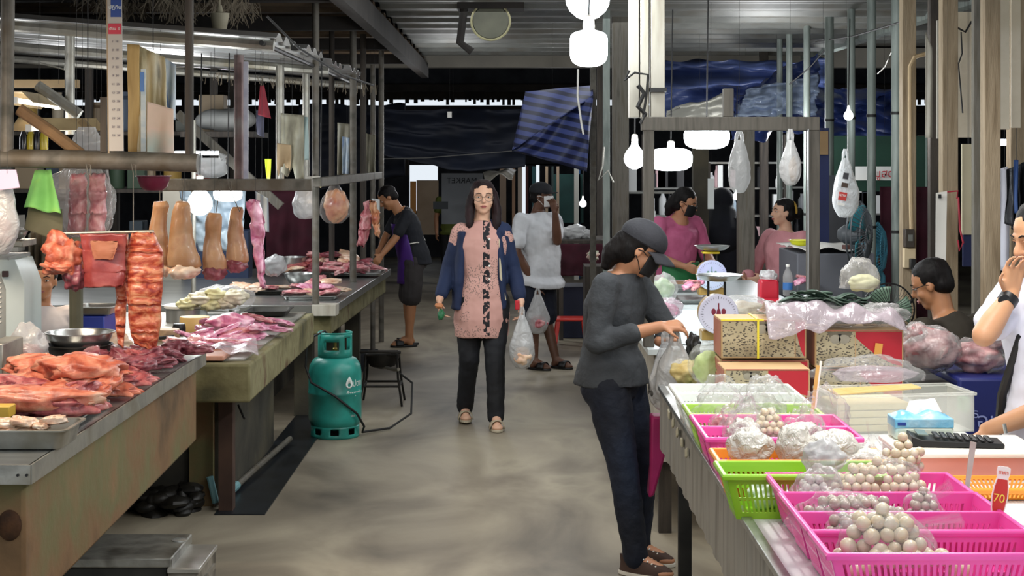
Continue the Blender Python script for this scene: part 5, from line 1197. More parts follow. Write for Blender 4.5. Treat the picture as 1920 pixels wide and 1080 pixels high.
# ---------------------------------------------------------------- second right counter (butcher) with scales
t = thing('stall_counter', 'white topped counter with the two dial scales', 'counter', (1.15, 9.5, 0))
MB().span((.63, 7.41, .85), (1.72, 11.5, .88)).build('table_top', mat('pale_tabletop', '#bfc9ca', '#d3dad9', scale=2, rough=.35), t, bevel=.003)
MB().span((.66, 7.45, .35), (1.68, 11.4, .85)).build('front_board', M_white_paint, t)
for x in (.72, 1.6):
    for y in (7.55, 11.3): MB().span((x-.03, y-.03, 0), (x+.03, y+.03, .35)).build('leg', M_post_dark, t)
def dial_scale(px, pyb, Y, label, face, mark, r=.092, pan_w=.11, z=.88, plat=None):
    x = XW(px, Y); t = thing('dial_scale', label, 'scale', (x, Y, z), 'dial scales on the white counter')
    cz = z+.135; M_gold = mat('ochre_enamel', '#9a7a3a', '#b08f4a', scale=3, rough=.4)
    b = MB(); b.lathe([(r*.96, .0), (r, -.02), (r*.98, -.09), (r*.6, -.11)], (x, Y-.02, cz), 36, RX(90) @ Matrix.Scale(1, 3)); b.build('drum', M_gold, t)
    b = MB(); b.span((x-.075, Y-.005, z), (x+.085, Y+.12, z+.05)); b.build('base', M_gold, t, bevel=.008)
    MB().span((x-.04, Y+.02, z+.05), (x+.06, Y+.10, z+.2)).build('housing', M_gold, t, bevel=.006)
    b = MB(); b.lathe([(r*.2, 0), (r, 0), (r+.004, .004), (r+.004, .014), (r, .018)], (x, Y-.03, cz), 40, RX(90)); b.build('dial', face, t)
    b = MB()
    for k in range(40):
        a = 2*PI*k/40; q = Vector((x+math.cos(a)*r*.86, Y-.0488, cz+math.sin(a)*r*.86)); b.box(q, (.008 if k % 5 else .014, .001, .0018), RY(-math.degrees(a)))
    b.build('tick_marks', mat('dial_ink', '#4a4250', rough=.5), t, smooth=False)
    b = MB(); b.box((x, Y-.0495, cz+.012), (.006, .001, r*.9)); b.build('needle', mark, t)
    b = MB()
    for k in range(3): b.ell((x+(k-1)*.024, Y-.049, cz+(.012 if k != 1 else -.0)), (.011, .001, .016 if k != 1 else .028), n=10, m=6)
    b.build('emblem', mark, t)
    for sx in (-.04, .04): MB().tube([(x+sx, Y+.03, cz+r*.75), (x+sx, Y+.03, z+.292)], .006, 8).build('pan_rod', M_steel_dark, t)
    if plat: MB().span((x-.055, Y-.02, z+.268), (x+.055, Y+.08, z+.283)).build('platform', plat, t, bevel=.006)
    b = MB(); b.lathe([(.03, 0), (pan_w*.75, .008), (pan_w*.98, .028), (pan_w+.004, .032), (pan_w+.004, .035), (pan_w*.95, .031), (pan_w*.7, .012), (.02, .005)], (x+.012, Y+.03, z+.285), 36); b.build('pan', M_steel, t)
    return t
dial_scale(1345, 645, 7.72, 'near dial scale with red emblem on a white face and steel pan', mat('dial_white', '#c9c6d8', '#d8d5e2', scale=2, rough=.35), mat('dial_red', '#7a2436', rough=.5))
dial_scale(1333, 560, 10.2, 'far dial scale with bluish face and yellow platform under its pan', mat('dial_blue', '#b3b0dc', '#c3d2e0', scale=4, rough=.3), mat('dial_green', '#5d7f76', rough=.5), plat=mat('yellow_enamel', '#d2b52a', rough=.4))
# goods on that counter
cloth('paper_sheet', [(.66, 9.3, .884), (1.1, 9.3, .884), (1.12, 7.55, .884), (.66, 7.55, .884)], mat('bluish_paper', '#c3d3d8', '#d9e2e4', scale=4, rough=.6), 'bluish white paper sheet spread on the white counter', 'paper', folds=2, depth=.002, solid=.001)
lump('plastic_bag', P(1248, 578, 8.4), (.085, .08, .055), M_filmp, 'pinkish bag of packs by the dark frame post', 'plastic bag', 181, .14)
lump('pork_piece', P(1248, 582, 8.4), (.07, .06, .04), M_meat['pink'], 'pink packs inside the pinkish bag by the frame post', 'meat', 182)
lump('plastic_bag', P(1245, 540, 9.3), (.075, .08, .085), M_filmw, 'tall clear bag of pale green vegetables by the frame post', 'plastic bag', 183, .12)
lump('vegetable', P(1243, 543, 9.3), (.06, .06, .065), mat('pale_greens', '#7c9a6a', '#a9bd94', '#cfd8c2', scale=9, rough=.5), 'pale green vegetables in the tall clear bag', 'vegetable', 184)
lump('plastic_bag', P(1395, 575, 8.6), (.16, .12, .055), M_filmw, 'wide cloudy bag of pale noodles right of the near scale', 'plastic bag', 185, .14, fine=.05)
lump('noodle_pack', P(1395, 580, 8.6), (.13, .10, .042), mat('pale_noodle', '#cbb79a', '#ddd0b8', '#bfa98c', scale=14, rough=.5, bump=.5), 'pale noodles inside the wide cloudy bag', 'food', 186)
tray(XW(1290, 10.0), 9.75, .20, .3, .03, .88, M_steel, 'steel tray of pink meat left of the far scale')
tray(XW(1270, 10.7), 10.6, .20, .3, .03, .88, M_steel, 'empty steel tray behind the tray of pink meat')
sp = [(1290, 536, 9.75, .5, 1, 'pink'), (1305, 538, 9.7, .45, 2, 'rose'), (1300, 530, 9.85, .5, 0, 'rose'), (1312, 530, 9.9, .45, 3, 'pink')]
heap(31, sp, .89, 'pink meat cut in the steel tray left of the far scale', 'pink cuts by the far scale', ['pink'], 'pork_cut')
MB().span((XW(1238, 10.9), 10.75, .88), (XW(1305, 10.9), 11.0, .915)).build('wooden_board', mat('brown_board', '#8a5e3a', '#a0734b', scale=6, rough=.6), None, 'brown wooden board at the rear edge of the white counter', 'board', bevel=.004)
t = thing('plastic_jar', 'red plastic jar with translucent knotted bag in its mouth', 'jar', (XW(1438, 9.6), 9.6, .88))
xj = XW(1440, 9.6); b = MB(); b.M = Matrix.Translation((xj, 9.6, .88))
b.rings([[(sx*w, sy*w, z) for sx, sy in ((-1, -1), (1, -1), (1, 1), (-1, 1))] for w, z in ((.055, 0), (.058, .02), (.056, .13), (.05, .155))]); b.build('body', mat('jar_red', '#a81a2c', '#c02a3c', scale=4, rough=.3), t, bevel=.012, seg=3)
lump('bag', (xj, 9.6, 1.055), (.05, .05, .035), M_bagw, seed=5, amp=.2, parent=t)
MB().span((xj-.065, 9.4, .88), (xj+.06, 9.53, .925)).build('red_box', mat('jar_red', '#a81a2c'), None, 'low red tub in front of the red jar', 'tub', bevel=.006)
t = thing('water_bottle', 'clear small bottle with blue label right of the red jar', 'bottle', (XW(1477, 10.2), 10.2, .88))
xb_ = XW(1477, 10.2); b = MB(); b.lathe([(.025, 0), (.031, .01), (.031, .12), (.028, .14), (.012, .175), (.012, .185)], (xb_, 10.2, .88), 20); b.build('bottle_body', M_filmw, t)
b = MB(); b.lathe([(.0318, .04), (.0318, .085)], (xb_, 10.2, .88), 20, close=False); b.build('bottle_label', mat('label_blue', '#3b6fae', rough=.4), t)
b = MB(); b.lathe([(.013, .185), (.013, .2)], (xb_, 10.2, .88), 12); b.build('bottle_cap', M_white_pl, t)
sp = [(1497, 535, 10.3, .5, 1, 'pink'), (1508, 530, 10.4, .55, 2, 'rose'), (1515, 538, 10.2, .5, 4, 'rose')]
for s in sp:
    pass
# grey freezer box right
t = thing('grey_counter_box', 'grey insulated box under the white cloth right of the frame', 'box', (XW(1560, 10.6), 10.8, 0))
gx0, gx1 = XW(1494, 10.4), XW(1640, 10.4)
MB().span((gx0, 10.4, 0), (gx1, 11.1, ZW(475, 10.4))).build('box_body', mat('slate_plastic', '#5d5f66', '#6a6c73', scale=2, rough=.6), t, bevel=.01)
heap(32, [(1500, 528, 10.2, .55, 1, 'pink'), (1512, 522, 10.3, .55, 2, 'rose')], .9, 'pink cut lying by the small bottle', 'pink cuts by the small bottle', ['pink'], 'pork_cut')
cloth('cloth', [(gx0-.02, 11.1, ZW(470, 10.4)+.012), (gx1-.05, 11.1, ZW(470, 10.4)+.012), (gx1-.08, 10.37, ZW(470, 10.4)+.008), (gx0-.02, 10.37, ZW(470, 10.4)+.008)], mat('white_cloth', '#d9d6cf', '#e8e6e0', scale=4, rough=.8), 'white cloth laid on top of the grey insulated box', folds=2, depth=.012, seed=3)
bowl('yellow_bowl', (XW(1497, 10.55)+.02, 10.6, ZW(470, 10.4)+.02), .07, .04, mat('yellow_green_plastic', '#cfd12c', rough=.4), 'yellow green bowl on the white cloth beside the frame post')
MB().box((XW(1600, 10.5), 10.5, ZW(463, 10.5)), (.14, .05, .03), RZ(12)).build('wooden_tool', mat('reddish_wood', '#5d3c38', '#74504a', scale=6, rough=.5), None, 'dark reddish wooden bar lying on the white cloth', 'tool', bevel=.004)
# bagged cabbage on the counter's far end
lump('cabbage', P(1330, 690, 6.2), (.062, .06, .065), mat('cabbage_green', '#a9c46b', '#c6d88d', '#dde6b8', scale=6, rough=.5, bump=.4), 'pale green cabbage in a clear bag left of the cartons', 'cabbage', 191, .06)
lump('clear_bag', P(1328, 682, 6.2), (.072, .07, .085), M_film, 'clear bag around the pale green cabbage', 'plastic bag', 192, .12)
lump('black_bundle', P(1300, 650, 6.35), (.028, .03, .05), M_black, 'small dark bundle standing left behind the cabbage bag', 'bundle', 7, .2)
# ---------------------------------------------------------------- people
M_skinT = mat('tan_skin', '#b37f5f', '#c08c6b', scale=5, rough=.5, sss=.1)
M_skinL = mat('light_skin', '#c99c81', '#d2a88e', scale=5, rough=.5, sss=.1)
M_skinD = mat('dark_skin', '#5e4031', '#6d4c3b', scale=5, rough=.5, sss=.06)
M_skinW = mat('warm_skin', '#a77350', '#b8845f', scale=5, rough=.5, sss=.1)
M_hair = mat('black_hair', '#0a0808', '#151111', scale=30, rough=.6, stretch=(1, 1, .15), bump=.5, bscale=60, spec=.25)
M_hairB = mat('dark_brown_hair', '#140b0c', '#251416', scale=30, rough=.6, stretch=(1, 1, .15), bump=.5, bscale=60, spec=.25)
M_eye = mat('eye_white', '#d9d6d0', rough=.3); M_iris = mat('iris_dark', '#1a120e', rough=.2); M_lip = mat('lip_rose', '#a05a55', rough=.4)
M_maskw = mat('white_mask', '#e2e3e2', rough=.7); M_maskb = mat('black_mask', '#101012', rough=.7)
DEF = dict(pelvis=(0, 0, .515), waist=(0, 0, .61), chest=(0, 0, .73), neck=(0, -.008, .835), head=(0, .008, .935),
           r_sh=(.112, 0, .800), l_sh=(-.112, 0, .800), r_el=(.140, -.015, .635), l_el=(-.140, -.015, .635), r_wr=(.150, .03, .49), l_wr=(-.150, .03, .49),
           r_hip=(.052, 0, .505), l_hip=(-.052, 0, .505), r_kn=(.055, .012, .275), l_kn=(-.055, .012, .275), r_an=(.056, -.01, .045), l_an=(-.056, -.01, .045))
def person(label, base, head_deg, h, pose, skin, top=None, bottom=None, shoes=None, hair='short', hairm=None, headfwd=None, mask=None, group=None, voxel=.007, build=1.0,
           sleeve=1.0, leg_len=1.0, hem=.47, hands=(True, True), curl=(.5, .5), handdir=(None, None), extra=None, face=True, legs=True, loose=1.0, headup=None, palm=(None, None)):
    a = math.radians(head_deg); fw = Vector((math.sin(a), -math.cos(a), 0)); rt = Vector((fw.y, -fw.x, 0)); up = Vector((0, 0, 1)); base = Vector(base)
    def w(p): return base+(rt*p[0]+fw*p[1]+up*p[2])*h
    J = {}
    for k, v in DEF.items():
        q = pose.get(k, v)
        J[k] = Vector(q) if isinstance(q, Vector) else w((q[0]*(build if k in ('r_sh', 'l_sh', 'r_el', 'l_el') else 1), q[1], q[2]))
    t = thing('person', label, 'person', (J['pelvis'].x, J['pelvis'].y, base.z), group)
    def frame(d):
        d = d.normalized(); x = rt-d*rt.dot(d); x.normalize(); return x, d.cross(x).normalized()*-1
    hf = Vector(headfwd).normalized() if headfwd is not None else fw
    hu = Vector(headup).normalized() if headup is not None else up
    hr = hf.cross(hu).normalized(); hr = -hr if hr.dot(rt) < 0 and headfwd is None else hr
    hu = hr.cross(hf).normalized()
    if hu.z < 0: hu = -hu
    s = h/7.3; hc = J['head']
    HR = Matrix((hr, hf, hu)).transposed()
    def hp(x, y, z): return hc+(hr*x+hf*y+hu*z)*s
    def headprims(b):
        b.ell(hp(0, -.05, .13), (.345*s, .42*s, .37*s), HR); b.ell(hp(0, .07, -.15), (.265*s, .29*s, .33*s), HR); b.ell(hp(0, .23, -.38), (.13*s, .11*s, .10*s), HR)
        b.cap(hp(0, .37, .04), hp(0, .45, -.10), .035*s, .055*s); b.ell(hp(0, .40, -.12), (.075*s, .05*s, .035*s), HR)
        b.ell(hp(0, .30, .10), (.24*s, .09*s, .06*s), HR)
        for sx in (-1, 1):
            b.ell(hp(sx*.17, .23, -.13), (.11*s, .10*s, .11*s), HR); b.ell(hp(sx*.345, -.02, -.05), (.035*s, .075*s, .12*s), HR)
        b.ell(hp(0, .34, -.255), (.10*s, .05*s, .05*s), HR)
    # --- body: one continuous surface
    b = MB(); B = build
    def torso(b, g=0.0, top_z=1, cut=None, wide=1.0):
        secs = []
        P0, P1, P2, P3 = J['pelvis'], J['waist'], J['chest'], J['neck']
        shm = (J['r_sh']+J['l_sh'])/2
        pts = [(P0-(P1-P0)*.35, .080, .060), (P0, .100*1.0, .072), (P0.lerp(P1, .5), .092, .070), (P1, .080, .062), (P1.lerp(P2, .5), .088, .066), (P2, .100, .070), (P2.lerp(shm, .55), .098, .064), (shm+(P3-shm)*.15, .075, .048), (P3, .036, .038)]
        sd = (J['r_sh']-J['l_sh']).normalized()
        for i, (c, ax, ay) in enumerate(pts):
            d = (pts[min(i+1, 8)][0]-pts[max(i-1, 0)][0]).normalized()
            f = i/8; x = (rt*(1-f)+sd*f); x = (x-d*x.dot(d)).normalized(); y = d.cross(x).normalized()
            gg = g*(1 if i < 8 else .5)
            secs.append((c, (ax*B)*h+gg, (ay*B)*h+gg, x, y))
        return secs
    b.loft(torso(b))
    for q in ('r', 'l'):
        sh, el, wr = J[q+'_sh'], J[q+'_el'], J[q+'_wr']
        b.ell(sh, .030*h*B**.5); b.cap(J['chest'].lerp(sh, .45)+up*.015*h, sh, .040*h, .029*h)
        b.chain([sh, sh.lerp(el, .5), el, el.lerp(wr, .35), wr], [.029*h*B**.5, .027*h*B**.5, .023*h*B**.3, .0235*h*B**.3, .0155*h])
    b.cap(J['neck']-up*.02*h, hp(0, -.08, -.25), .034*h, .031*h)
    headprims(b)
    if legs:
        for q in ('r', 'l'):
            hp_, kn, an = J[q+'_hip'], J[q+'_kn'], J[q+'_an']
            b.chain([hp_, hp_.lerp(kn, .5), kn, kn.lerp(an, .35), an], [.056*h*B**.5, .046*h*B**.4, .032*h, .031*h, .021*h])
            b.cap(an, an+fw*.07*h-up*.02*h, .022*h, .016*h); b.cap(an-up*.01*h, an-fw*.01*h-up*.022*h, .022*h, .020*h)
            b.ell(an+fw*.075*h-up*.028*h, (.024*h, .034*h, .014*h), Matrix((rt, fw, up)).transposed())
    hs = .105*h
    for i, q in enumerate(('r', 'l')):
        if not hands[i]: continue
        el, wr = J[q+'_el'], J[q+'_wr']; d = (Vector(handdir[i]) if handdir[i] is not None else (wr-el)).normalized()
        side = 1 if q == 'r' else -1
        n = Vector(palm[i]) if palm[i] is not None else (-rt*side); n = (n-d*n.dot(d)); n = n.normalized() if n.length > 1e-3 else up
        th = n.cross(d).normalized()*(1 if q == 'r' else -1)
        if palm[i] is None and th.dot(fw) < -.2: th = -th
        pr = max(.0065, .0062*h/1.6)
        for o in (-.15, 0, .15): b.cap(wr+d*hs*.08+th*o*hs*.6, wr+d*hs*.42+th*o*hs, hs*.085, hs*.085)
        for k, (o, L_) in enumerate(((.20, .40), (.07, .46), (-.07, .42), (-.19, .33))):
            p = wr+d*hs*.46+th*o*hs; dd = d.copy(); c = curl[i]; segs = [p]
            for j, f in enumerate((.45, .3, .25)):
                ang = c*(.7+.35*j)+k*.04
                dd = (dd*math.cos(ang)+n*math.sin(ang)).normalized(); nn = (n-dd*n.dot(dd)); n2 = nn
                p = p+dd*hs*L_*f; segs.append(p)
            b.chain(segs, [pr*1.1, pr, pr*.95, pr*.85])
        p = wr+d*hs*.12+th*hs*.18; q1 = p+(d*.55+th*.6+n*.25).normalized()*hs*.2; q2 = q1+(d*.8+th*.15+n*.5*(curl[i]+.3)).normalized()*hs*.17
        b.chain([p, q1, q2], [pr*1.5, pr*1.2, pr*1.0])
    b.fuse(voxel, 3); b.build('body', skin, t, auto=180)
    # --- clothes
    if top:
        b = MB(); g = .010*loose
        secs = torso(b, g+.004)
        hz = hem  # fraction of height where the hem sits
        dn = secs[1][0]-up*0; low = []
        k = (J['pelvis'].z-base.z)/h
        for zf, fl in ((hz, 1.03*loose**.12), (hz+(k-hz)*.5, 1.07*loose**.1)):
            low.append((J['pelvis']+up*(zf-k)*h, secs[1][1]*fl, secs[1][2]*fl*1.14, secs[1][3], secs[1][4]))
        hi = hz > .48
        if hi: low = [(low[0][0], low[0][1], low[0][2]*1.03, rt, fw)]
        b.loft(low+[(s_[0], s_[1]*(1.06 if hi and i_ == 0 else 1), s_[2]*(1.12 if hi and i_ == 0 else 1), s_[3], s_[4]) for i_, s_ in enumerate(secs[(2 if hi else 1):8])]+[(secs[8][0]-up*.006*h, secs[8][1]*1.12, secs[8][2]*1.12, secs[8][3], secs[8][4])])
        for q in ('r', 'l'):
            sh, el, wr = J[q+'_sh'], J[q+'_el'], J[q+'_wr']; r1 = .032*h*B**.5+g*.75
            b.cap(J['chest'].lerp(sh, .5)+up*.02*h, sh, .042*h+g*.6, r1)
            if sleeve <= 1: e = sh.lerp(el, sleeve); b.chain([sh, e], [r1*1.02, r1*.98 if sleeve > .3 else r1])
            else: e = el.lerp(wr, sleeve-1); b.chain([sh, sh.lerp(el, .5), el, e], [r1*1.02, r1*.96, r1*.86, r1*.74])
        b.fuse(max(voxel, .008), 4).rough(.006*loose, 7, 2).rough(.003*loose, 19, 5); b.build('shirt', top, t, auto=180)
    if bottom and legs:
        b = MB(); secs = torso(b, .006)
        b.loft([(J['pelvis']-up*.05*h, .088*h*B, .068*h*B, rt, fw), (J['pelvis'], .103*h*B+.006, .075*h*B+.006, rt, fw), (J['pelvis'].lerp(J['waist'], .4), .088*h*B, .062*h*B, rt, fw)])
        for q in ('r', 'l'):
            hp_, kn, an = J[q+'_hip'], J[q+'_kn'], J[q+'_an']; g = .007
            b.ell(hp_-fw*.012*h-up*.01*h, (.060*h, .060*h, .060*h), Matrix((rt, fw, up)).transposed())
            if leg_len <= .62:
                e = hp_.lerp(kn, leg_len/.5*.88); b.chain([hp_, e], [.060*h*B**.5+g, .050*h*B**.5+g*2])
            else:
                e = kn.lerp(an, min(1, leg_len)*.98); b.chain([hp_, hp_.lerp(kn, .5), kn, kn.lerp(an, .4), e], [.060*h*B**.5+g, .050*h*B**.4+g, .038*h+g, .035*h+g, .031*h+g*.8])
        b.fuse(max(voxel, .009), 3).rough(.005, 9, 4).rough(.003, 23, 7); b.build('trousers' if leg_len > .62 else 'shorts', bottom, t, auto=180)
    if shoes and legs:
        kind, m1, m2 = shoes
        for q in ('r', 'l'):
            an = J[q+'_an']; kn = J[q+'_kn']; zf = an.z-.045*h
            ff = Vector(pose.get(q+'_foot', fw)).normalized(); rr_ = Vector((ff.y, -ff.x, 0)) if abs(ff.z) < .9 else rt
            rr_.normalize(); c = Vector((an.x, an.y, 0))+ff*.028*h; c.z = zf
            uu = rr_.cross(ff).normalized(); uu = -uu if uu.z < 0 else uu
            out = []
            for k in range(28):
                a2 = 2*PI*k/28; y = math.cos(a2); x = math.sin(a2)
                out.append((x*(.027+.004*y)*h, y*.082*h))
            sb = MB(); rs = [[c+rr_*x*s1+ff*y*s1+uu*z for x, y in out] for s1, z in ((.97, .002), (1, .004), (1, .016), (.97, .019))]; sb.rings(rs)
            so = sb.build('shoe', m2, t)
            if kind == 'shoe':
                ub = MB(); rs = []
                for zf2, s1, sh_ in ((.014, .96, 0), (.028, .93, 0), (.040, .80, -.12), (.052, .55, -.38), (.062, .46, -.48)):
                    rs.append([c+rr_*x*s1*(1.0 if s1 > .6 else 1.3)+ff*(y*s1+sh_*.082*h)+uu*zf2*h*.9 for x, y in out])
                ub.rings(rs).build('upper', m1, so)
                lb_ = MB()
                for k in range(4): lb_.cap(c+rr_*.016*h+ff*(.035-.012*k)*h+uu*(.036+.005*k)*h, c-rr_*.016*h+ff*(.035-.012*k)*h+uu*(.036+.005*k)*h, .004, .004, 6)
                lb_.build('laces', M_white_pl, so)
            else:
                ub = MB()
                def strap(u, v):
                    a2 = PI*u; return c+rr_*(math.cos(a2)*.030*h)+uu*(.010*h+math.sin(a2)*.034*h)+ff*((.005+.045*v)*h)
                ub.grid(strap, 12, 4).build('strap', m1, so, solid=.005)
    # --- head details
    hm = hairm or M_hair
    if face:
        for sx in (-1, 1):
            e = MB().ell(hp(sx*.145, .315, .02), (.058*s, .04*s, .023*s), HR, n=12, m=8).build('eye', M_eye, t)
            MB().ell(hp(sx*.145, .345, .02), (.024*s, .013*s, .023*s), HR, n=10, m=6).build('iris', M_iris, e)
            MB().chain([hp(sx*.07, .385, .115), hp(sx*.15, .375, .14), hp(sx*.23, .325, .115)], [.010*s, .014*s, .008*s]).build('eyebrow', hm, t)
            MB().chain([hp(sx*.085, .358, .045), hp(sx*.15, .362, .058), hp(sx*.21, .325, .04)], [.008*s, .010*s, .007*s]).build('eyelid', skin, t)
        if not mask: MB().chain([hp(-.09, .355, -.25), hp(-.03, .395, -.235), hp(0, .395, -.243), hp(.03, .395, -.235), hp(.09, .355, -.25)], [.010*s, .020*s, .018*s, .020*s, .010*s]).chain([hp(-.06, .37, -.27), hp(0, .395, -.275), hp(.06, .37, -.27)], [.012*s, .022*s, .012*s]).build('lips', M_lip, t)
    if mask:
        b = MB()
        def mk(u, v):
            aa = (u-.5)*2.5; zz = .0-.42*v
            bul = 1+.10*math.sin(PI*v)*max(0, math.cos(aa))
            return hp(math.sin(aa)*.335*(1-.22*v), (.07+math.cos(aa)*.36*(1-.10*v)*bul+.02)*1.0, zz+.03*math.cos(aa))
        mo = b.grid(mk, 20, 10).build('face_mask', mask, t, solid=.003)
        for sx in (-1, 1):
            MB().tube([hp(sx*.30, .17, -.03), hp(sx*.36, .05, .02), hp(sx*.385, -.05, 0)], .0022, 6).build('ear_loop', mask, mo)
            MB().tube([hp(sx*.26, .17, -.34), hp(sx*.34, .06, -.2), hp(sx*.385, -.04, -.12)], .0022, 6).build('ear_loop', mask, mo)
    def hairshell(kind):
        b = MB()
        b.ell(hp(0, -.09, .17), (.385*s, .43*s, .385*s), HR)
        if kind in ('long', 'bob', 'pony'):
            b.ell(hp(0, -.20, -.05), (.36*s, .30*s, .40*s), HR)
        if kind == 'long':
            for sx in (-1, 1):
                b.chain([hp(sx*.30, -.02, .1), hp(sx*.40, .02, -.3), hp(sx*.40, .10, -.75), hp(sx*.34, .14, -1.0)], [.14*s, .15*s, .14*s, .06*s])
            b.chain([hp(0, -.28, -.2), hp(0, -.32, -.8)], [.3*s, .22*s])
        if kind == 'bob': b.chain([hp(0, -.30, 0), hp(0, -.46, -.34), hp(0, -.46, -.60)], [.30*s, .23*s, .13*s])
        if kind == 'short': b.ell(hp(0, -.22, -.05), (.335*s, .27*s, .27*s), HR)
        if kind == 'bun':
            b.ell(hp(0, -.2, -.03), (.385*s, .34*s, .34*s), HR); b.ell(hp(0, -.62, .0), (.23*s, .22*s, .24*s), HR)
        b.fuse(.008, 3)
        # cut away the face: push vertices ahead of the hairline back inside the skull
        fn = []
        for v in b.v:
            l = HR.transposed() @ (v-hc)/s
            if kind != 'long' or abs(l.x) < .27:
                lim = .12+.55*max(0, l.z-.22) if l.z > .0 else .0-.15*min(1, -l.z)
                if l.z > .26: lim = .45
                if l.y > lim:
                    l.y = lim-.02; v = hc+HR @ (l*s)
            fn.append(v)
        b.v = fn; b.rough(.004, 25, 3)
        return b.build('hair', hm, t, auto=180)
    if hair: hairshell(hair)
    if extra: extra(t, hp, s, J, HR, rt, fw, up, w)
    return t
M_jeans = mat('dark_jeans', '#0a0f1b', '#111929', '#1d283c', scale=3.5, rough=.8, bump=.3, bscale=60, detail=6)
M_blackp = mat('black_trousers', '#0a0b0f', '#14161c', scale=4, rough=.75)
M_grey = mat('charcoal_knit', '#34373b', '#404448', scale=5, rough=.85, bump=.3, bscale=70)
# 1 grey shopper, back three quarters to us, facing right (+X) and slightly away
def ex_shopper(t, hp, s, J, HR, rt, fw, up, w):
    M_cap = mat('charcoal_cap', '#232429', '#2d2e34', scale=6, rough=.8, bump=.2, bscale=60)
    b = MB(); b.ell(hp(0, -.06, .24), (.42*s, .50*s, .38*s), HR, 28, 16); b.v = [v if (HR.transposed() @ (v-hc_(hp)))[2] > .14*s else hc_(hp)+HR @ Vector(((HR.transposed() @ (v-hc_(hp)))[0], (HR.transposed() @ (v-hc_(hp)))[1], .14*s)) for v in b.v]
    c = b.build('cap', M_cap, t)
    b = MB()
    def brim(u, v):
        a = (u-.5)*2.3; r = .40+.40*v*math.cos(a*.55)
        return hp(math.sin(a)*.40*(1+.1*v), -.02+.36*math.cos(a)+.42*v*math.cos(a*.8), .17-.02*v-.10*v*v-abs(math.sin(a))**2*.14)
    b.grid(brim, 18, 8).build('brim', M_cap, c, solid=.004)
    MB().tube([hp(-.1, -.50, .10), hp(0, -.53, .07), hp(.1, -.50, .10)], .004, 6).build('hair_clip', M_steel, t)
def hc_(hp): return hp(0, 0, 0)
SX, SY = XW(1160, 6.9), 6.92
hh = 1.56
person('person in charcoal sweater, dark jeans and cap tying a plastic bag at the basket counter', (SX, SY, 0), 62, hh,
       dict(pelvis=(0, -.02, .520), waist=(0, -.025, .61), chest=(0, -.01, .72), neck=(0, .01, .822), head=(0, .068, .878),
            r_sh=(.105, .01, .785), l_sh=(-.105, .01, .785), r_el=(.135, -.005, .635), l_el=(-.12, .10, .640),
            r_wr=P(1240, 612, 6.68), l_wr=P(1236, 640, 6.95), r_hip=(.055, -.01, .505), l_hip=(-.055, -.01, .505), r_kn=(.064, .045, .275), l_kn=(-.055, .05, .275), r_an=(.070, .085, .045), l_an=(-.060, .035, .045)),
       M_skinT, M_grey, M_jeans, ('shoe', mat('brown_canvas', '#3a2a24', '#4b3830', scale=6, rough=.8), mat('off_white_sole', '#dad6c9', rough=.6)), hair='bob', headfwd=(.86, -.10, -.50), headup=(.3, 0, 1), mask=M_maskb, voxel=.006,
       sleeve=1.55, hem=.505, curl=(.9, .9), handdir=((1, .05, .05), (1, -.15, 0)), loose=1.35, extra=ex_shopper, palm=((0, .5, -1), (0, -.4, -1)))
# 2 walking woman with glasses
M_blouse = mat('peach_blouse', '#bd8f85', '#c99d92', scale=4, rough=.75)
def blouse_mat():
    m = M_blouse; nt = m.node_tree; N = nt.nodes; L = nt.links; b = N['Principled BSDF']; src = b.inputs['Base Color'].links[0].from_socket
    tc = N.new('ShaderNodeTexCoord'); sp = N.new('ShaderNodeSeparateXYZ'); L.new(tc.outputs['Object'], sp.inputs[0])
    v = N.new('ShaderNodeTexVoronoi'); v.inputs['Scale'].default_value = 105; L.new(tc.outputs['Object'], v.inputs['Vector'])
    lt = N.new('ShaderNodeMath'); lt.operation = 'LESS_THAN'; lt.inputs[1].default_value = .36; L.new(v.outputs['Distance'], lt.inputs[0])
    # dotted on the lower and right parts
    ns = N.new('ShaderNodeTexNoise'); ns.inputs['Scale'].default_value = 4.5; L.new(tc.outputs['Object'], ns.inputs['Vector'])
    gt = N.new('ShaderNodeMath'); gt.operation = 'GREATER_THAN'; gt.inputs[1].default_value = .50; L.new(ns.outputs['Fac'], gt.inputs[0])
    mu = N.new('ShaderNodeMath'); mu.operation = 'MULTIPLY'; L.new(lt.outputs[0], mu.inputs[0]); L.new(gt.outputs[0], mu.inputs[1])
    mx = N.new('ShaderNodeMix'); mx.data_type = 'RGBA'; L.new(mu.outputs[0], mx.inputs['Factor']); L.new(src, mx.inputs['A']); mx.inputs['B'].default_value = srgb('#75605a')
    # black flowered bands down the front
    n2 = N.new('ShaderNodeTexNoise'); n2.inputs['Scale'].default_value = 38; L.new(tc.outputs['Object'], n2.inputs['Vector'])
    ax = N.new('ShaderNodeMath'); ax.operation = 'ADD'; ax.inputs[1].default_value = -.035; L.new(sp.outputs['X'], ax.inputs[0])
    ab = N.new('ShaderNodeMath'); ab.operation = 'ABSOLUTE'; L.new(ax.outputs[0], ab.inputs[0])
    l2 = N.new('ShaderNodeMath'); l2.operation = 'LESS_THAN'; l2.inputs[1].default_value = .022; L.new(ab.outputs[0], l2.inputs[0])
    g2 = N.new('ShaderNodeMath'); g2.operation = 'GREATER_THAN'; g2.inputs[1].default_value = .47; L.new(n2.outputs['Fac'], g2.inputs[0])
    m2 = N.new('ShaderNodeMath'); m2.operation = 'MULTIPLY'; L.new(l2.outputs[0], m2.inputs[0]); L.new(g2.outputs[0], m2.inputs[1])
    mx2 = N.new('ShaderNodeMix'); mx2.data_type = 'RGBA'; L.new(m2.outputs[0], mx2.inputs['Factor']); L.new(mx.outputs['Result'], mx2.inputs['A']); mx2.inputs['B'].default_value = srgb('#17141a'); L.new(mx2.outputs['Result'], b.inputs['Base Color'])
blouse_mat()
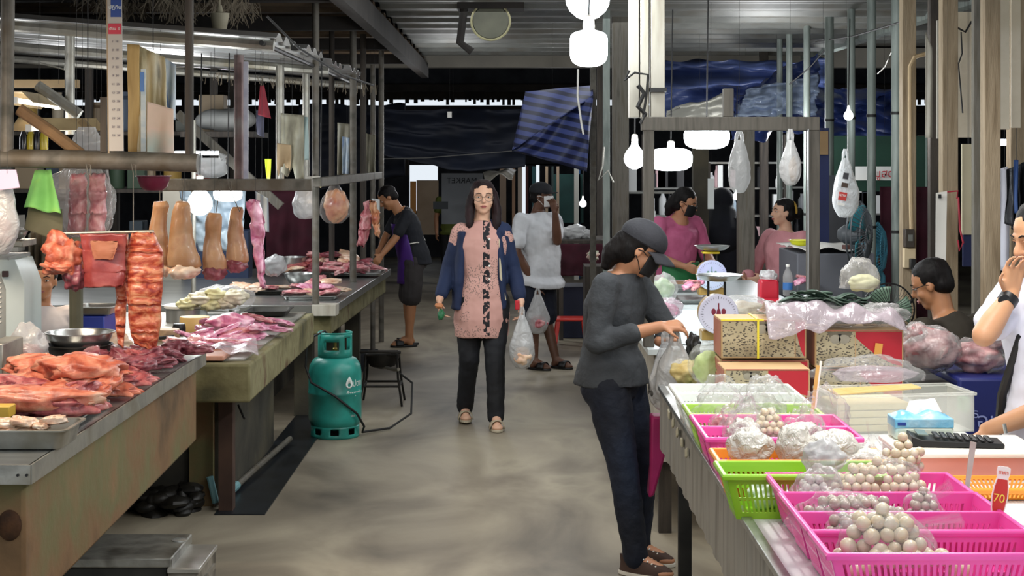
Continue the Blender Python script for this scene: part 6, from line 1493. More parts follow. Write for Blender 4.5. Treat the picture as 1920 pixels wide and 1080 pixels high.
M_denimj = mat('navy_denim', '#101c38', '#1a2a4c', scale=4, rough=.8, bump=.2)
WX, WY = XW(903, 10.5), 10.5
def ex_woman(t, hp, s, J, HR, rt, fw, up, w):
    # navy jacket: sleeves and open fronts
    b = MB()
    for q in ('r', 'l'):
        sh, el, wr = J[q+'_sh'], J[q+'_el'], J[q+'_wr']
        if q == 'l': b.cap(J['chest'].lerp(sh, .62)+up*.05, sh+up*.004, .072, .062)
        b.chain([sh.lerp(el, .30 if q == 'r' else 0)-fw*.004, sh.lerp(el, .5), el, el.lerp(wr, .8)], [.062, .063, .058, .046])
    sg = {'r': 1, 'l': -1}
    for q in ('l', 'r'):
        x0 = .105 if q == 'l' else .13
        top = J['chest']+rt*sg[q]*x0*1.0+up*.10; bot = J['pelvis']+rt*sg[q]*(x0+.03)-up*.06
        b.loft([(bot, .04, .10, rt, fw), (bot.lerp(top, .4), .036, .105, rt, fw), (top, .035, .09, rt, fw)])
    b.loft([(J['pelvis']-fw*.10+up*.0, .15, .03, rt, fw), (J['waist']-fw*.10, .145, .03, rt, fw), (J['chest']-fw*.095+up*.08, .15, .03, rt, fw)])
    b.fuse(.009, 4).rough(.008, 8, 3).build('jacket', M_denimj, t, auto=180)
    g = MB(); gm = mat('glasses_metal', '#6d6258', rough=.3, metal=.6)
    for sx in (-1, 1):
        n = 20
        for k in range(n):
            a0, a1 = 2*PI*k/n, 2*PI*(k+1)/n
            g.cap(hp(sx*.16+.125*math.cos(a0), .425-.02*abs(math.cos(a0)), .0+.10*math.sin(a0)), hp(sx*.16+.125*math.cos(a1), .425-.02*abs(math.cos(a1)), .0+.10*math.sin(a1)), .0016, .0016, 5)
        g.tube([hp(sx*.285, .41, .02), hp(sx*.36, .1, .02), hp(sx*.37, -.02, .0)], .0016, 5)
    g.tube([hp(-.04, .43, .02), hp(.04, .43, .02)], .0016, 5)
    go = g.build('glasses', gm, t)
    for k in range(5):
        q = J['chest'].lerp(J['pelvis'], k/4-.15)+fw*(.115+.012*B_(k))+rt*-.045
        MB().ell(q, (.007, .004, .007)).build('button', M_white_pl, t)
    b = MB(); b.tube([J['l_sh']+up*.035-rt*-.04, J['l_sh']+fw*.085-up*.05+rt*.03, J['waist']+fw*.10-rt*.12, J['pelvis']+fw*.08-rt*.15], .008, 8); b.build('bag_strap', mat('pale_strap', '#b9b096', rough=.7), t)
def B_(k): return 0
person('woman in peach patterned blouse and glasses walking towards us down the aisle', (WX, WY, 0), 4, 1.615,
       dict(head=(-.005, .015, .928), r_el=(.128, -.03, .640), l_el=(-.130, -.03, .635), r_wr=P(824, 562, 10.4), l_wr=P(977, 566, 10.4), r_sh=(.086, 0, .790), l_sh=(-.086, 0, .790),
            r_kn=(.050, .0, .275), l_kn=(-.052, .05, .280), r_an=(.062, -.13, .052), l_an=(-.055, .07, .045)),
       M_skinL, M_blouse, M_blackp, ('sandal', mat('beige_strap', '#a89c84', rough=.7), mat('beige_sole', '#b7ad97', rough=.7)), hair='long', hairm=M_hairB, voxel=.0065, sleeve=.3, hem=.365, loose=.95, build=1.0, curl=(.8, .9), handdir=((.1, -.2, -1), (.05, -.1, -1)), extra=ex_woman)
# fan/green item in her right hand
lump('green_pouch', P(827, 590, 10.33), (.022, .02, .035), mat('green_pouch', '#1f5a3a', '#2f7a4c', scale=6, rough=.5), 'small green bundle held by the woman in the peach blouse', 'bundle', 3, .15)
lump('snack', P(823, 573, 10.32), (.026, .022, .018), mat('snack_orange', '#b97a50', rough=.6), 'small orange brown snack in the hand of the woman in peach blouse', 'snack', 5, .15)
# 3 man in white shirt
MX, MY = XW(1008, 13.3), 13.35
def ex_man(t, hp, s, J, HR, rt, fw, up, w):
    M_cap2 = mat('black_cap', '#131519', '#1d1f24', scale=5, rough=.8)
    b = MB(); b.ell(hp(0, -.05, .24), (.41*s, .47*s, .33*s), HR, 24, 12); c0 = hp(0, 0, 0)
    b.v = [v if (HR.transposed() @ (v-c0)).z > .13*s else c0+HR @ Vector(((HR.transposed() @ (v-c0)).x, (HR.transposed() @ (v-c0)).y, .13*s)) for v in b.v]
    c = b.build('cap', M_cap2, t)
    b = MB(); b.grid(lambda u, v: hp(math.sin((u-.5)*2.2)*.36, .32*math.cos((u-.5)*2.2)+.32*v*math.cos((u-.5)*1.6), .16+.02*v-abs(math.sin((u-.5)*2.2))**2*.08), 14, 6).build('brim', M_cap2, c, solid=.004)
person('man in loose white T-shirt, black cap and white mask standing with a bag', (MX, MY, 0), 52, 1.55,
       dict(head=(0, .03, .925), pelvis=(0, .01, .515), waist=(0, .03, .61), chest=(0, .01, .73), r_el=(.145, .0, .635), r_wr=P(1006, 540, 13.2), l_el=P(1045, 452, 13.15), l_wr=P(1041, 398, 13.05), r_an=(.055, .02, .045), l_an=(-.06, .08, .045)),
       M_skinD, mat('white_tshirt', '#c9ccd0', '#d8dadd', scale=4, rough=.8), mat('navy_shorts', '#0d1220', '#151b2c', scale=4, rough=.8), ('sandal', M_black, M_black), hair='short', mask=M_maskw, headfwd=(.93, -.38, -.02), voxel=.0075, build=1.28, sleeve=.72, leg_len=.55, hem=.455, curl=(.9, .5), loose=1.6, extra=ex_man, handdir=((.1, -.05, -1), (-.25, 0, 1)))
# 4 man in purple apron, side on, head bent
AX, AY = XW(772, 14.9), 14.9
def ex_apron(t, hp, s, J, HR, rt, fw, up, w):
    M_ap = mat('purple_apron', '#3d1c68', '#4d2780', scale=4, rough=.6)
    b = MB()
    def fn(u, v):
        z = .74-.36*v; a = (u-.5)*2.6
        wd = .075+.035*min(1, v*3); r = .085+.012*v
        c = J['chest'].lerp(J['pelvis'], min(1, (.73-z)/.215)) if z > .515 else J['pelvis']-up*(.515-z)*1.62
        return c+rt*math.sin(a)*wd*1.62+fw*(math.cos(a)*r*1.62+.008)
    ap = b.grid(fn, 20, 16).build('apron', M_ap, t, solid=.004)
    MB().tube([J['waist']+fw*.10+rt*.14*-1, J['waist']+rt*-.165+up*.02, J['waist']-fw*.115], .006, 6).build('apron_string', M_white_pl, ap)
    MB().tube([J['waist']+fw*.10+rt*.13, J['waist']+rt*.16+up*.02, J['waist']-fw*.11+up*.03, J['chest']-fw*.05+up*.1], .006, 6).build('apron_string', M_white_pl, ap)
    MB().tube([J['chest']+fw*.10+rt*.08, J['neck']-fw*.03+rt*.06], .006, 6).build('apron_string', M_white_pl, ap)
person('man in black T-shirt and purple apron bending over the far left counter', (AX, AY, 0), -75, 1.56,
       dict(pelvis=(0, -.02, .515), waist=(0, -.01, .61), chest=(0, .03, .72), neck=(0, .075, .815), head=(0, .145, .882), r_sh=(.11, .05, .785), l_sh=(-.11, .05, .785),
            r_el=(.12, .13, .660), l_el=(-.13, .12, .655), r_wr=P(712, 468, 14.9), l_wr=P(716, 478, 14.6), r_an=(.05, 0, .045), l_an=(-.05, .03, .045)),
       M_skinW, mat('black_tshirt', '#14161c', '#1e2129', scale=4, rough=.8), mat('dark_shorts', '#2e2a2a', '#3a3636', scale=4, rough=.8), ('sandal', M_black, M_black), hair='short', headfwd=(-.75, -.2, -.6), headup=(-.6, 0, .8), voxel=.008, sleeve=.75, leg_len=.52, hem=.49, curl=(.6, .6), loose=1.2, extra=ex_apron)
# 5 pink shirted seller behind the white counter
def ex_apr2(t, hp, s, J, HR, rt, fw, up, w):
    b = MB()
    def fn(u, v):
        z = .66-.2*v; a = (u-.5)*2.8; c = J['waist'].lerp(J['pelvis'], v)
        return c+rt*math.sin(a)*.185+fw*(math.cos(a)*.15)
    b.grid(fn, 18, 10).build('apron', mat('green_apron', '#2c7a4a', '#3a9159', scale=4, rough=.6), t, solid=.004)
person('person in bright pink shirt with dark hair and mask, serving behind the far scale', (XW(1268, 12.4), 12.35, 0), 38, 1.56,
       dict(head=(.0, .06, .905), neck=(0, .03, .828), r_el=(.14, .02, .64), l_el=(-.14, .05, .64), r_wr=(.10, .16, .60), l_wr=(-.09, .17, .60)),
       M_skinT, mat('magenta_shirt', '#b8597f', '#cc6c93', scale=8, rough=.75, bump=.2, bscale=30), M_blackp, None, hair='bob', headfwd=(.8, -.35, -.35), mask=M_maskb, voxel=.009, build=1.12, sleeve=1.1, hem=.47, loose=1.4, extra=ex_apr2)
# 6 dark clothed customer with bowed covered head
def ex_scarf(t, hp, s, J, HR, rt, fw, up, w):
    b = MB(); b.ell(hp(0, -.08, .12), (.46*s, .52*s, .50*s), HR); b.cap(hp(0, -.12, -.1), J['neck'], .40*s, .48*s); b.cap(J['neck'], J['chest']-fw*.04, .13, .17)
    b.fuse(.012, 4); 
    b.build('head_scarf', mat('black_scarf', '#0b0d14', '#141722', scale=3, rough=.85), t, auto=180)
person('person in black clothes and head covering by the grey square post', (XW(1352, 12.9), 12.85, 0), 170, 1.55,
       dict(head=(0, .05, .895), neck=(0, .02, .82), r_el=(.15, .05, .65), l_el=(-.14, .08, .66), r_wr=(.1, .18, .62), l_wr=(-.10, .20, .655)),
       M_skinT, MC.get('black_scarf') or mat('black_scarf', '#0b0d14', '#141722', scale=3, rough=.85), M_blackp, None, hair=None, face=False, voxel=.01, build=1.15, sleeve=1.5, hem=.42, loose=1.6, extra=ex_scarf)
# 7 pink sweater woman with bun and headband, looking left
def ex_bun(t, hp, s, J, HR, rt, fw, up, w):
    b = MB(); n = 22
    for k in range(n):
        a0, a1 = PI*1.0*k/n, PI*1.0*(k+1)/n
        b.cap(hp(.40*math.cos(a0), -.38, .02+.40*math.sin(a0)), hp(.40*math.cos(a1), -.38, .02+.40*math.sin(a1)), .042*s, .042*s, 8)
    b.build('hair_band', mat('mustard_band', '#8a6a22', '#a4812e', scale=6, rough=.7), t)
person('woman in pale pink sweater, hair bun in mustard band, behind the red jar', (XW(1466, 12.0)+.02, 11.95, 0), -62, 1.45,
       dict(head=(0, .02, .930), r_el=(.14, .06, .645), l_el=(-.14, .05, .64), r_wr=(.08, .19, .60), l_wr=(-.08, .2, .60)),
       M_skinL, mat('pale_pink_sweater', '#c98a90', '#d99ca2', scale=6, rough=.85, bump=.2), M_blackp, None, hair='bun', headfwd=(-.92, -.25, .05), voxel=.009, build=1.22, sleeve=1.9, hem=.45, loose=1.4, extra=ex_bun)
# 8 seated boy, back three quarters
bs = MB(); 
BX, BY = XW(1800, 7.2), 7.35
M_boy = mat('dark_olive_shirt', '#2f2a22', '#3d372d', scale=5, rough=.8)
def ex_boy(t, hp, s, J, HR, rt, fw, up, w):
    m = mat('flower_scarf', '#131a22', '#1e6f7a', '#d0747a', '#10141a', scale=16, rough=.7, stops=[.45, .56, .62, .68], detail=2)
    b = MB(); c = (J['neck']+J['chest'])/2
    b.loft([(J['chest']-fw*.065+rt*.02-up*.05, .10, .05, rt, fw), (c-fw*.05+rt*.03, .12, .055, rt, fw), (J['neck']-fw*.03+rt*.03-up*.01, .08, .045, rt, fw)])
    b.fuse(.01, 3).build('patterned_collar', m, t, auto=180)
    g = MB()
    for sx in (-1, 1): g.tube([hp(sx*.10, .40, .03), hp(sx*.27, .36, .03), hp(sx*.36, .05, .03), hp(sx*.37, -.02, .0)], .002, 5)
    g.build('glasses', M_black, t)
person('seated boy with short black hair and glasses seen from behind, head bowed', (BX, BY, -.30), 215, 1.60,
       dict(head=(-.02, .055, .925), neck=(0, .02, .835), r_el=(.15, .03, .66), l_el=(-.15, .04, .66), r_wr=(.08, .17, .60), l_wr=(-.09, .18, .60), r_kn=(.07, .24, .46), l_kn=(-.07, .24, .46), r_an=(.07, .24, .23), l_an=(-.07, .24, .23)),
       M_skinW, M_boy, M_blackp, None, hair='short', headfwd=(-.75, .35, -.35), voxel=.008, build=1.05, sleeve=1.0, hem=.50, loose=1.2, extra=ex_boy)
MB().lathe([(.14, 0), (.15, .03), (.13, .44), (.17, .46), (.17, .49), (.10, .5)], (BX, BY, 0), 20).build('stool', M_steel_dark, None, 'stool under the seated boy behind the bagged pork', 'stool')
# 9 student in white uniform at right frame edge
UX, UY = 1.745, 5.15
def ex_stu(t, hp, s, J, HR, rt, fw, up, w):
    b = MB(); b.tube([J['l_sh']+up*.03, J['chest']+fw*.13, J['waist']+fw*.125+rt*.10, J['pelvis']+fw*.10+rt*.15+up*.02], .016, 8)
    b.v = [Vector(v) for v in b.v]; b.build('bag_strap', M_black, t)
    MB().tube([P(1883, 795, 4.98), P(1886, 812, 4.98)], .006, 8).build('strap_clip', M_steel, t)
    b = MB(); q = J['r_wr'].lerp(J['r_el'], .12); d = (J['r_el']-J['r_wr']).normalized(); R = d.to_track_quat('Z', 'Y').to_matrix()
    b.lathe([(.026, -.014), (.031, -.014), (.031, .014), (.026, .014)], q, 20, R); b.lathe([(.01, -.004), (.02, 0), (.018, .006)], q+Vector((-.02, -.025, 0)), 16, RX(90)); b.build('wristwatch', M_black, t)
person('student in white uniform with wristwatch and black shoulder strap at the right frame edge', (UX, UY, 0), -70, 1.64,
       dict(head=(.0, .03, .925), r_sh=(.11, .0, .80), r_el=P(1845, 628, 5.0), r_wr=P(1896, 553, 5.05), l_el=(-.14, .08, .63), l_wr=P(1850, 806, 5.15), pelvis=(0, 0, .515)),
       mat('student_skin', '#c08d68', '#cb9a75', scale=5, rough=.5, sss=.1), mat('uniform_white', '#d6d8e6', '#e3e4ef', scale=4, rough=.8), M_blackp, None, hair='pony', headfwd=(-.92, -.22, -.30), voxel=.0065, build=1.08, sleeve=.7, hem=.44, curl=(.7, .5), loose=1.5, extra=ex_stu, handdir=((.1, 0, 1), (-.2, -.3, -1)))
# 10 vendor behind the meat heap, mostly hidden
def ex_vend(t, hp, s, J, HR, rt, fw, up, w):
    b = MB(); b.tube([J['neck']+fw*.05+rt*.06, J['chest']+fw*.13+rt*.03, J['waist']+fw*.12], .007, 6); b.build('pink_trim', mat('crimson_trim', '#b0283f', rough=.6), t)
person('vendor in sleeveless white top with crimson trim, half hidden behind hanging meat', (XW(86, 8.2), 8.1, -.17), 10, 1.42,
       dict(head=(-.01, .02, .925), r_el=(.16, .02, .65), l_el=(-.15, .05, .66), r_wr=(.14, .15, .60), l_wr=(-.10, .17, .62), r_kn=(.07, .22, .44), l_kn=(-.07, .22, .44), r_an=(.07, .18, .165), l_an=(-.07, .18, .165)),
       M_skinW, mat('white_vest', '#c7bdb9', '#d5cdc9', scale=4, rough=.8), M_blackp, None, hair='short', voxel=.009, build=1.15, sleeve=.12, hem=.45, loose=1.1, extra=ex_vend)
# 11 distant seated person behind the walking woman
person('distant person in olive shirt seen between the walking woman and the apron man', (XW(846, 22), 22, 0), 15, 1.45, dict(head=(0, .03, .925)),
       M_skinT, mat('olive_shirt', '#4f5a22', '#6a742f', scale=4, rough=.8), M_blackp, None, hair='short', voxel=.013, sleeve=.6)
# held bags
bag('held_bag', P(1266, 640, 6.72), .17, .25, .10, M_bagw, 'thin white bag with cabbage hanging from the shopper\'s hands', seed=31, neck=.25, amp=.06)
lump('vegetable', P(1283, 698, 6.70), (.062, .05, .052), mat('pickled_cabbage', '#b89a4e', '#d5c48a', '#8f9a58', scale=9, rough=.5, bump=.4), 'yellow green cabbage inside the shopper\'s white bag', 'vegetable', 33, .15)
bag('held_bag', P(1247, 640, 6.78), .135, .29, .10, plastic('grey_white_film', '#dcdcdc', clear=.5, rough=.25), 'longer grey white bag with dark goods hanging below the shopper\'s hands', seed=35, neck=.2, amp=.06)
lump('dark_goods', P(1232, 730, 6.78), (.035, .03, .05), mat('dark_goods', '#3b3a38', '#5d5b57', scale=7, rough=.6), 'dark goods in the bottom of the longer grey white bag', 'goods', 36, .2)
bag('held_bag', P(979, 590, 10.3), .165, .345, .12, M_bagw, 'white bag with pink goods hanging from the walking woman\'s left hand', seed=41, neck=.18)
lump('pork_piece', P(980, 668, 10.28), (.058, .045, .06), M_meat['fat'], 'pinkish goods at the bottom of the walking woman\'s bag', 'food', 42)
bag('held_bag', P(1008, 552, 13.05), .19, .32, .13, M_bagw, 'white bag hanging from the hand of the man in white', seed=43, neck=.25)
lump('pork_piece', P(1010, 605, 13.03), (.07, .05, .055), M_meat['rose'], 'pink goods inside the bag of the man in white', 'food', 44)
MB().box(P(970, 572, 10.28), (.03, .02, .06)).build('red_wallet', mat('wallet_red', '#b3202c', rough=.5), None, 'red purse held with the bag by the walking woman', 'purse', bevel=.005)
# ---------------------------------------------------------------- lamps
def bulb(px, py, Y, r, label, power=0, shape='bulb', color=COOL, m=None, cord=True):
    c = P(px, py, Y); t = thing('hanging_bulb', label, 'lamp', c); b = MB()
    if shape == 'drum': b.lathe([(r*.3, -r*1.05), (r*.6, -r*.98), (r*.85, -r*.82), (r*.97, -r*.6), (r, -r*.3), (r, r*.4), (r*.95, r*.62), (r*.8, r*.75), (r*.4, r*.88)], c, 28)
    elif shape == 'wide': b.loft([(c+Vector((0, 0, z*r)), r*1.8*w, r*.95*w, Vector((1, 0, 0)), Vector((0, 1, 0))) for z, w in ((-.95, .35), (-.85, .7), (-.6, .92), (-.2, 1), (.3, 1), (.65, .93), (.85, .72), (.95, .35))], 28, 2.8)
    else: b.lathe([(r*.2, -r), (r*.5, -r*.88), (r*.8, -r*.62), (r*.97, -r*.3), (r, 0), (r*.95, r*.3), (r*.78, r*.65), (r*.5, r*1.0), (r*.34, r*1.25), (r*.3, r*1.5)], c, 24)
    b.build('glass', m or M_bulb, t)
    top = r*(.9 if shape == 'drum' else .8 if shape == 'wide' else 1.5)
    MB().lathe([(r*.3, top), (r*.32, top+r*.2), (r*.28, top+r*.7), (r*.1, top+r*.8)], c, 16).build('socket', M_white_pl, t)
    if cord: MB().tube([c+Vector((0, 0, top+r*.7)), c+Vector((.01, 0, min(2.8-c.z, .9) if c.z < 2.7 else .12))], .004, 6).build('cord', M_wire, t)
    if power:
        l = point('bulb_light', c, power*.6, color, r); l.parent = t; l.location = Vector((0, -r*2.4, -r*.3)); l.name = 'bulb_light'
    return t
bulb(1104, 88, 6.7, .079, 'lower of two large white drum bulbs hanging over the aisle side', 24, 'drum')
bulb(1102, -4, 7.6, .105, 'upper large white bulb cut by the top frame edge', 28)
bulb(1325, 257, 8.6, .068, 'wide glaring lamp under the crossbeam of the dark frame', 20, 'wide')
bulb(1190, 297, 9.3, .062, 'bright bulb left of the dark frame post', 12)
bulb(1258, 299, 9.6, .072, 'bright twin bulb inside the dark frame, under the wide lamp', 14, 'wide')
bulb(375, 381, 9.6, .074, 'round white bulb glaring behind the pork legs', 24, color=COOL)
bulb(427, 364, 10.2, .05, 'smaller white bulb right of the round bulb behind the pork legs', 10, 'wide', color=COOL)
bulb(601, 346, 10.7, .018, 'tiny warm bulb at the near pole of the farthest counter', 1.5, color=WARM, m=M_warm)
bulb(1591, 217, 12.0, .035, 'small clear bulb on a pale pipe at right', 2.5, m=M_bulb_mid)
bulb(1093, 382, 16, .035, 'small far bulb beside the grey pipe behind the man in white', 2, m=M_bulb_mid)
bulb(1380, 369, 13.0, .028, 'small lit bulb at the grey timber post behind the scales', 2, m=M_bulb_mid)
def tube_lamp(px0, py0, px1, py1, Y0, Y1, label, m, power, color, shade=True):
    a, c = P(px0, py0, Y0), P(px1, py1, Y1); t = thing('tube_lamp', label, 'lamp', (a+c)/2); MB().tube([a, c], .014, 12).build('tube', m, t)
    if shade:
        d = (c-a).normalized(); s = Vector((0, 0, 1)).cross(d).normalized(); b = MB()
        pr = [(-.11, -.01), (-.05, .05), (.05, .05), (.11, -.01), (.107, -.014), (.047, .045), (-.047, .045), (-.107, -.014)]
        b.rings([[q+s*x+Vector((0, 0, z)) for x, z in pr] for q in (a-d*.03, c+d*.03)]); b.build('reflector', mat('yellowed_reflector', '#8f7a56', '#b39f77', scale=4, rough=.5), t, smooth=False)
        for q in (a, c): MB().box(q, (.03, .03, .035)).build('end_cap', M_white_pl, t)
    n = (a+c)/2; l = area('tube_light', n-Vector((0, 0, .03)), n-Vector((0, 0, 1)), (c-a).length, .03, power, color); l.parent = t; l.location = Vector((0, 0, -.03))
    return t
tube_lamp(28, 188, 108, 200, 8.8, 9.6, 'upper warm tube lamp under a yellowed reflector at left', M_tube, 5, WARM)
tube_lamp(55, 240, 160, 240, 8.0, 8.3, 'lower warm tube lamp under a yellowed reflector at left', M_tube, 7, WARM)
tube_lamp(328, 287, 410, 287, 11.0, 11.0, 'white tube lamp seen behind the end of the meat rail', M_tube_panel, 6, COOL, shade=False)
# glowing panels standing in for far lit openings at back right
for (px, py, w, h, Y, lab) in [(1679, 243, 34, 24, 20, 'glowing white panel for a lit opening between pipes on the right'), (1620, 247, 42, 18, 20, 'glowing white panel for a bright patch under the blue tarpaulin on the right'), (1881, 267, 18, 12, 18, 'small glowing panel for a lit gap under the cream boards')]:
    c = P(px, py, Y); MB().box(c, (w/3000*Y, .03, h/3000*Y)).build('lit_lamp', M_tube_panel, None, lab, 'lamp')

# ---------------------------------------------------------------- tarpaulins
def stripe_mat():
    m = mat('striped_blue_tarp', '#2c3f86', rough=.45); nt = m.node_tree; N = nt.nodes; L = nt.links; b = N['Principled BSDF']
    tc = N.new('ShaderNodeTexCoord'); mp = N.new('ShaderNodeMapping'); mp.inputs['Rotation'].default_value = (0, math.radians(-14), 0); L.new(tc.outputs['Object'], mp.inputs['Vector'])
    w = N.new('ShaderNodeTexWave'); w.bands_direction = 'Z'; w.inputs['Scale'].default_value = 4.2; w.inputs['Distortion'].default_value = .5; L.new(mp.outputs['Vector'], w.inputs['Vector'])
    r = N.new('ShaderNodeValToRGB'); r.color_ramp.elements[0].position = .35; r.color_ramp.elements[0].color = srgb('#141b38'); r.color_ramp.elements[1].position = .55; r.color_ramp.elements[1].color = srgb('#3a467c')
    L.new(w.outputs['Fac'], r.inputs['Fac']); L.new(r.outputs['Color'], b.inputs['Base Color']); return m
M_stripe = stripe_mat()
Yt = 13.6
t = thing('striped_tarpaulin', 'folded blue tarpaulin with light stripes hanging beside the column', 'tarpaulin', P(1050, 250, Yt))
b = MB()
def f1(u, v):
    a = P(985, 172, Yt+.2).lerp(P(1110, 160, Yt), u); c = P(960, 282, Yt-.3).lerp(P(1112, 180, Yt-.4), u)
    q = a.lerp(c, v); q.y += .05*math.sin(u*9+v*4); return q
b.grid(f1, 24, 16).build('upper_fold', M_stripe, t, solid=.004, auto=180)
b = MB()
def f2(u, v):
    a = P(960, 282, Yt-.3).lerp(P(1112, 178, Yt-.4), u); c = P(962, 283, Yt-.3).lerp(P(1100, 322, Yt-.5), u)
    q = a.lerp(c, v); q.y += .04*math.sin(u*11+v*5); return q
b.grid(f2, 24, 16).build('lower_fold', M_stripe, t, solid=.004, auto=180)
M_btarp = mat('blue_tarp', '#202e60', '#34457e', '#515f94', scale=2.2, rough=.32, bump=.8, bscale=6, stretch=(.5, 1, 2.5), detail=5)
M_btarp2 = mat('dusk_blue_tarp', '#27345c', '#3a4978', '#4d5c88', scale=2, rough=.4, bump=.8, bscale=6, stretch=(.5, 1, 2.5))
def hang(name, quad, m, label, amp=.08, seed=0, cat='tarpaulin', sag=0, nu=50, nv=24, solid=.004, group=None):
    a, b_, c, d = [Vector(q) for q in quad]; b = MB()
    def fn(u, v):
        q = a.lerp(b_, u).lerp(d.lerp(c, u), v); n = mn.noise(Vector((u*2.5+seed, v*7, seed)))+.5*mn.noise(Vector((u*7, v*15, seed+3)))
        q.y += n*amp; q.z += n*amp*.4-sag*math.sin(PI*u)*v; return q
    return b.grid(fn, nu, nv).build(name, m, None, label, cat, group, auto=180, solid=solid)
hang('blue_tarpaulin', [P(1240, 112, 17.2), P(1560, 112, 17.2), P(1540, 215, 16.9), P(1230, 232, 16.7)], M_btarp2, 'dim blue tarpaulin stretched behind the white column', .25, 1)
hang('blue_tarpaulin', [P(1380, 178, 16.4), P(1535, 100, 16.6), P(1540, 250, 15.9), P(1370, 262, 15.6)], M_btarp, 'crumpled bright blue tarpaulin with plastic glints in the right middle', .3, 5)
hang('blue_tarpaulin', [P(1500, 170, 16.2), P(1700, 165, 16.2), P(1700, 262, 15.8), P(1500, 250, 15.6)], M_btarp, 'blue tarpaulin sagging behind the pale pipe row', .3, 9, sag=-.0)
hang('plastic_sheet', [P(1250, 208, 15.0), P(1372, 170, 15.0), P(1376, 228, 14.6), P(1250, 236, 14.6)], mat('pale_sheet', '#bdbcb2', '#d5d3c8', scale=4, rough=.5), 'pale dusty plastic sheet sloping under the blue tarpaulin', .08, 4, cat='plastic sheet')
hang('clear_sheet', [P(1400, 170, 15.2), P(1535, 140, 15.2), P(1530, 215, 14.9), P(1378, 222, 14.9)], plastic('dull_film', '#9fb0c8', clear=.72, rough=.12, bump=1, bscale=7), 'clear plastic glinting over the bright blue tarpaulin', .2, 14, cat='plastic sheet')
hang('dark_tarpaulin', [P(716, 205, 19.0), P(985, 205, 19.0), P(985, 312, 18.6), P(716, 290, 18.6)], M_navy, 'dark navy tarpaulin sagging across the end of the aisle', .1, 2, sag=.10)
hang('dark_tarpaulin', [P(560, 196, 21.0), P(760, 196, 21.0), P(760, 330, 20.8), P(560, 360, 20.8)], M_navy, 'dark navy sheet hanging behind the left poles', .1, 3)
MB().tube([P(714, 298, 18.5), P(800, 296, 18.4), P(960, 283, 18.3)], .006, 6).build('rope', mat('grey_rope', '#5a5a58', rough=.8), None, 'thin rope stretched across the dark navy tarpaulin', 'rope')
MB().box(P(843, 215, 18.6), (.05, .05, .07)).build('ceiling_socket', M_white_pl, None, 'small white box on the dark tarpaulin beam', 'box')
MB().span((XW(715, 19.2), 19.15, ZW(222, 19.2)), (XW(985, 19.2), 19.25, ZW(208, 19.2))).build('trim_6', M_beam_dark, kind='structure')

# ---------------------------------------------------------------- sheets hanging at left
c0 = P(214, 140, 6.6)
t = thing('tall_calendar', 'tall narrow white calendar strip with blue and red heading on the meat rail', 'calendar', c0)
xa, xb = XW(201, 6.6), XW(228, 6.6); zt, zb = ZW(-12, 6.6), ZW(283, 6.6)
def tilt(p): return Vector((p.x+(zt-p.z)*.012, p.y, p.z))
MB().span((xa, 6.6, zb), (xb, 6.606, zt)).warp(tilt).build('paper', mat('calendar_paper', '#a39e97', '#aeaaa3', scale=3, rough=.6), t, smooth=False)
MB().span((xa-.006, 6.603, zb-.01), (xa, 6.615, zt)).warp(tilt).build('wood_edge', M_post_wood, t)
MB().span((xa+.001+.014, 6.597, ZW(32, 6.6)), (xb-.001, 6.599, ZW(-10, 6.6))).build('blue_heading', mat('calendar_blue', '#1d3f86', rough=.5), t, smooth=False)
MB().span((xa+.005, 6.597, ZW(64, 6.6)), (xb-.001, 6.599, ZW(44, 6.6))).build('red_heading', mat('calendar_red', '#b3243c', rough=.5), t, smooth=False)
ink = mat('calendar_ink', '#6f6a74', rough=.6)
text('month_text', 'ปฏิทิน', M_print, (XW(216, 6.6), 6.596, ZW(14, 6.6)), (PI/2, 0, 0), .022, t); text('heading_text', 'เดือน  ปี', M_print, (XW(215, 6.6), 6.596, ZW(54, 6.6)), (PI/2, 0, 0), .014, t)
for k in range(12):
    text('date_text', '%d  %d' % (k*2+1, k*2+16), ink, (XW(216, 6.6)+.001*k/3, 6.5965, ZW(78+k*16, 6.6)), (PI/2, 0, 0), .013, t)
M_old = mat('yellowed_film', '#8f8362', '#b5a984', '#c9c2a8', '#7d7a6c', scale=5, rough=.45, stretch=(4, 4, .7), bump=.6, bscale=10, stops=[.3, .45, .6, .75])
M_oldb = mat('bluish_film', '#7f93a8', '#a9b3b8', '#5f7fae', scale=7, rough=.4, stretch=(3, 3, .8), bump=.6, bscale=10)
t = thing('hanging_sheets', 'bundle of yellowed and printed plastic sheets hung beside the tall calendar', 'plastic sheets', P(285, 190, 7.2))
cloth('yellow_sheet', [P(238, 82, 7.2), P(262, 84, 7.2), P(262, 288, 7.2), P(240, 288, 7.2)], mat('mustard_board', '#a18450', '#c4a76c', scale=6, rough=.6, stretch=(5, 5, .6)), None, None, folds=.6, depth=.01, parent=t, seed=1)
cloth('old_sheet', [P(256, 84, 7.25), P(310, 108, 7.25), P(318, 286, 7.2), P(258, 290, 7.2)], M_old, None, None, folds=2.4, depth=.02, parent=t, seed=2)
cloth('blue_sheet', [P(304, 106, 7.3), P(330, 122, 7.3), P(328, 225, 7.3), P(308, 225, 7.3)], M_oldb, None, None, folds=1.4, depth=.012, parent=t, seed=3)
cloth('pale_sheet', [P(276, 190, 7.15), P(326, 205, 7.15), P(326, 292, 7.15), P(276, 290, 7.15)], mat('pale_print_film', '#bfb09c', '#cdb6a6', '#a9b8b0', scale=4, rough=.5), None, None, folds=1.2, depth=.01, parent=t, seed=4)
MB().span((XW(261, 7.1), 7.13, ZW(284, 7.15)), (XW(270, 7.1), 7.135, ZW(130, 7.15))).build('printed_strip', mat('pale_blue_print', '#9fb2bd', '#c9cfcb', scale=9, rough=.5, stretch=(1, 1, 2)), t)
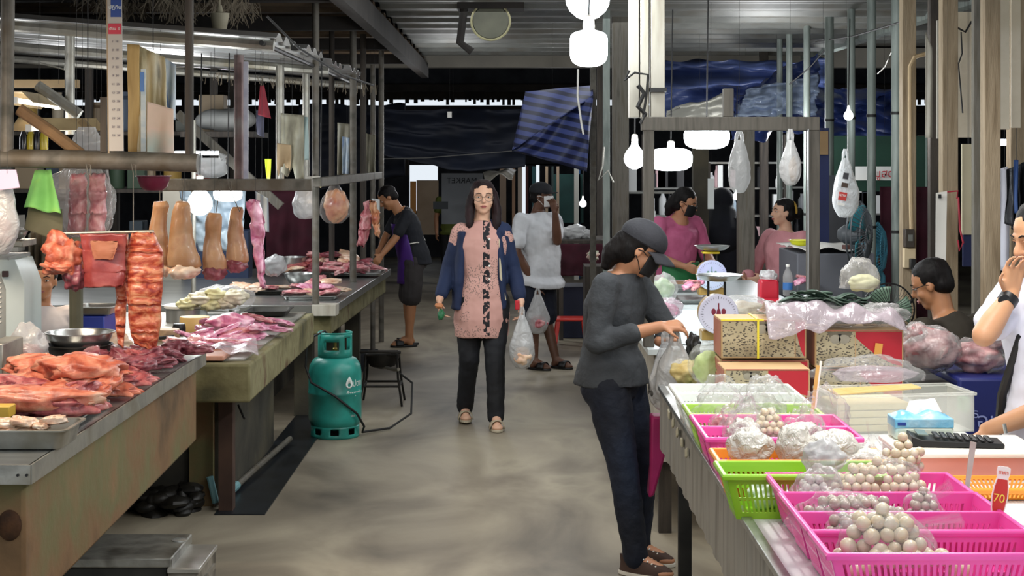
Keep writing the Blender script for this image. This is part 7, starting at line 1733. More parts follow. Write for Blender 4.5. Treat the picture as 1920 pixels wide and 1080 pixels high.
MB().span((XW(260, 7.1), 7.125, ZW(172, 7.15)), (XW(267, 7.1), 7.13, ZW(136, 7.15))).build('blue_patch', mat('label_blue', '#3b6fae'), t)
def sheet(px0, py0, px1, py1, Y, m, label, seed, folds=2, rag=0, cat='plastic sheet', name='hanging_sheet'):
    return cloth(name, [P(px0, py0, Y), P(px1, py0+4, Y), P(px1, py1, Y), P(px0, py1, Y)], m, label, cat, folds=folds, depth=.02, seed=seed, rag=rag)
M_ragg = mat('ragged_grey_sheet', '#6b6757', '#8a8673', '#9a9a8d', scale=5, rough=.6, stretch=(3, 3, .8), bump=.6, bscale=10)
sheet(526, 212, 570, 335, 10.3, M_ragg, 'ragged grey olive sheet under the awning left of the near pole', 1, 2, 4)
sheet(560, 216, 578, 300, 10.35, mat('pale_cyan_sheet', '#8fa5a4', '#a9bcb8', scale=5, rough=.5), 'narrow pale cyan sheet beside the ragged grey olive one', 6, 1)
sheet(520, 268, 546, 312, 10.2, mat('tan_rag', '#8b7659', '#a08b6c', scale=5, rough=.8), 'torn tan rag hanging before the ragged sheet', 9, 1, 5)
sheet(633, 230, 668, 328, 12.4, M_ragg, 'grey sheet hung between the two middle dark poles', 3, 2)
sheet(642, 256, 666, 326, 12.3, M_oldb, 'bluish crumpled film on the grey sheet between dark poles', 5, 2)
sheet(686, 250, 704, 330, 14.1, M_ragg, 'narrow olive sheet on the last left poles', 7, 1.5)
M_redc = mat('red_cloth', '#6e1c28', '#93303c', scale=5, rough=.8); M_gc = mat('slate_cloth', '#3b3c4a', '#55566a', scale=5, rough=.8)
cloth('hanging_cloth', [P(488, 160, 10.0), P(495, 160, 10.0), P(507, 222, 10.0), P(482, 215, 10.0)], M_redc, 'dark red cloth hanging in a point under the awning', folds=1)
cloth('hanging_cloth', [P(481, 205, 10.05), P(496, 215, 10.05), P(494, 258, 10.05), P(480, 250, 10.05)], M_gc, 'slate blue cloth tucked below the dark red one', folds=1)
cloth('hanging_strip', [P(497, 298, 9.9), P(509, 298, 9.9), P(508, 336, 9.9), P(499, 336, 9.9)], mat('neon_yellow', '#c6da30', rough=.6), 'neon yellow green strap looped on the second rail', 'strap', folds=.5)
bag('hanging_bag', P(163, 238, 7.6), .15, .13, .08, M_bagw, 'white plastic bag tucked under the lower warm tube lamp', seed=61, neck=.5, handles=False)
bag('shopping_bag', P(395, 296, 10.6), .22, .13, .10, M_bagw, 'wide white bag with loop handles behind the meat rail end', seed=62, neck=.9)
b = MB(); b.ell(P(425, 225, 13.6), (.26, .2, .10), n=24, m=12); b.rough(.02, 6, 3).build('white_bundle', mat('dusty_white_tarp', '#8d908f', '#a9aaa6', scale=4, rough=.7), None, 'large dusty white bundle lying on the rack behind the left stalls', 'bundle')
MB().span((XW(365, 13.8), 13.2, ZW(258, 13.6)), (XW(490, 13.6), 14.0, ZW(248, 13.6))).build('rack_shelf', M_post_dark, None, 'dark shelf carrying the dusty white bundle', 'shelf')
# clutter deep behind the left stalls
t = thing('store_rack', 'dark timber rack full of goods deep behind the left stalls', 'rack', (-3.6, 14.0, 0))
for k, (x, y) in enumerate([(-4.9, 13.95), (-3.7, 14.0), (-2.6, 13.95), (-4.9, 14.95), (-3.7, 14.95), (-2.6, 14.95)]):
    MB().span((x-.03, y-.03, 0), (x+.03, y+.03, 2.6)).build('post', M_post_dark, t)
for z in (.9, 1.45, 1.95): MB().span((-5.0, 13.85, z), (-2.5, 15.05, z+.03)).build('shelf', M_post_dark, t)
rr = random.Random(77)
GC = ['#6b5b45', '#8a7a62', '#4a5564', '#7c2e2e', '#a59a86', '#37424a', '#9a7d3e', '#5c5f58', '#b9b4a8', '#3c4f3c']
gm = [mat('goods_'+w, c, rough=.6) for w, c in zip(['umber', 'tan', 'slate', 'brick', 'stone', 'steelblue', 'ochre', 'ash', 'chalk', 'moss'], GC)]
k = 0
for z in (.93, 1.48, 1.98):
    x = -4.85
    while x < -2.6:
        w = rr.uniform(.08, .22); h = rr.uniform(.10, .36); y = rr.uniform(13.9, 14.15)
        nm = rr.choice(['box', 'tin', 'jar'])
        if nm == 'box': b = MB().span((x, y, z), (x+w, y+.2, z+h))
        else: b = MB().lathe([(w*.42, 0), (w*.45, .01), (w*.45, h*.8), (w*.3, h*.9), (w*.32, h)], (x+w/2, y+.1, z), 14)
        g_ = rr.choice(gm); b.build('stored_'+nm, g_, None, '%s stored %s on the %s board of the dark timber rack' % (g_.name[6:], nm, {.93: 'low', 1.48: 'middle', 1.98: 'high'}[z]), nm, 'goods on the dark timber rack', bevel=.004 if nm == 'box' else 0)
        x += w+rr.uniform(.01, .08)
# yellow bottles under the lamps at far left
for i, px in enumerate([45, 58, 70, 82]):
    q = P(px, 285, 8.8); h = .16
    b = MB().lathe([(.022, 0), (.024, .01), (.024, .10), (.010, .14), (.010, .16)], q+Vector((0, 0, -.02)), 12); b.build('sauce_bottle', mat(['dark_glass', 'mustard_glass'][i % 2], ['#1c1d22', '#b3a02e'][i % 2], rough=.2), None, ['dark bottle, leftmost under the lower tube lamp', 'yellow bottle second from left under the lower tube lamp', 'dark bottle third from left under the lower tube lamp', 'yellow bottle at the right end under the lower tube lamp'][i], 'bottle')
MB().span((XW(30, 8.8), 8.7, ZW(292, 8.8)-.035), (XW(110, 8.8), 8.95, ZW(292, 8.8)-.012)).build('lamp_shelf', M_post_wood, None, 'small timber shelf holding the bottles under the lower tube lamp', 'shelf')
# brown hanging frame boards around the lamps at far left
b = MB(); b.tube([P(70, 160, 8.9), P(150, 215, 8.9)], .03, 8); b.build('rack_brace', M_steel_dull, None, 'pale diagonal brace beside the upper tube lamp', 'brace')
b = MB(); b.span((XW(0, 9.8), 9.75, ZW(165, 9.8)), (XW(150, 9.8), 9.8, ZW(150, 9.8))); b.build('rack_board', mat('lamp_brown_board', '#6b5638', '#84704f', scale=4, rough=.7), None, 'brown board above the upper tube lamp', 'board')
b = MB(); b.box(P(190, 268, 8.0), (.03, .05, .30), RY(-42)); b.build('rack_brace', mat('lamp_brown_board', '#6b5638'), None, 'brown diagonal brace right of the lower tube lamp', 'brace')
b = MB(); b.box(P(430, 300, 11.5), (.06, .05, 1.0), RY(-48)); b.build('rack_brace', M_post_grey, None, 'grey diagonal brace behind the maroon pipe', 'brace')
# dark red panels behind the legs
cloth('curtain', [P(498, 358, 13.9), P(585, 358, 13.9), P(585, 505, 13.9), P(498, 505, 13.9)], M_maroon, 'dark maroon curtain behind the farthest left counter', 'curtain', folds=2, depth=.03)
MB().span((XW(310, 12.6), 12.5, .0), (XW(345, 12.6), 12.6, 1.5)).build('cabinet_board', mat('grey_board', '#7a766a', '#8f8b7f', scale=3, rough=.6), None, 'grey board standing behind the largest pork leg', 'board')
MB().span((XW(346, 12.8), 12.7, 0), (XW(470, 12.8), 12.9, 1.18)).build('dark_cabinet', mat('navy_cabinet', '#10203a', '#16294a', scale=3, rough=.5), None, 'dark navy cabinet behind the pork legs', 'cabinet', bevel=.01)
hang('plastic_sheet', [P(330, 340, 10.4), P(462, 340, 10.4), P(455, 470, 10.4), P(372, 470, 10.4)], mat('backlit_sheet', '#66757f', '#84919a', '#55687b', scale=4, rough=.4), 'pale bluish plastic sheet glowing behind the pork legs', .05, 8, cat='plastic sheet', solid=.003)
lump('white_net_bag', P(150, 378, 7.5), (.16, .06, .17), M_filmw, 'pale crumpled film behind the pink strips', 'plastic bag', 63, .15)
for px, py, lab in [(478, 396, 'pale paper with stripes right of the pink strip')]:
    cloth('paper_sheet', [P(478, 358, 9.2), P(503, 372, 9.2), P(504, 436, 9.2), P(484, 430, 9.2)], mat('striped_paper', '#8f98a0', '#c5c9c4', scale=8, rough=.5, kind='wave'), lab, 'paper', folds=1, depth=.01)
cloth('paper_sheet', [P(697, 372, 13.2), P(712, 374, 13.2), P(712, 424, 13.2), P(698, 424, 13.2)], mat('white_note', '#c9cdcb', rough=.6), 'white paper hanging at the orange yellow strip', 'paper', folds=.5, depth=.005)

# ---------------------------------------------------------------- hanging things right
bag('hanging_bag', P(1386, 262, 8.2), .115, .27, .06, M_bagw, 'long white bag hanging from the crossbeam above the scales', seed=71, neck=.35)
bag('hanging_bag', P(1482, 262, 7.4), .098, .21, .07, M_bagw, 'cream white bag of brown goods hanging beside the right frame post', seed=72, neck=.25)
lump('brown_goods', P(1487, 318, 7.42), (.02, .02, .055), mat('brown_goods', '#9a7a4e', '#b8946a', scale=6, rough=.6), 'brown goods inside the cream white hanging bag', 'goods', 73)
t = bag('hanging_bag', P(1585, 296, 8.9), .15, .33, .05, plastic('printed_bag_film', '#e4e8ea', clear=.25, rough=.25), 'translucent bag with dark and red print hanging on the pipe row', seed=74, neck=.2)
q = P(1580, 358, 8.85)
pr = thing('bag_print', 'printed label strip of the translucent hanging bag', 'label', q); bpy.data.objects.remove(pr)
for (px, py, w, h, c, nm) in [(1586, 330, .03, .035, '#3a3a3e', 'round_print'), (1584, 347, .036, .026, '#4a3a30', 'dark_print'), (1580, 368, .045, .045, '#c23a34', 'red_print'), (1577, 383, .04, .014, '#e8e6e0', 'white_print_block')]:
    b = MB(); b.box(P(px, py, 8.855), (w, .002, h), RY(10)); b.build(nm, mat('print_'+nm, c, rough=.4), t)
text('print_text', 'แกง', mat('print_white_ink', '#eeeae2', rough=.5), P(1580, 366, 8.850), (PI/2, math.radians(10), 0), .022, t)
cloth('white_strip', [P(1327, 335, 11.9), P(1339, 335, 11.9), P(1339, 392, 11.9), P(1327, 392, 11.9)], mat('white_note', '#c9cdcb'), 'white paper strip on the grey square post', 'paper', folds=.3, depth=.002)
# conduit, socket box, switch on wide timber post
t = thing('socket_box', 'cream socket box with dark breaker and black plug on the wide timber post', 'socket', P(1707, 470, 8.9))
MB().span((XW(1697, 8.9), 8.92, ZW(503, 8.9)), (XW(1719, 8.9), 8.96, ZW(466, 8.9))).build('socket_plate', mat('cream_socket', '#c9b48f', '#d8c6a4', scale=3, rough=.5), t, bevel=.004)
MB().span((XW(1698, 8.9), 8.90, ZW(464, 8.9)), (XW(1715, 8.9), 8.96, ZW(430, 8.9))).build('breaker', mat('dark_breaker', '#2c2621', '#40372e', scale=5, rough=.4), t, bevel=.003)
MB().span((XW(1703, 8.9), 8.895, ZW(452, 8.9)), (XW(1711, 8.9), 8.905, ZW(440, 8.9))).build('window', M_tin, t)
MB().span((XW(1706, 8.9), 8.88, ZW(505, 8.9)), (XW(1716, 8.9), 8.93, ZW(485, 8.9))).build('plug', M_black, t, bevel=.004)
b = MB(); b.tube([P(1711, 500, 8.89), P(1713, 525, 8.85), P(1712, 560, 8.8), P(1690, 590, 8.6)], .008, 8); b.build('cable', M_wire, t)
b = MB(); b.tube([P(1738, 100, 8.95), P(1715, 107, 8.93), P(1706, 125, 8.92), P(1706, 300, 8.92), P(1709, 430, 8.92)], .012, 8); b.build('conduit', mat('cream_conduit', '#b39b78', '#c5ae8a', scale=4, rough=.5), None, 'bent cream conduit running down the wide timber post', 'conduit')
# cream boards
def board(px0, py0, px1, py1, Y, m, label, th=.02): return MB().span((XW(px0, Y), Y, ZW(py1, Y)), (XW(px1, Y), Y+th, ZW(py0, Y))).build('hanging_board', m, None, label, 'board', bevel=.002)
board(1794, 22, 1826, 258, 8.4, M_cream, 'wide cream board hanging between the two big timber posts')
board(1870, -20, 1893, 243, 8.0, M_cream, 'cream board right of the timber post by the student')
board(1897, -20, 1914, 240, 8.1, M_cream, 'narrow pinkish cream board at the right frame edge')
board(1757, 38, 1766, 260, 8.8, M_white_paint, 'narrow pale board left of the timber post behind the boy')
board(1804, 270, 1828, 440, 8.3, mat('ivory_board', '#c4bb9d', '#d2caad', scale=2, rough=.6), 'ivory board hanging above the boy')
board(1806, 440, 1830, 500, 8.32, mat('navy_board', '#141f48', '#1b2858', scale=3, rough=.6), 'navy board below the ivory one, above the boy')
cloth('white_cloth', [P(1736, 60, 8.9), P(1748, 90, 8.9), P(1749, 258, 8.9), P(1736, 258, 8.9)], M_white_paint, 'limp white sheet hanging by the dark timber post', 'sheet', folds=1, depth=.01)
t = thing('white_sign_strip', 'tall white plastic strip tied to a timber post left of the boy', 'strip', P(1766, 440, 8.0))
cloth('strip_sheet', [P(1755, 362, 8.0), P(1776, 358, 8.0), P(1772, 545, 8.0), P(1754, 548, 8.0)], mat('white_strip', '#d5d3cb', '#e2e0d9', scale=3, rough=.6), None, None, folds=.4, depth=.004, parent=t)
b = MB(); b.tube([P(1776, 360, 7.95), P(1796, 358, 7.95), P(1794, 372, 8.0)], .004, 6); b.build('red_string', mat('red_string', '#a3283a', rough=.6), t)
MB().box(P(1762, 368, 7.98), (.014, .01, .02)).build('clip', M_black, t)
b = MB(); b.tube([P(1797, 370, 8.1), P(1800, 430, 8.1), P(1806, 455, 8.1), P(1799, 470, 8.1), P(1796, 450, 8.1)], .005, 6); b.build('red_string', MC['red_string'], None, 'tangled red string on the post above the boy', 'string')
cloth('white_cloth', [P(1838, 320, 7.9), P(1846, 318, 7.9), P(1848, 500, 7.9), P(1838, 500, 7.9)], M_white_paint, 'white sheet edge left of the post by the student', 'sheet', folds=.5, depth=.004)
cloth('white_shirt', [P(1872, 318, 8.6), P(1890, 312, 8.6), P(1895, 505, 8.6), P(1873, 508, 8.6)], mat('uniform_white', '#d6d8e6'), 'white garment hanging right of the post by the student', 'garment', folds=1, depth=.02)
cloth('black_jacket', [P(1888, 318, 8.4), P(1925, 300, 8.4), P(1925, 450, 8.4), P(1890, 420, 8.4)], mat('black_nylon', '#15171c', '#23262d', scale=5, rough=.45, bump=.5), 'black jacket with blue lining hanging at the right frame edge', 'jacket', folds=3, depth=.04)
cloth('blue_lining', [P(1901, 300, 8.3), P(1909, 300, 8.3), P(1909, 400, 8.3), P(1903, 400, 8.3)], mat('blue_lining', '#2c4f8c', rough=.6), 'blue strip hanging on the black jacket', 'strip', folds=1, depth=.01)
MB().span((XW(1873, 8.3), 8.1, ZW(535, 8.3)), (XW(1960, 8.3), 8.3, ZW(517, 8.3))).build('orange_shelf', mat('orange_red', '#b8472c', '#cc5a38', scale=4, rough=.5), None, 'orange red ledge behind the student', 'ledge')
# fan with wire guard
fc = P(1666, 580, 7.3); t = thing('wire_guard_fan', 'black desk fan with a wire guard behind the carton stacks', 'fan', fc)
b = MB(); R = .118
def circ(r, y, n=36, th=.0022):
    for k in range(n):
        a0, a1 = 2*PI*k/n, 2*PI*(k+1)/n; b.cap(fc+Vector((r*math.cos(a0), y, r*math.sin(a0))), fc+Vector((r*math.cos(a1), y, r*math.sin(a1))), th, th, 5)
circ(R, 0, th=.004); circ(R*.33, -.035); 
for k in range(44):
    a = 2*PI*k/44; d = Vector((math.cos(a), 0, math.sin(a))); b.tube([fc+d*R*.2+Vector((0, -.04, 0)), fc+d*R*.7+Vector((0, -.03, 0)), fc+d*R], .0014, 4)
b.build('wire_guard', M_black, t)
b = MB()
for k in range(3):
    a = 2*PI*k/3
    b.grid(lambda u, v, a=a: fc+Vector((math.cos(a+(v-.5)*1.2)*R*(.2+.7*u), .012*(v-.5)*3, math.sin(a+(v-.5)*1.2)*R*(.2+.7*u))), 6, 6)
b.build('blades', mat('smoky_green_blade', '#5f7a66', '#7c9582', scale=4, rough=.35), t, solid=.002)
MB().lathe([(.01, -.06), (.035, -.03), (.04, .06), (.02, .09)], fc, 16, RX(-90)).build('motor', M_black, t)
MB().tube([fc+Vector((0, .05, -.02)), fc+Vector((0, .06, -.14)), (fc.x, fc.y+.06, .64)], .012, 8).build('stand', M_black, t)
MB().lathe([(.09, 0), (.09, .02), (.02, .03)], (fc.x, fc.y+.06, .62), 20).build('base', M_black, t)
MB().span((fc.x-.1, 7.2, 0), (fc.x+.08, 7.5, .62)).build('fan_table', M_steel_dark, None, 'dark stand under the wire guard fan', 'stand')
# big grey fan and blue fan at the pipe row
for (px, py, r, Y, ang, ring, blade, lab) in [(1612, 440, .21, 10.2, 62, 'grey_fan_plastic', 'teal_blade', 'large grey pedestal fan turned sideways by the pipe row'), (1646, 468, .20, 11.8, 68, 'pale_blue_plastic', 'pale_blue_plastic', 'pale blue pedestal fan behind the large grey fan')]:
    mr = mat(ring, {'grey_fan_plastic': '#4a4e52', 'pale_blue_plastic': '#5aa0b8'}[ring], rough=.5); mb_ = mat(blade, {'teal_blade': '#3f8f9c', 'pale_blue_plastic': '#5aa0b8'}[blade], rough=.4)
    c = P(px, py, Y); t = thing('pedestal_fan', lab, 'fan', (c.x, c.y, 0)); RR = RZ(ang)
    b = MB()
    for rr_, y in ((r, 0), (r*.96, .03), (r*.7, -.04), (r*.3, -.055)):
        for k in range(32):
            a0, a1 = 2*PI*k/32, 2*PI*(k+1)/32; b.cap(c+RR @ Vector((rr_*math.cos(a0), y, rr_*math.sin(a0))), c+RR @ Vector((rr_*math.cos(a1), y, rr_*math.sin(a1))), .006, .006, 5)
    for k in range(40):
        a = 2*PI*k/40; b.tube([c+RR @ Vector((r*.2*math.cos(a), -.06, r*.2*math.sin(a))), c+RR @ Vector((r*.7*math.cos(a), -.045, r*.7*math.sin(a))), c+RR @ Vector((r*math.cos(a), 0, r*math.sin(a)))], .003, 4)
    b.build('guard', mr, t)
    b = MB()
    for k in range(3):
        a = 2*PI*k/3; b.grid(lambda u, v, a=a: c+RR @ Vector((math.cos(a+(v-.5)*1.6)*r*(.15+.75*u), .05*(v-.5), math.sin(a+(v-.5)*1.6)*r*(.15+.75*u))), 6, 6)
    b.build('blades', mb_, t, solid=.003)
    MB().lathe([(.02, -.03), (.06, 0), (.06, .10), (.03, .14)], c, 16, RZ(ang) @ RX(-90)).build('motor', mr, t)
    MB().tube([c+RR @ Vector((0, .08, 0)), (c.x+.05, c.y+.06, c.z-.2), (c.x+.05, c.y+.06, .03)], .02, 10).build('pole', mr, t)
    MB().lathe([(.17, 0), (.17, .03), (.03, .05)], (c.x+.05, c.y+.06, 0), 24).build('base', mr, t)
# dark red and green backdrop panels right
cloth('curtain', [P(1650, 350, 12.6), P(1760, 350, 12.6), P(1760, 600, 12.6), P(1650, 600, 12.6)], M_maroon, 'dark maroon curtain behind the wide timber post', 'curtain', folds=3, depth=.05)
MB().span((XW(1738, 12.9), 12.9, .4), (XW(1775, 12.9), 12.95, 2.3)).build('green_board', mat('deep_green', '#17352a', '#1f4435', scale=3, rough=.6), None, 'deep green panel behind the dark timber post', 'panel')
MB().span((XW(1560, 14.4), 14.4, 1.45), (XW(1760, 14.4), 14.45, 1.95)).build('green_board', mat('deep_green', '#17352a'), None, 'long dark green panel above the white lettered banner', 'panel')
t = thing('banner', 'white shop banner with red lettering behind the pipe row', 'banner', P(1650, 325, 14.0))
MB().span((XW(1600, 14), 14.0, ZW(338, 14)), (XW(1682, 14), 14.02, ZW(312, 14))).build('banner_sheet', mat('banner_white', '#c9ccca', '#dcdcd6', scale=4, rough=.6), t)
text('lettering', 'หมูสด', mat('banner_red', '#b0323a', rough=.5), P(1652, 326, 13.99), (PI/2, 0, 0), .10, t)
MB().span((XW(1536, 11.6), 11.6, .9), (XW(1555, 11.6), 11.64, ZW(240, 11.6))).build('navy_banner', mat('navy_board', '#141f48'), None, 'navy banner strip right of the dark frame', 'banner')
MB().span((XW(1536, 11.55), 11.55, ZW(290, 11.6)), (XW(1553, 11.55), 11.6, ZW(246, 11.6))).build('tan_card', mat('tan_card', '#8a6f4c', '#a08560', scale=4, rough=.7), None, 'tan cardboard on top of the navy banner strip', 'card')
MB().span((XW(1536, 12.4), 12.4, .9), (XW(1600, 12.4), 12.45, 1.62)).build('slate_board', mat('slate_panel', '#45484c', '#54575b', scale=2, rough=.6), None, 'slate grey panel behind the printed hanging bag', 'panel')

# ---------------------------------------------------------------- far stalls
def far_stall(x0, x1, y, zt_, label, seed, n, cols, name='far_stall'):
    t = thing(name, label, 'stall', ((x0+x1)/2, y, 0))
    for x in (x0, x1): MB().span((x-.03, y-.03, 0), (x+.03, y+.03, zt_)).build('post', M_post_dark, t)
    for z in (.8, 1.12, 1.42, 1.70):
        if z < zt_: MB().span((x0, y, z-.02), (x1, y+.35, z)).build('shelf', M_tin, t)
    MB().span((x0, y+.34, .0), (x1, y+.36, .8)).build('back_board', M_tin_brown, t)
    rr = random.Random(seed)
    ms = [mat('far_'+w, c, rough=.5) for w, c in cols]
    for k in range(n):
        z = rr.choice([.80, 1.12, 1.42]); x = rr.uniform(x0+.05, x1-.05); w = rr.uniform(.05, .14); h = rr.uniform(.08, .26)
        m = rr.choice(ms)
        if rr.random() < .5: b = MB().span((x-w/2, y-.0, z), (x+w/2, y+.1, z+h)); nm = 'packet'
        else: b = MB().lathe([(w*.3, 0), (w*.33, .01), (w*.33, h*.7), (w*.15, h*.85), (w*.16, h)], (x, y+.05, z), 10); nm = 'bottle'
        b.build(nm, m, None, '%s %s on the %s shelf of the %s' % (m.name[4:].replace('_', ' '), nm, {.8: 'low', 1.12: 'middle', 1.42: 'upper'}[z], label), nm, '%ss on the %s' % (nm, label))
colsA = [('white', '#d9dcd9'), ('grey', '#8d9193'), ('pale_blue', '#a3b7c4'), ('pinkish', '#c4a3a6'), ('black', '#1a1b1f'), ('silver', '#b9bcbc')]
far_stall(1.45, 3.0, 17.5, 2.0, 'far stall between the two pink sellers', 3, 46, colsA)
far_stall(3.05, 4.6, 18.0, 2.0, 'far stall behind the pale pipe row', 4, 36, colsA)
far_stall(1.1, 1.9, 15.6, 1.7, 'far stall left of the pink shirted seller', 5, 16, [('white', '#d9dcd9'), ('tan', '#b29a7a'), ('silver', '#b9bcbc')])
# things at the end of the aisle
c = P(793, 330, 24)
MB().span((XW(781, 23.6), 23.6, .6), (XW(822, 23.6), 23.65, ZW(338, 23.6))).build('tan_sheet', mat('tan_sheet', '#93806a', '#a8957f', scale=3, rough=.7), None, 'tan sheet hanging before the daylit wall patch', 'sheet')
MB().span((XW(769, 23.5), 23.5, ZW(400, 23.5)), (XW(780, 23.5), 23.55, ZW(340, 23.5))).build('orange_sheet', mat('amber_sheet', '#c48a4a', rough=.7), None, 'narrow amber sheet at the left of the daylit patch', 'sheet')
t = thing('market_banner', 'pale banner with mirrored dark lettering above the walking woman', 'banner', P(860, 345, 21))
MB().span((XW(828, 21), 21, ZW(420, 21)), (XW(905, 21), 21.02, ZW(325, 21))).build('banner_sheet', mat('dim_banner', '#6f7378', '#7f8387', scale=2, rough=.7), t)
o = text('lettering', 'MARKET', mat('banner_ink', '#1c2026', rough=.6), P(866, 339, 20.99), (PI/2, 0, 0), .105, t); o.scale = (-1, 1, 1)
MB().span((XW(812, 20), 20, ZW(392, 20)), (XW(840, 20), 20.03, ZW(378, 20))).build('dark_sign', mat('slate_sign', '#22282c', rough=.6), None, 'small dark sign board left of the walking woman', 'sign')
cloth('white_awning', [P(905, 322, 19), P(968, 318, 19), P(960, 330, 18.5), P(910, 336, 18.5)], M_white_paint, 'small white canopy edge right of the mirrored banner', 'canopy', folds=1, depth=.03)
MB().span((XW(720, 22), 22, 1.5), (XW(766, 22), 22.1, 1.9)).build('trim_7', M_beam_dark, kind='structure')
rr = random.Random(9)
for i, (px, w, col, lab) in enumerate([(963, 6, '#a9866a', 'tan'), (975, 8, '#d2c4b4', 'cream'), (988, 5, '#5b2f2c', 'dark red'), (1001, 7, '#2e5a60', 'teal'), (1025, 5, '#c9b195', 'pale'), (1036, 4, '#3c4c4a', 'grey green'), (1046, 5, '#c4ad95', 'sandy'), (1081, 9, '#dcdcd2', 'white'), (1086, 4, '#3d6ea8', 'blue'), (943, 12, '#8d7a68', 'brown')]):
    Y = 21+.25*i; MB().span((XW(px, Y)-w/6000*Y, Y, 0), (XW(px, Y)+w/6000*Y, Y+.05, ZW(312, Y))).build('distant_post', mat('dpost_'+lab.replace(' ', '_'), col, rough=.6), None, lab+' far post behind the man in white', 'post')
MB().span((XW(1040, 22), 23, .8), (XW(1100, 22), 23.1, 1.5)).build('green_stall_sheet', mat('dull_teal', '#2a4a48', '#35605c', scale=3, rough=.7), None, 'dull teal sheet at the far end right of the man in white', 'sheet')
# stall right of aisle: table with white bags, maroon crate, red stool
t = thing('aisle_table', 'dark table with white bags behind the man in white', 'table', (XW(1075, 15.5)+.15, 15.6, 0))
xa, xb = XW(1046, 15.4), XW(1150, 15.4)
MB().span((xa, 15.3, .93), (xb, 16.2, .96)).build('table_top', M_post_dark, t)
for x in (xa+.03, xb-.03):
    for y in (15.35, 16.15): MB().span((x-.02, y-.02, 0), (x+.02, y+.02, .93)).build('leg', M_post_dark, t)
cloth('maroon_crate_cover', [(xa, 15.28, .93), (xb, 15.28, .93), (xb, 15.3, .62), (xa, 15.3, .62)], M_maroon, 'maroon cloth hanging on the front of the dark aisle table', 'cloth', folds=3, depth=.02)
for i, (px, r) in enumerate([(1056, .10), (1078, .12), (1100, .08)]): lump('white_sack', (XW(px, 15.6), 15.6, .96+r*.5), (r, r*.8, r*.62), M_bagw, ['left', 'middle', 'right'][i]+' white bag on the dark aisle table', 'plastic bag', 200+i, .15)
MB().span((xa+.05, 15.5, 0), (xb-.1, 16.0, .5)).build('dark_crate', mat('navy_crate', '#11162a', '#181e36', scale=4, rough=.6), None, 'dark navy crate under the aisle table', 'crate', bevel=.01)
t = thing('plastic_stool', 'low red plastic stool at the aisle behind the man in white', 'stool', (XW(1068, 14.9), 14.95, 0))
sx, sy = XW(1070, 14.9), 14.95; M_rst = mat('red_stool_plastic', '#b32a22', '#c8352b', scale=3, rough=.4)
MB().span((sx-.14, sy-.14, .235), (sx+.14, sy+.14, .26)).build('seat', M_rst, t, bevel=.012)
for dx in (-1, 1):
    for dy in (-1, 1):
        b = MB(); b.box((0, 0, 0), (.035, .035, .24)); b.v = [Vector((sx+dx*.115+p.x+dx*(.035 if p.z < 0 else 0), sy+dy*.115+p.y+dy*(.035 if p.z < 0 else 0), p.z+.12)) for p in b.v]; b.build('leg', M_rst, t, bevel=.004)
# small flowers beside the table, magenta thing under the right counter
lump('flower_bunch', P(1112, 480, 14.2), (.05, .04, .05), mat('mixed_petals', '#b7473c', '#e3dccb', '#5f7a4a', scale=24, rough=.6), 'small bunch of red and white blossoms by the grey column', 'flowers', 7, .3)
MB().span((XW(1095, 14.2), 14.0, 0), (XW(1130, 14.2), 14.4, .80)).build('side_stand', M_post_dark, None, 'dark stand under the bunch of blossoms', 'stand')
b = MB(); b.prism([P(1222, 782, 6.75), P(1252, 782, 6.75), P(1248, 850, 6.75), P(1226, 930, 6.75), P(1216, 935, 6.75), P(1220, 880, 6.75)], (0, .12, 0)); b.rough(.008, 12, 2)
b.build('magenta_bag', mat('magenta_cloth', '#8c1650', '#ab1e62', scale=5, rough=.6), None, 'magenta cloth bag hanging under the far end of the basket counter', 'bag', bevel=.01)
# floor things under the right counter
MB().span((.85, 5.2, 0), (1.35, 6.2, .42)).build('dark_crate', mat('brown_crate', '#2c2119', '#3f3026', scale=5, rough=.7), None, 'dark brown crate under the basket counter', 'crate', bevel=.01)
MB().span((.80, 3.9, 0), (1.4, 4.9, .38)).build('dark_crate', mat('brown_crate', '#2c2119'), None, 'dark brown crate under the near end of the basket counter', 'crate', bevel=.01)
# wires
def wire(pts, label, r=.006, m=None): 
    b = MB(); b.tube([P(*p) for p in pts], r, 6); return b.build('wire', m or M_wire, None, label, 'wire')
wire([(1180, 132, 7.5), (1172, 150, 7.5), (1190, 136, 7.48), (1215, 140, 7.48), (1212, 180, 7.5), (1205, 225, 7.5)], 'tangle of black wires on the white painted column')
wire([(1196, 160, 7.48), (1208, 175, 7.48), (1196, 200, 7.48), (1210, 214, 7.48), (1202, 232, 7.48)], 'second wire tangle below the column strap', .012)
wire([(1084, 130, 12.5), (1083, 180, 12.5), (1090, 230, 12.5), (1094, 252, 12.5)], 'pale cord hanging below the drum bulb', .008, M_white_pl)
wire([(1132, 275, 12.4), (1130, 310, 12.4), (1122, 338, 12.4), (1140, 320, 12.4), (1150, 342, 12.4)], 'pale knotted cords hanging left of the bright bulb', .008, M_steel_dull)
wire([(1480, 158, 14), (1520, 125, 13.8), (1560, 78, 13.6)], 'dark rope slung across the pale pipe row')
wire([(1530, 78, 13.6), (1600, 68, 12), (1700, 38, 10)], 'dark cable running to the wide timber post')
wire([(1646, 138, 12), (1660, 125, 11.6), (1672, 98, 11)], 'curved pale cable at the nearest pipes', .006, M_steel_dull)
wire([(1795, 52, 8.35), (1810, 60, 8.35), (1822, 40, 8.35)], 'dark frayed cord on the wide cream board')
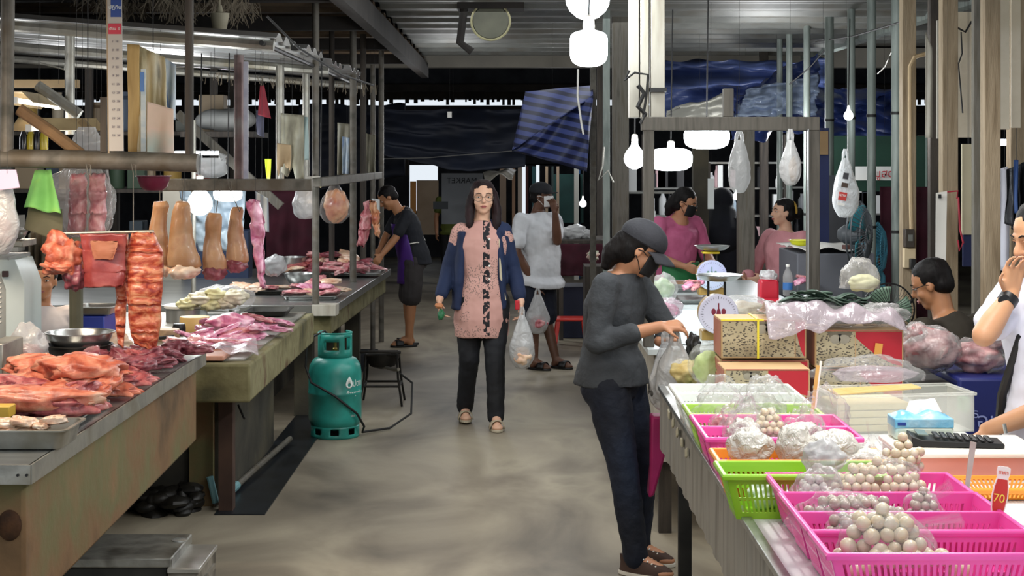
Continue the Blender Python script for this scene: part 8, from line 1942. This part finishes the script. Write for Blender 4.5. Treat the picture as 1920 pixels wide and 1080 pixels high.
wire([(1802, 60, 8.38), (1804, 100, 8.38), (1797, 120, 8.38), (1805, 212, 8.38)], 'thin dark string trailing down the wide cream board', .004)
wire([(500, 30, 8), (560, 90, 8.2), (640, 140, 8.6), (700, 160, 9.5)], 'black cable sagging along the awning')
wire([(75, 118, 9), (120, 130, 9), (128, 100, 9)], 'grey cable loop beside the short awning pole', .006, M_steel_dull)
MB().box(P(554, 90, 8.3), (.045, .03, .025)).build('junction_box', M_black, None, 'small black junction box on the awning edge', 'box', bevel=.003)

# strings: what hangs in the photo is tied to the roof, awning or rail above it
bpy.context.view_layer.update()
dg = bpy.context.evaluated_depsgraph_get()
for o in [o for o in bpy.data.objects if o.parent is None and o.type in ('MESH', 'EMPTY')]:
    if not o.name.split('.')[0] in ('hanging_board', 'hanging_sheet', 'hanging_cloth', 'hanging_bag', 'hanging_basket', 'hanging_strip', 'banner', 'market_banner', 'white_awning', 'clear_sheet', 'plastic_sheet', 'cloth', 'paper_sheet', 'curtain', 'green_board', 'lit_lamp', 'white_cloth', 'white_shirt', 'black_jacket', 'tan_sheet', 'orange_sheet', 'dark_sign', 'ceiling_socket', 'tan_card', 'hanging_rail', 'shopping_bag', 'pork_strip', 'pork_hock', 'navy_board', 'exhaust_fan', 'lamp_shelf', 'rack_board', 'white_strip', 'hanging_sheets', 'white_sign_strip', 'blue_tarpaulin', 'dark_tarpaulin', 'striped_tarpaulin', 'blue_lining', 'white_net_bag', 'rack_brace', 'stall_pole'): continue
    pts = [q.matrix_world @ Vector(c) for q in [o]+list(o.children) if q.type == 'MESH' for c in q.bound_box]
    if not pts: continue
    lo = Vector([min(p[i] for p in pts) for i in range(3)]); hi = Vector([max(p[i] for p in pts) for i in range(3)])
    if lo.z < .95: continue
    c = Vector(((lo.x+hi.x)/2, (lo.y+hi.y)/2, hi.z+.004)); hit, p, n, i, ho, m = SC.ray_cast(dg, c, Vector((0, 0, 1)))
    if not hit or p.z-c.z > 1.7: continue
    WL[o.name] = o.matrix_world.translation.copy()
    MB().tube([c-Vector((0, 0, .02)), p-Vector((0, 0, .001))], .0009, 5).build('string', M_wire, o)
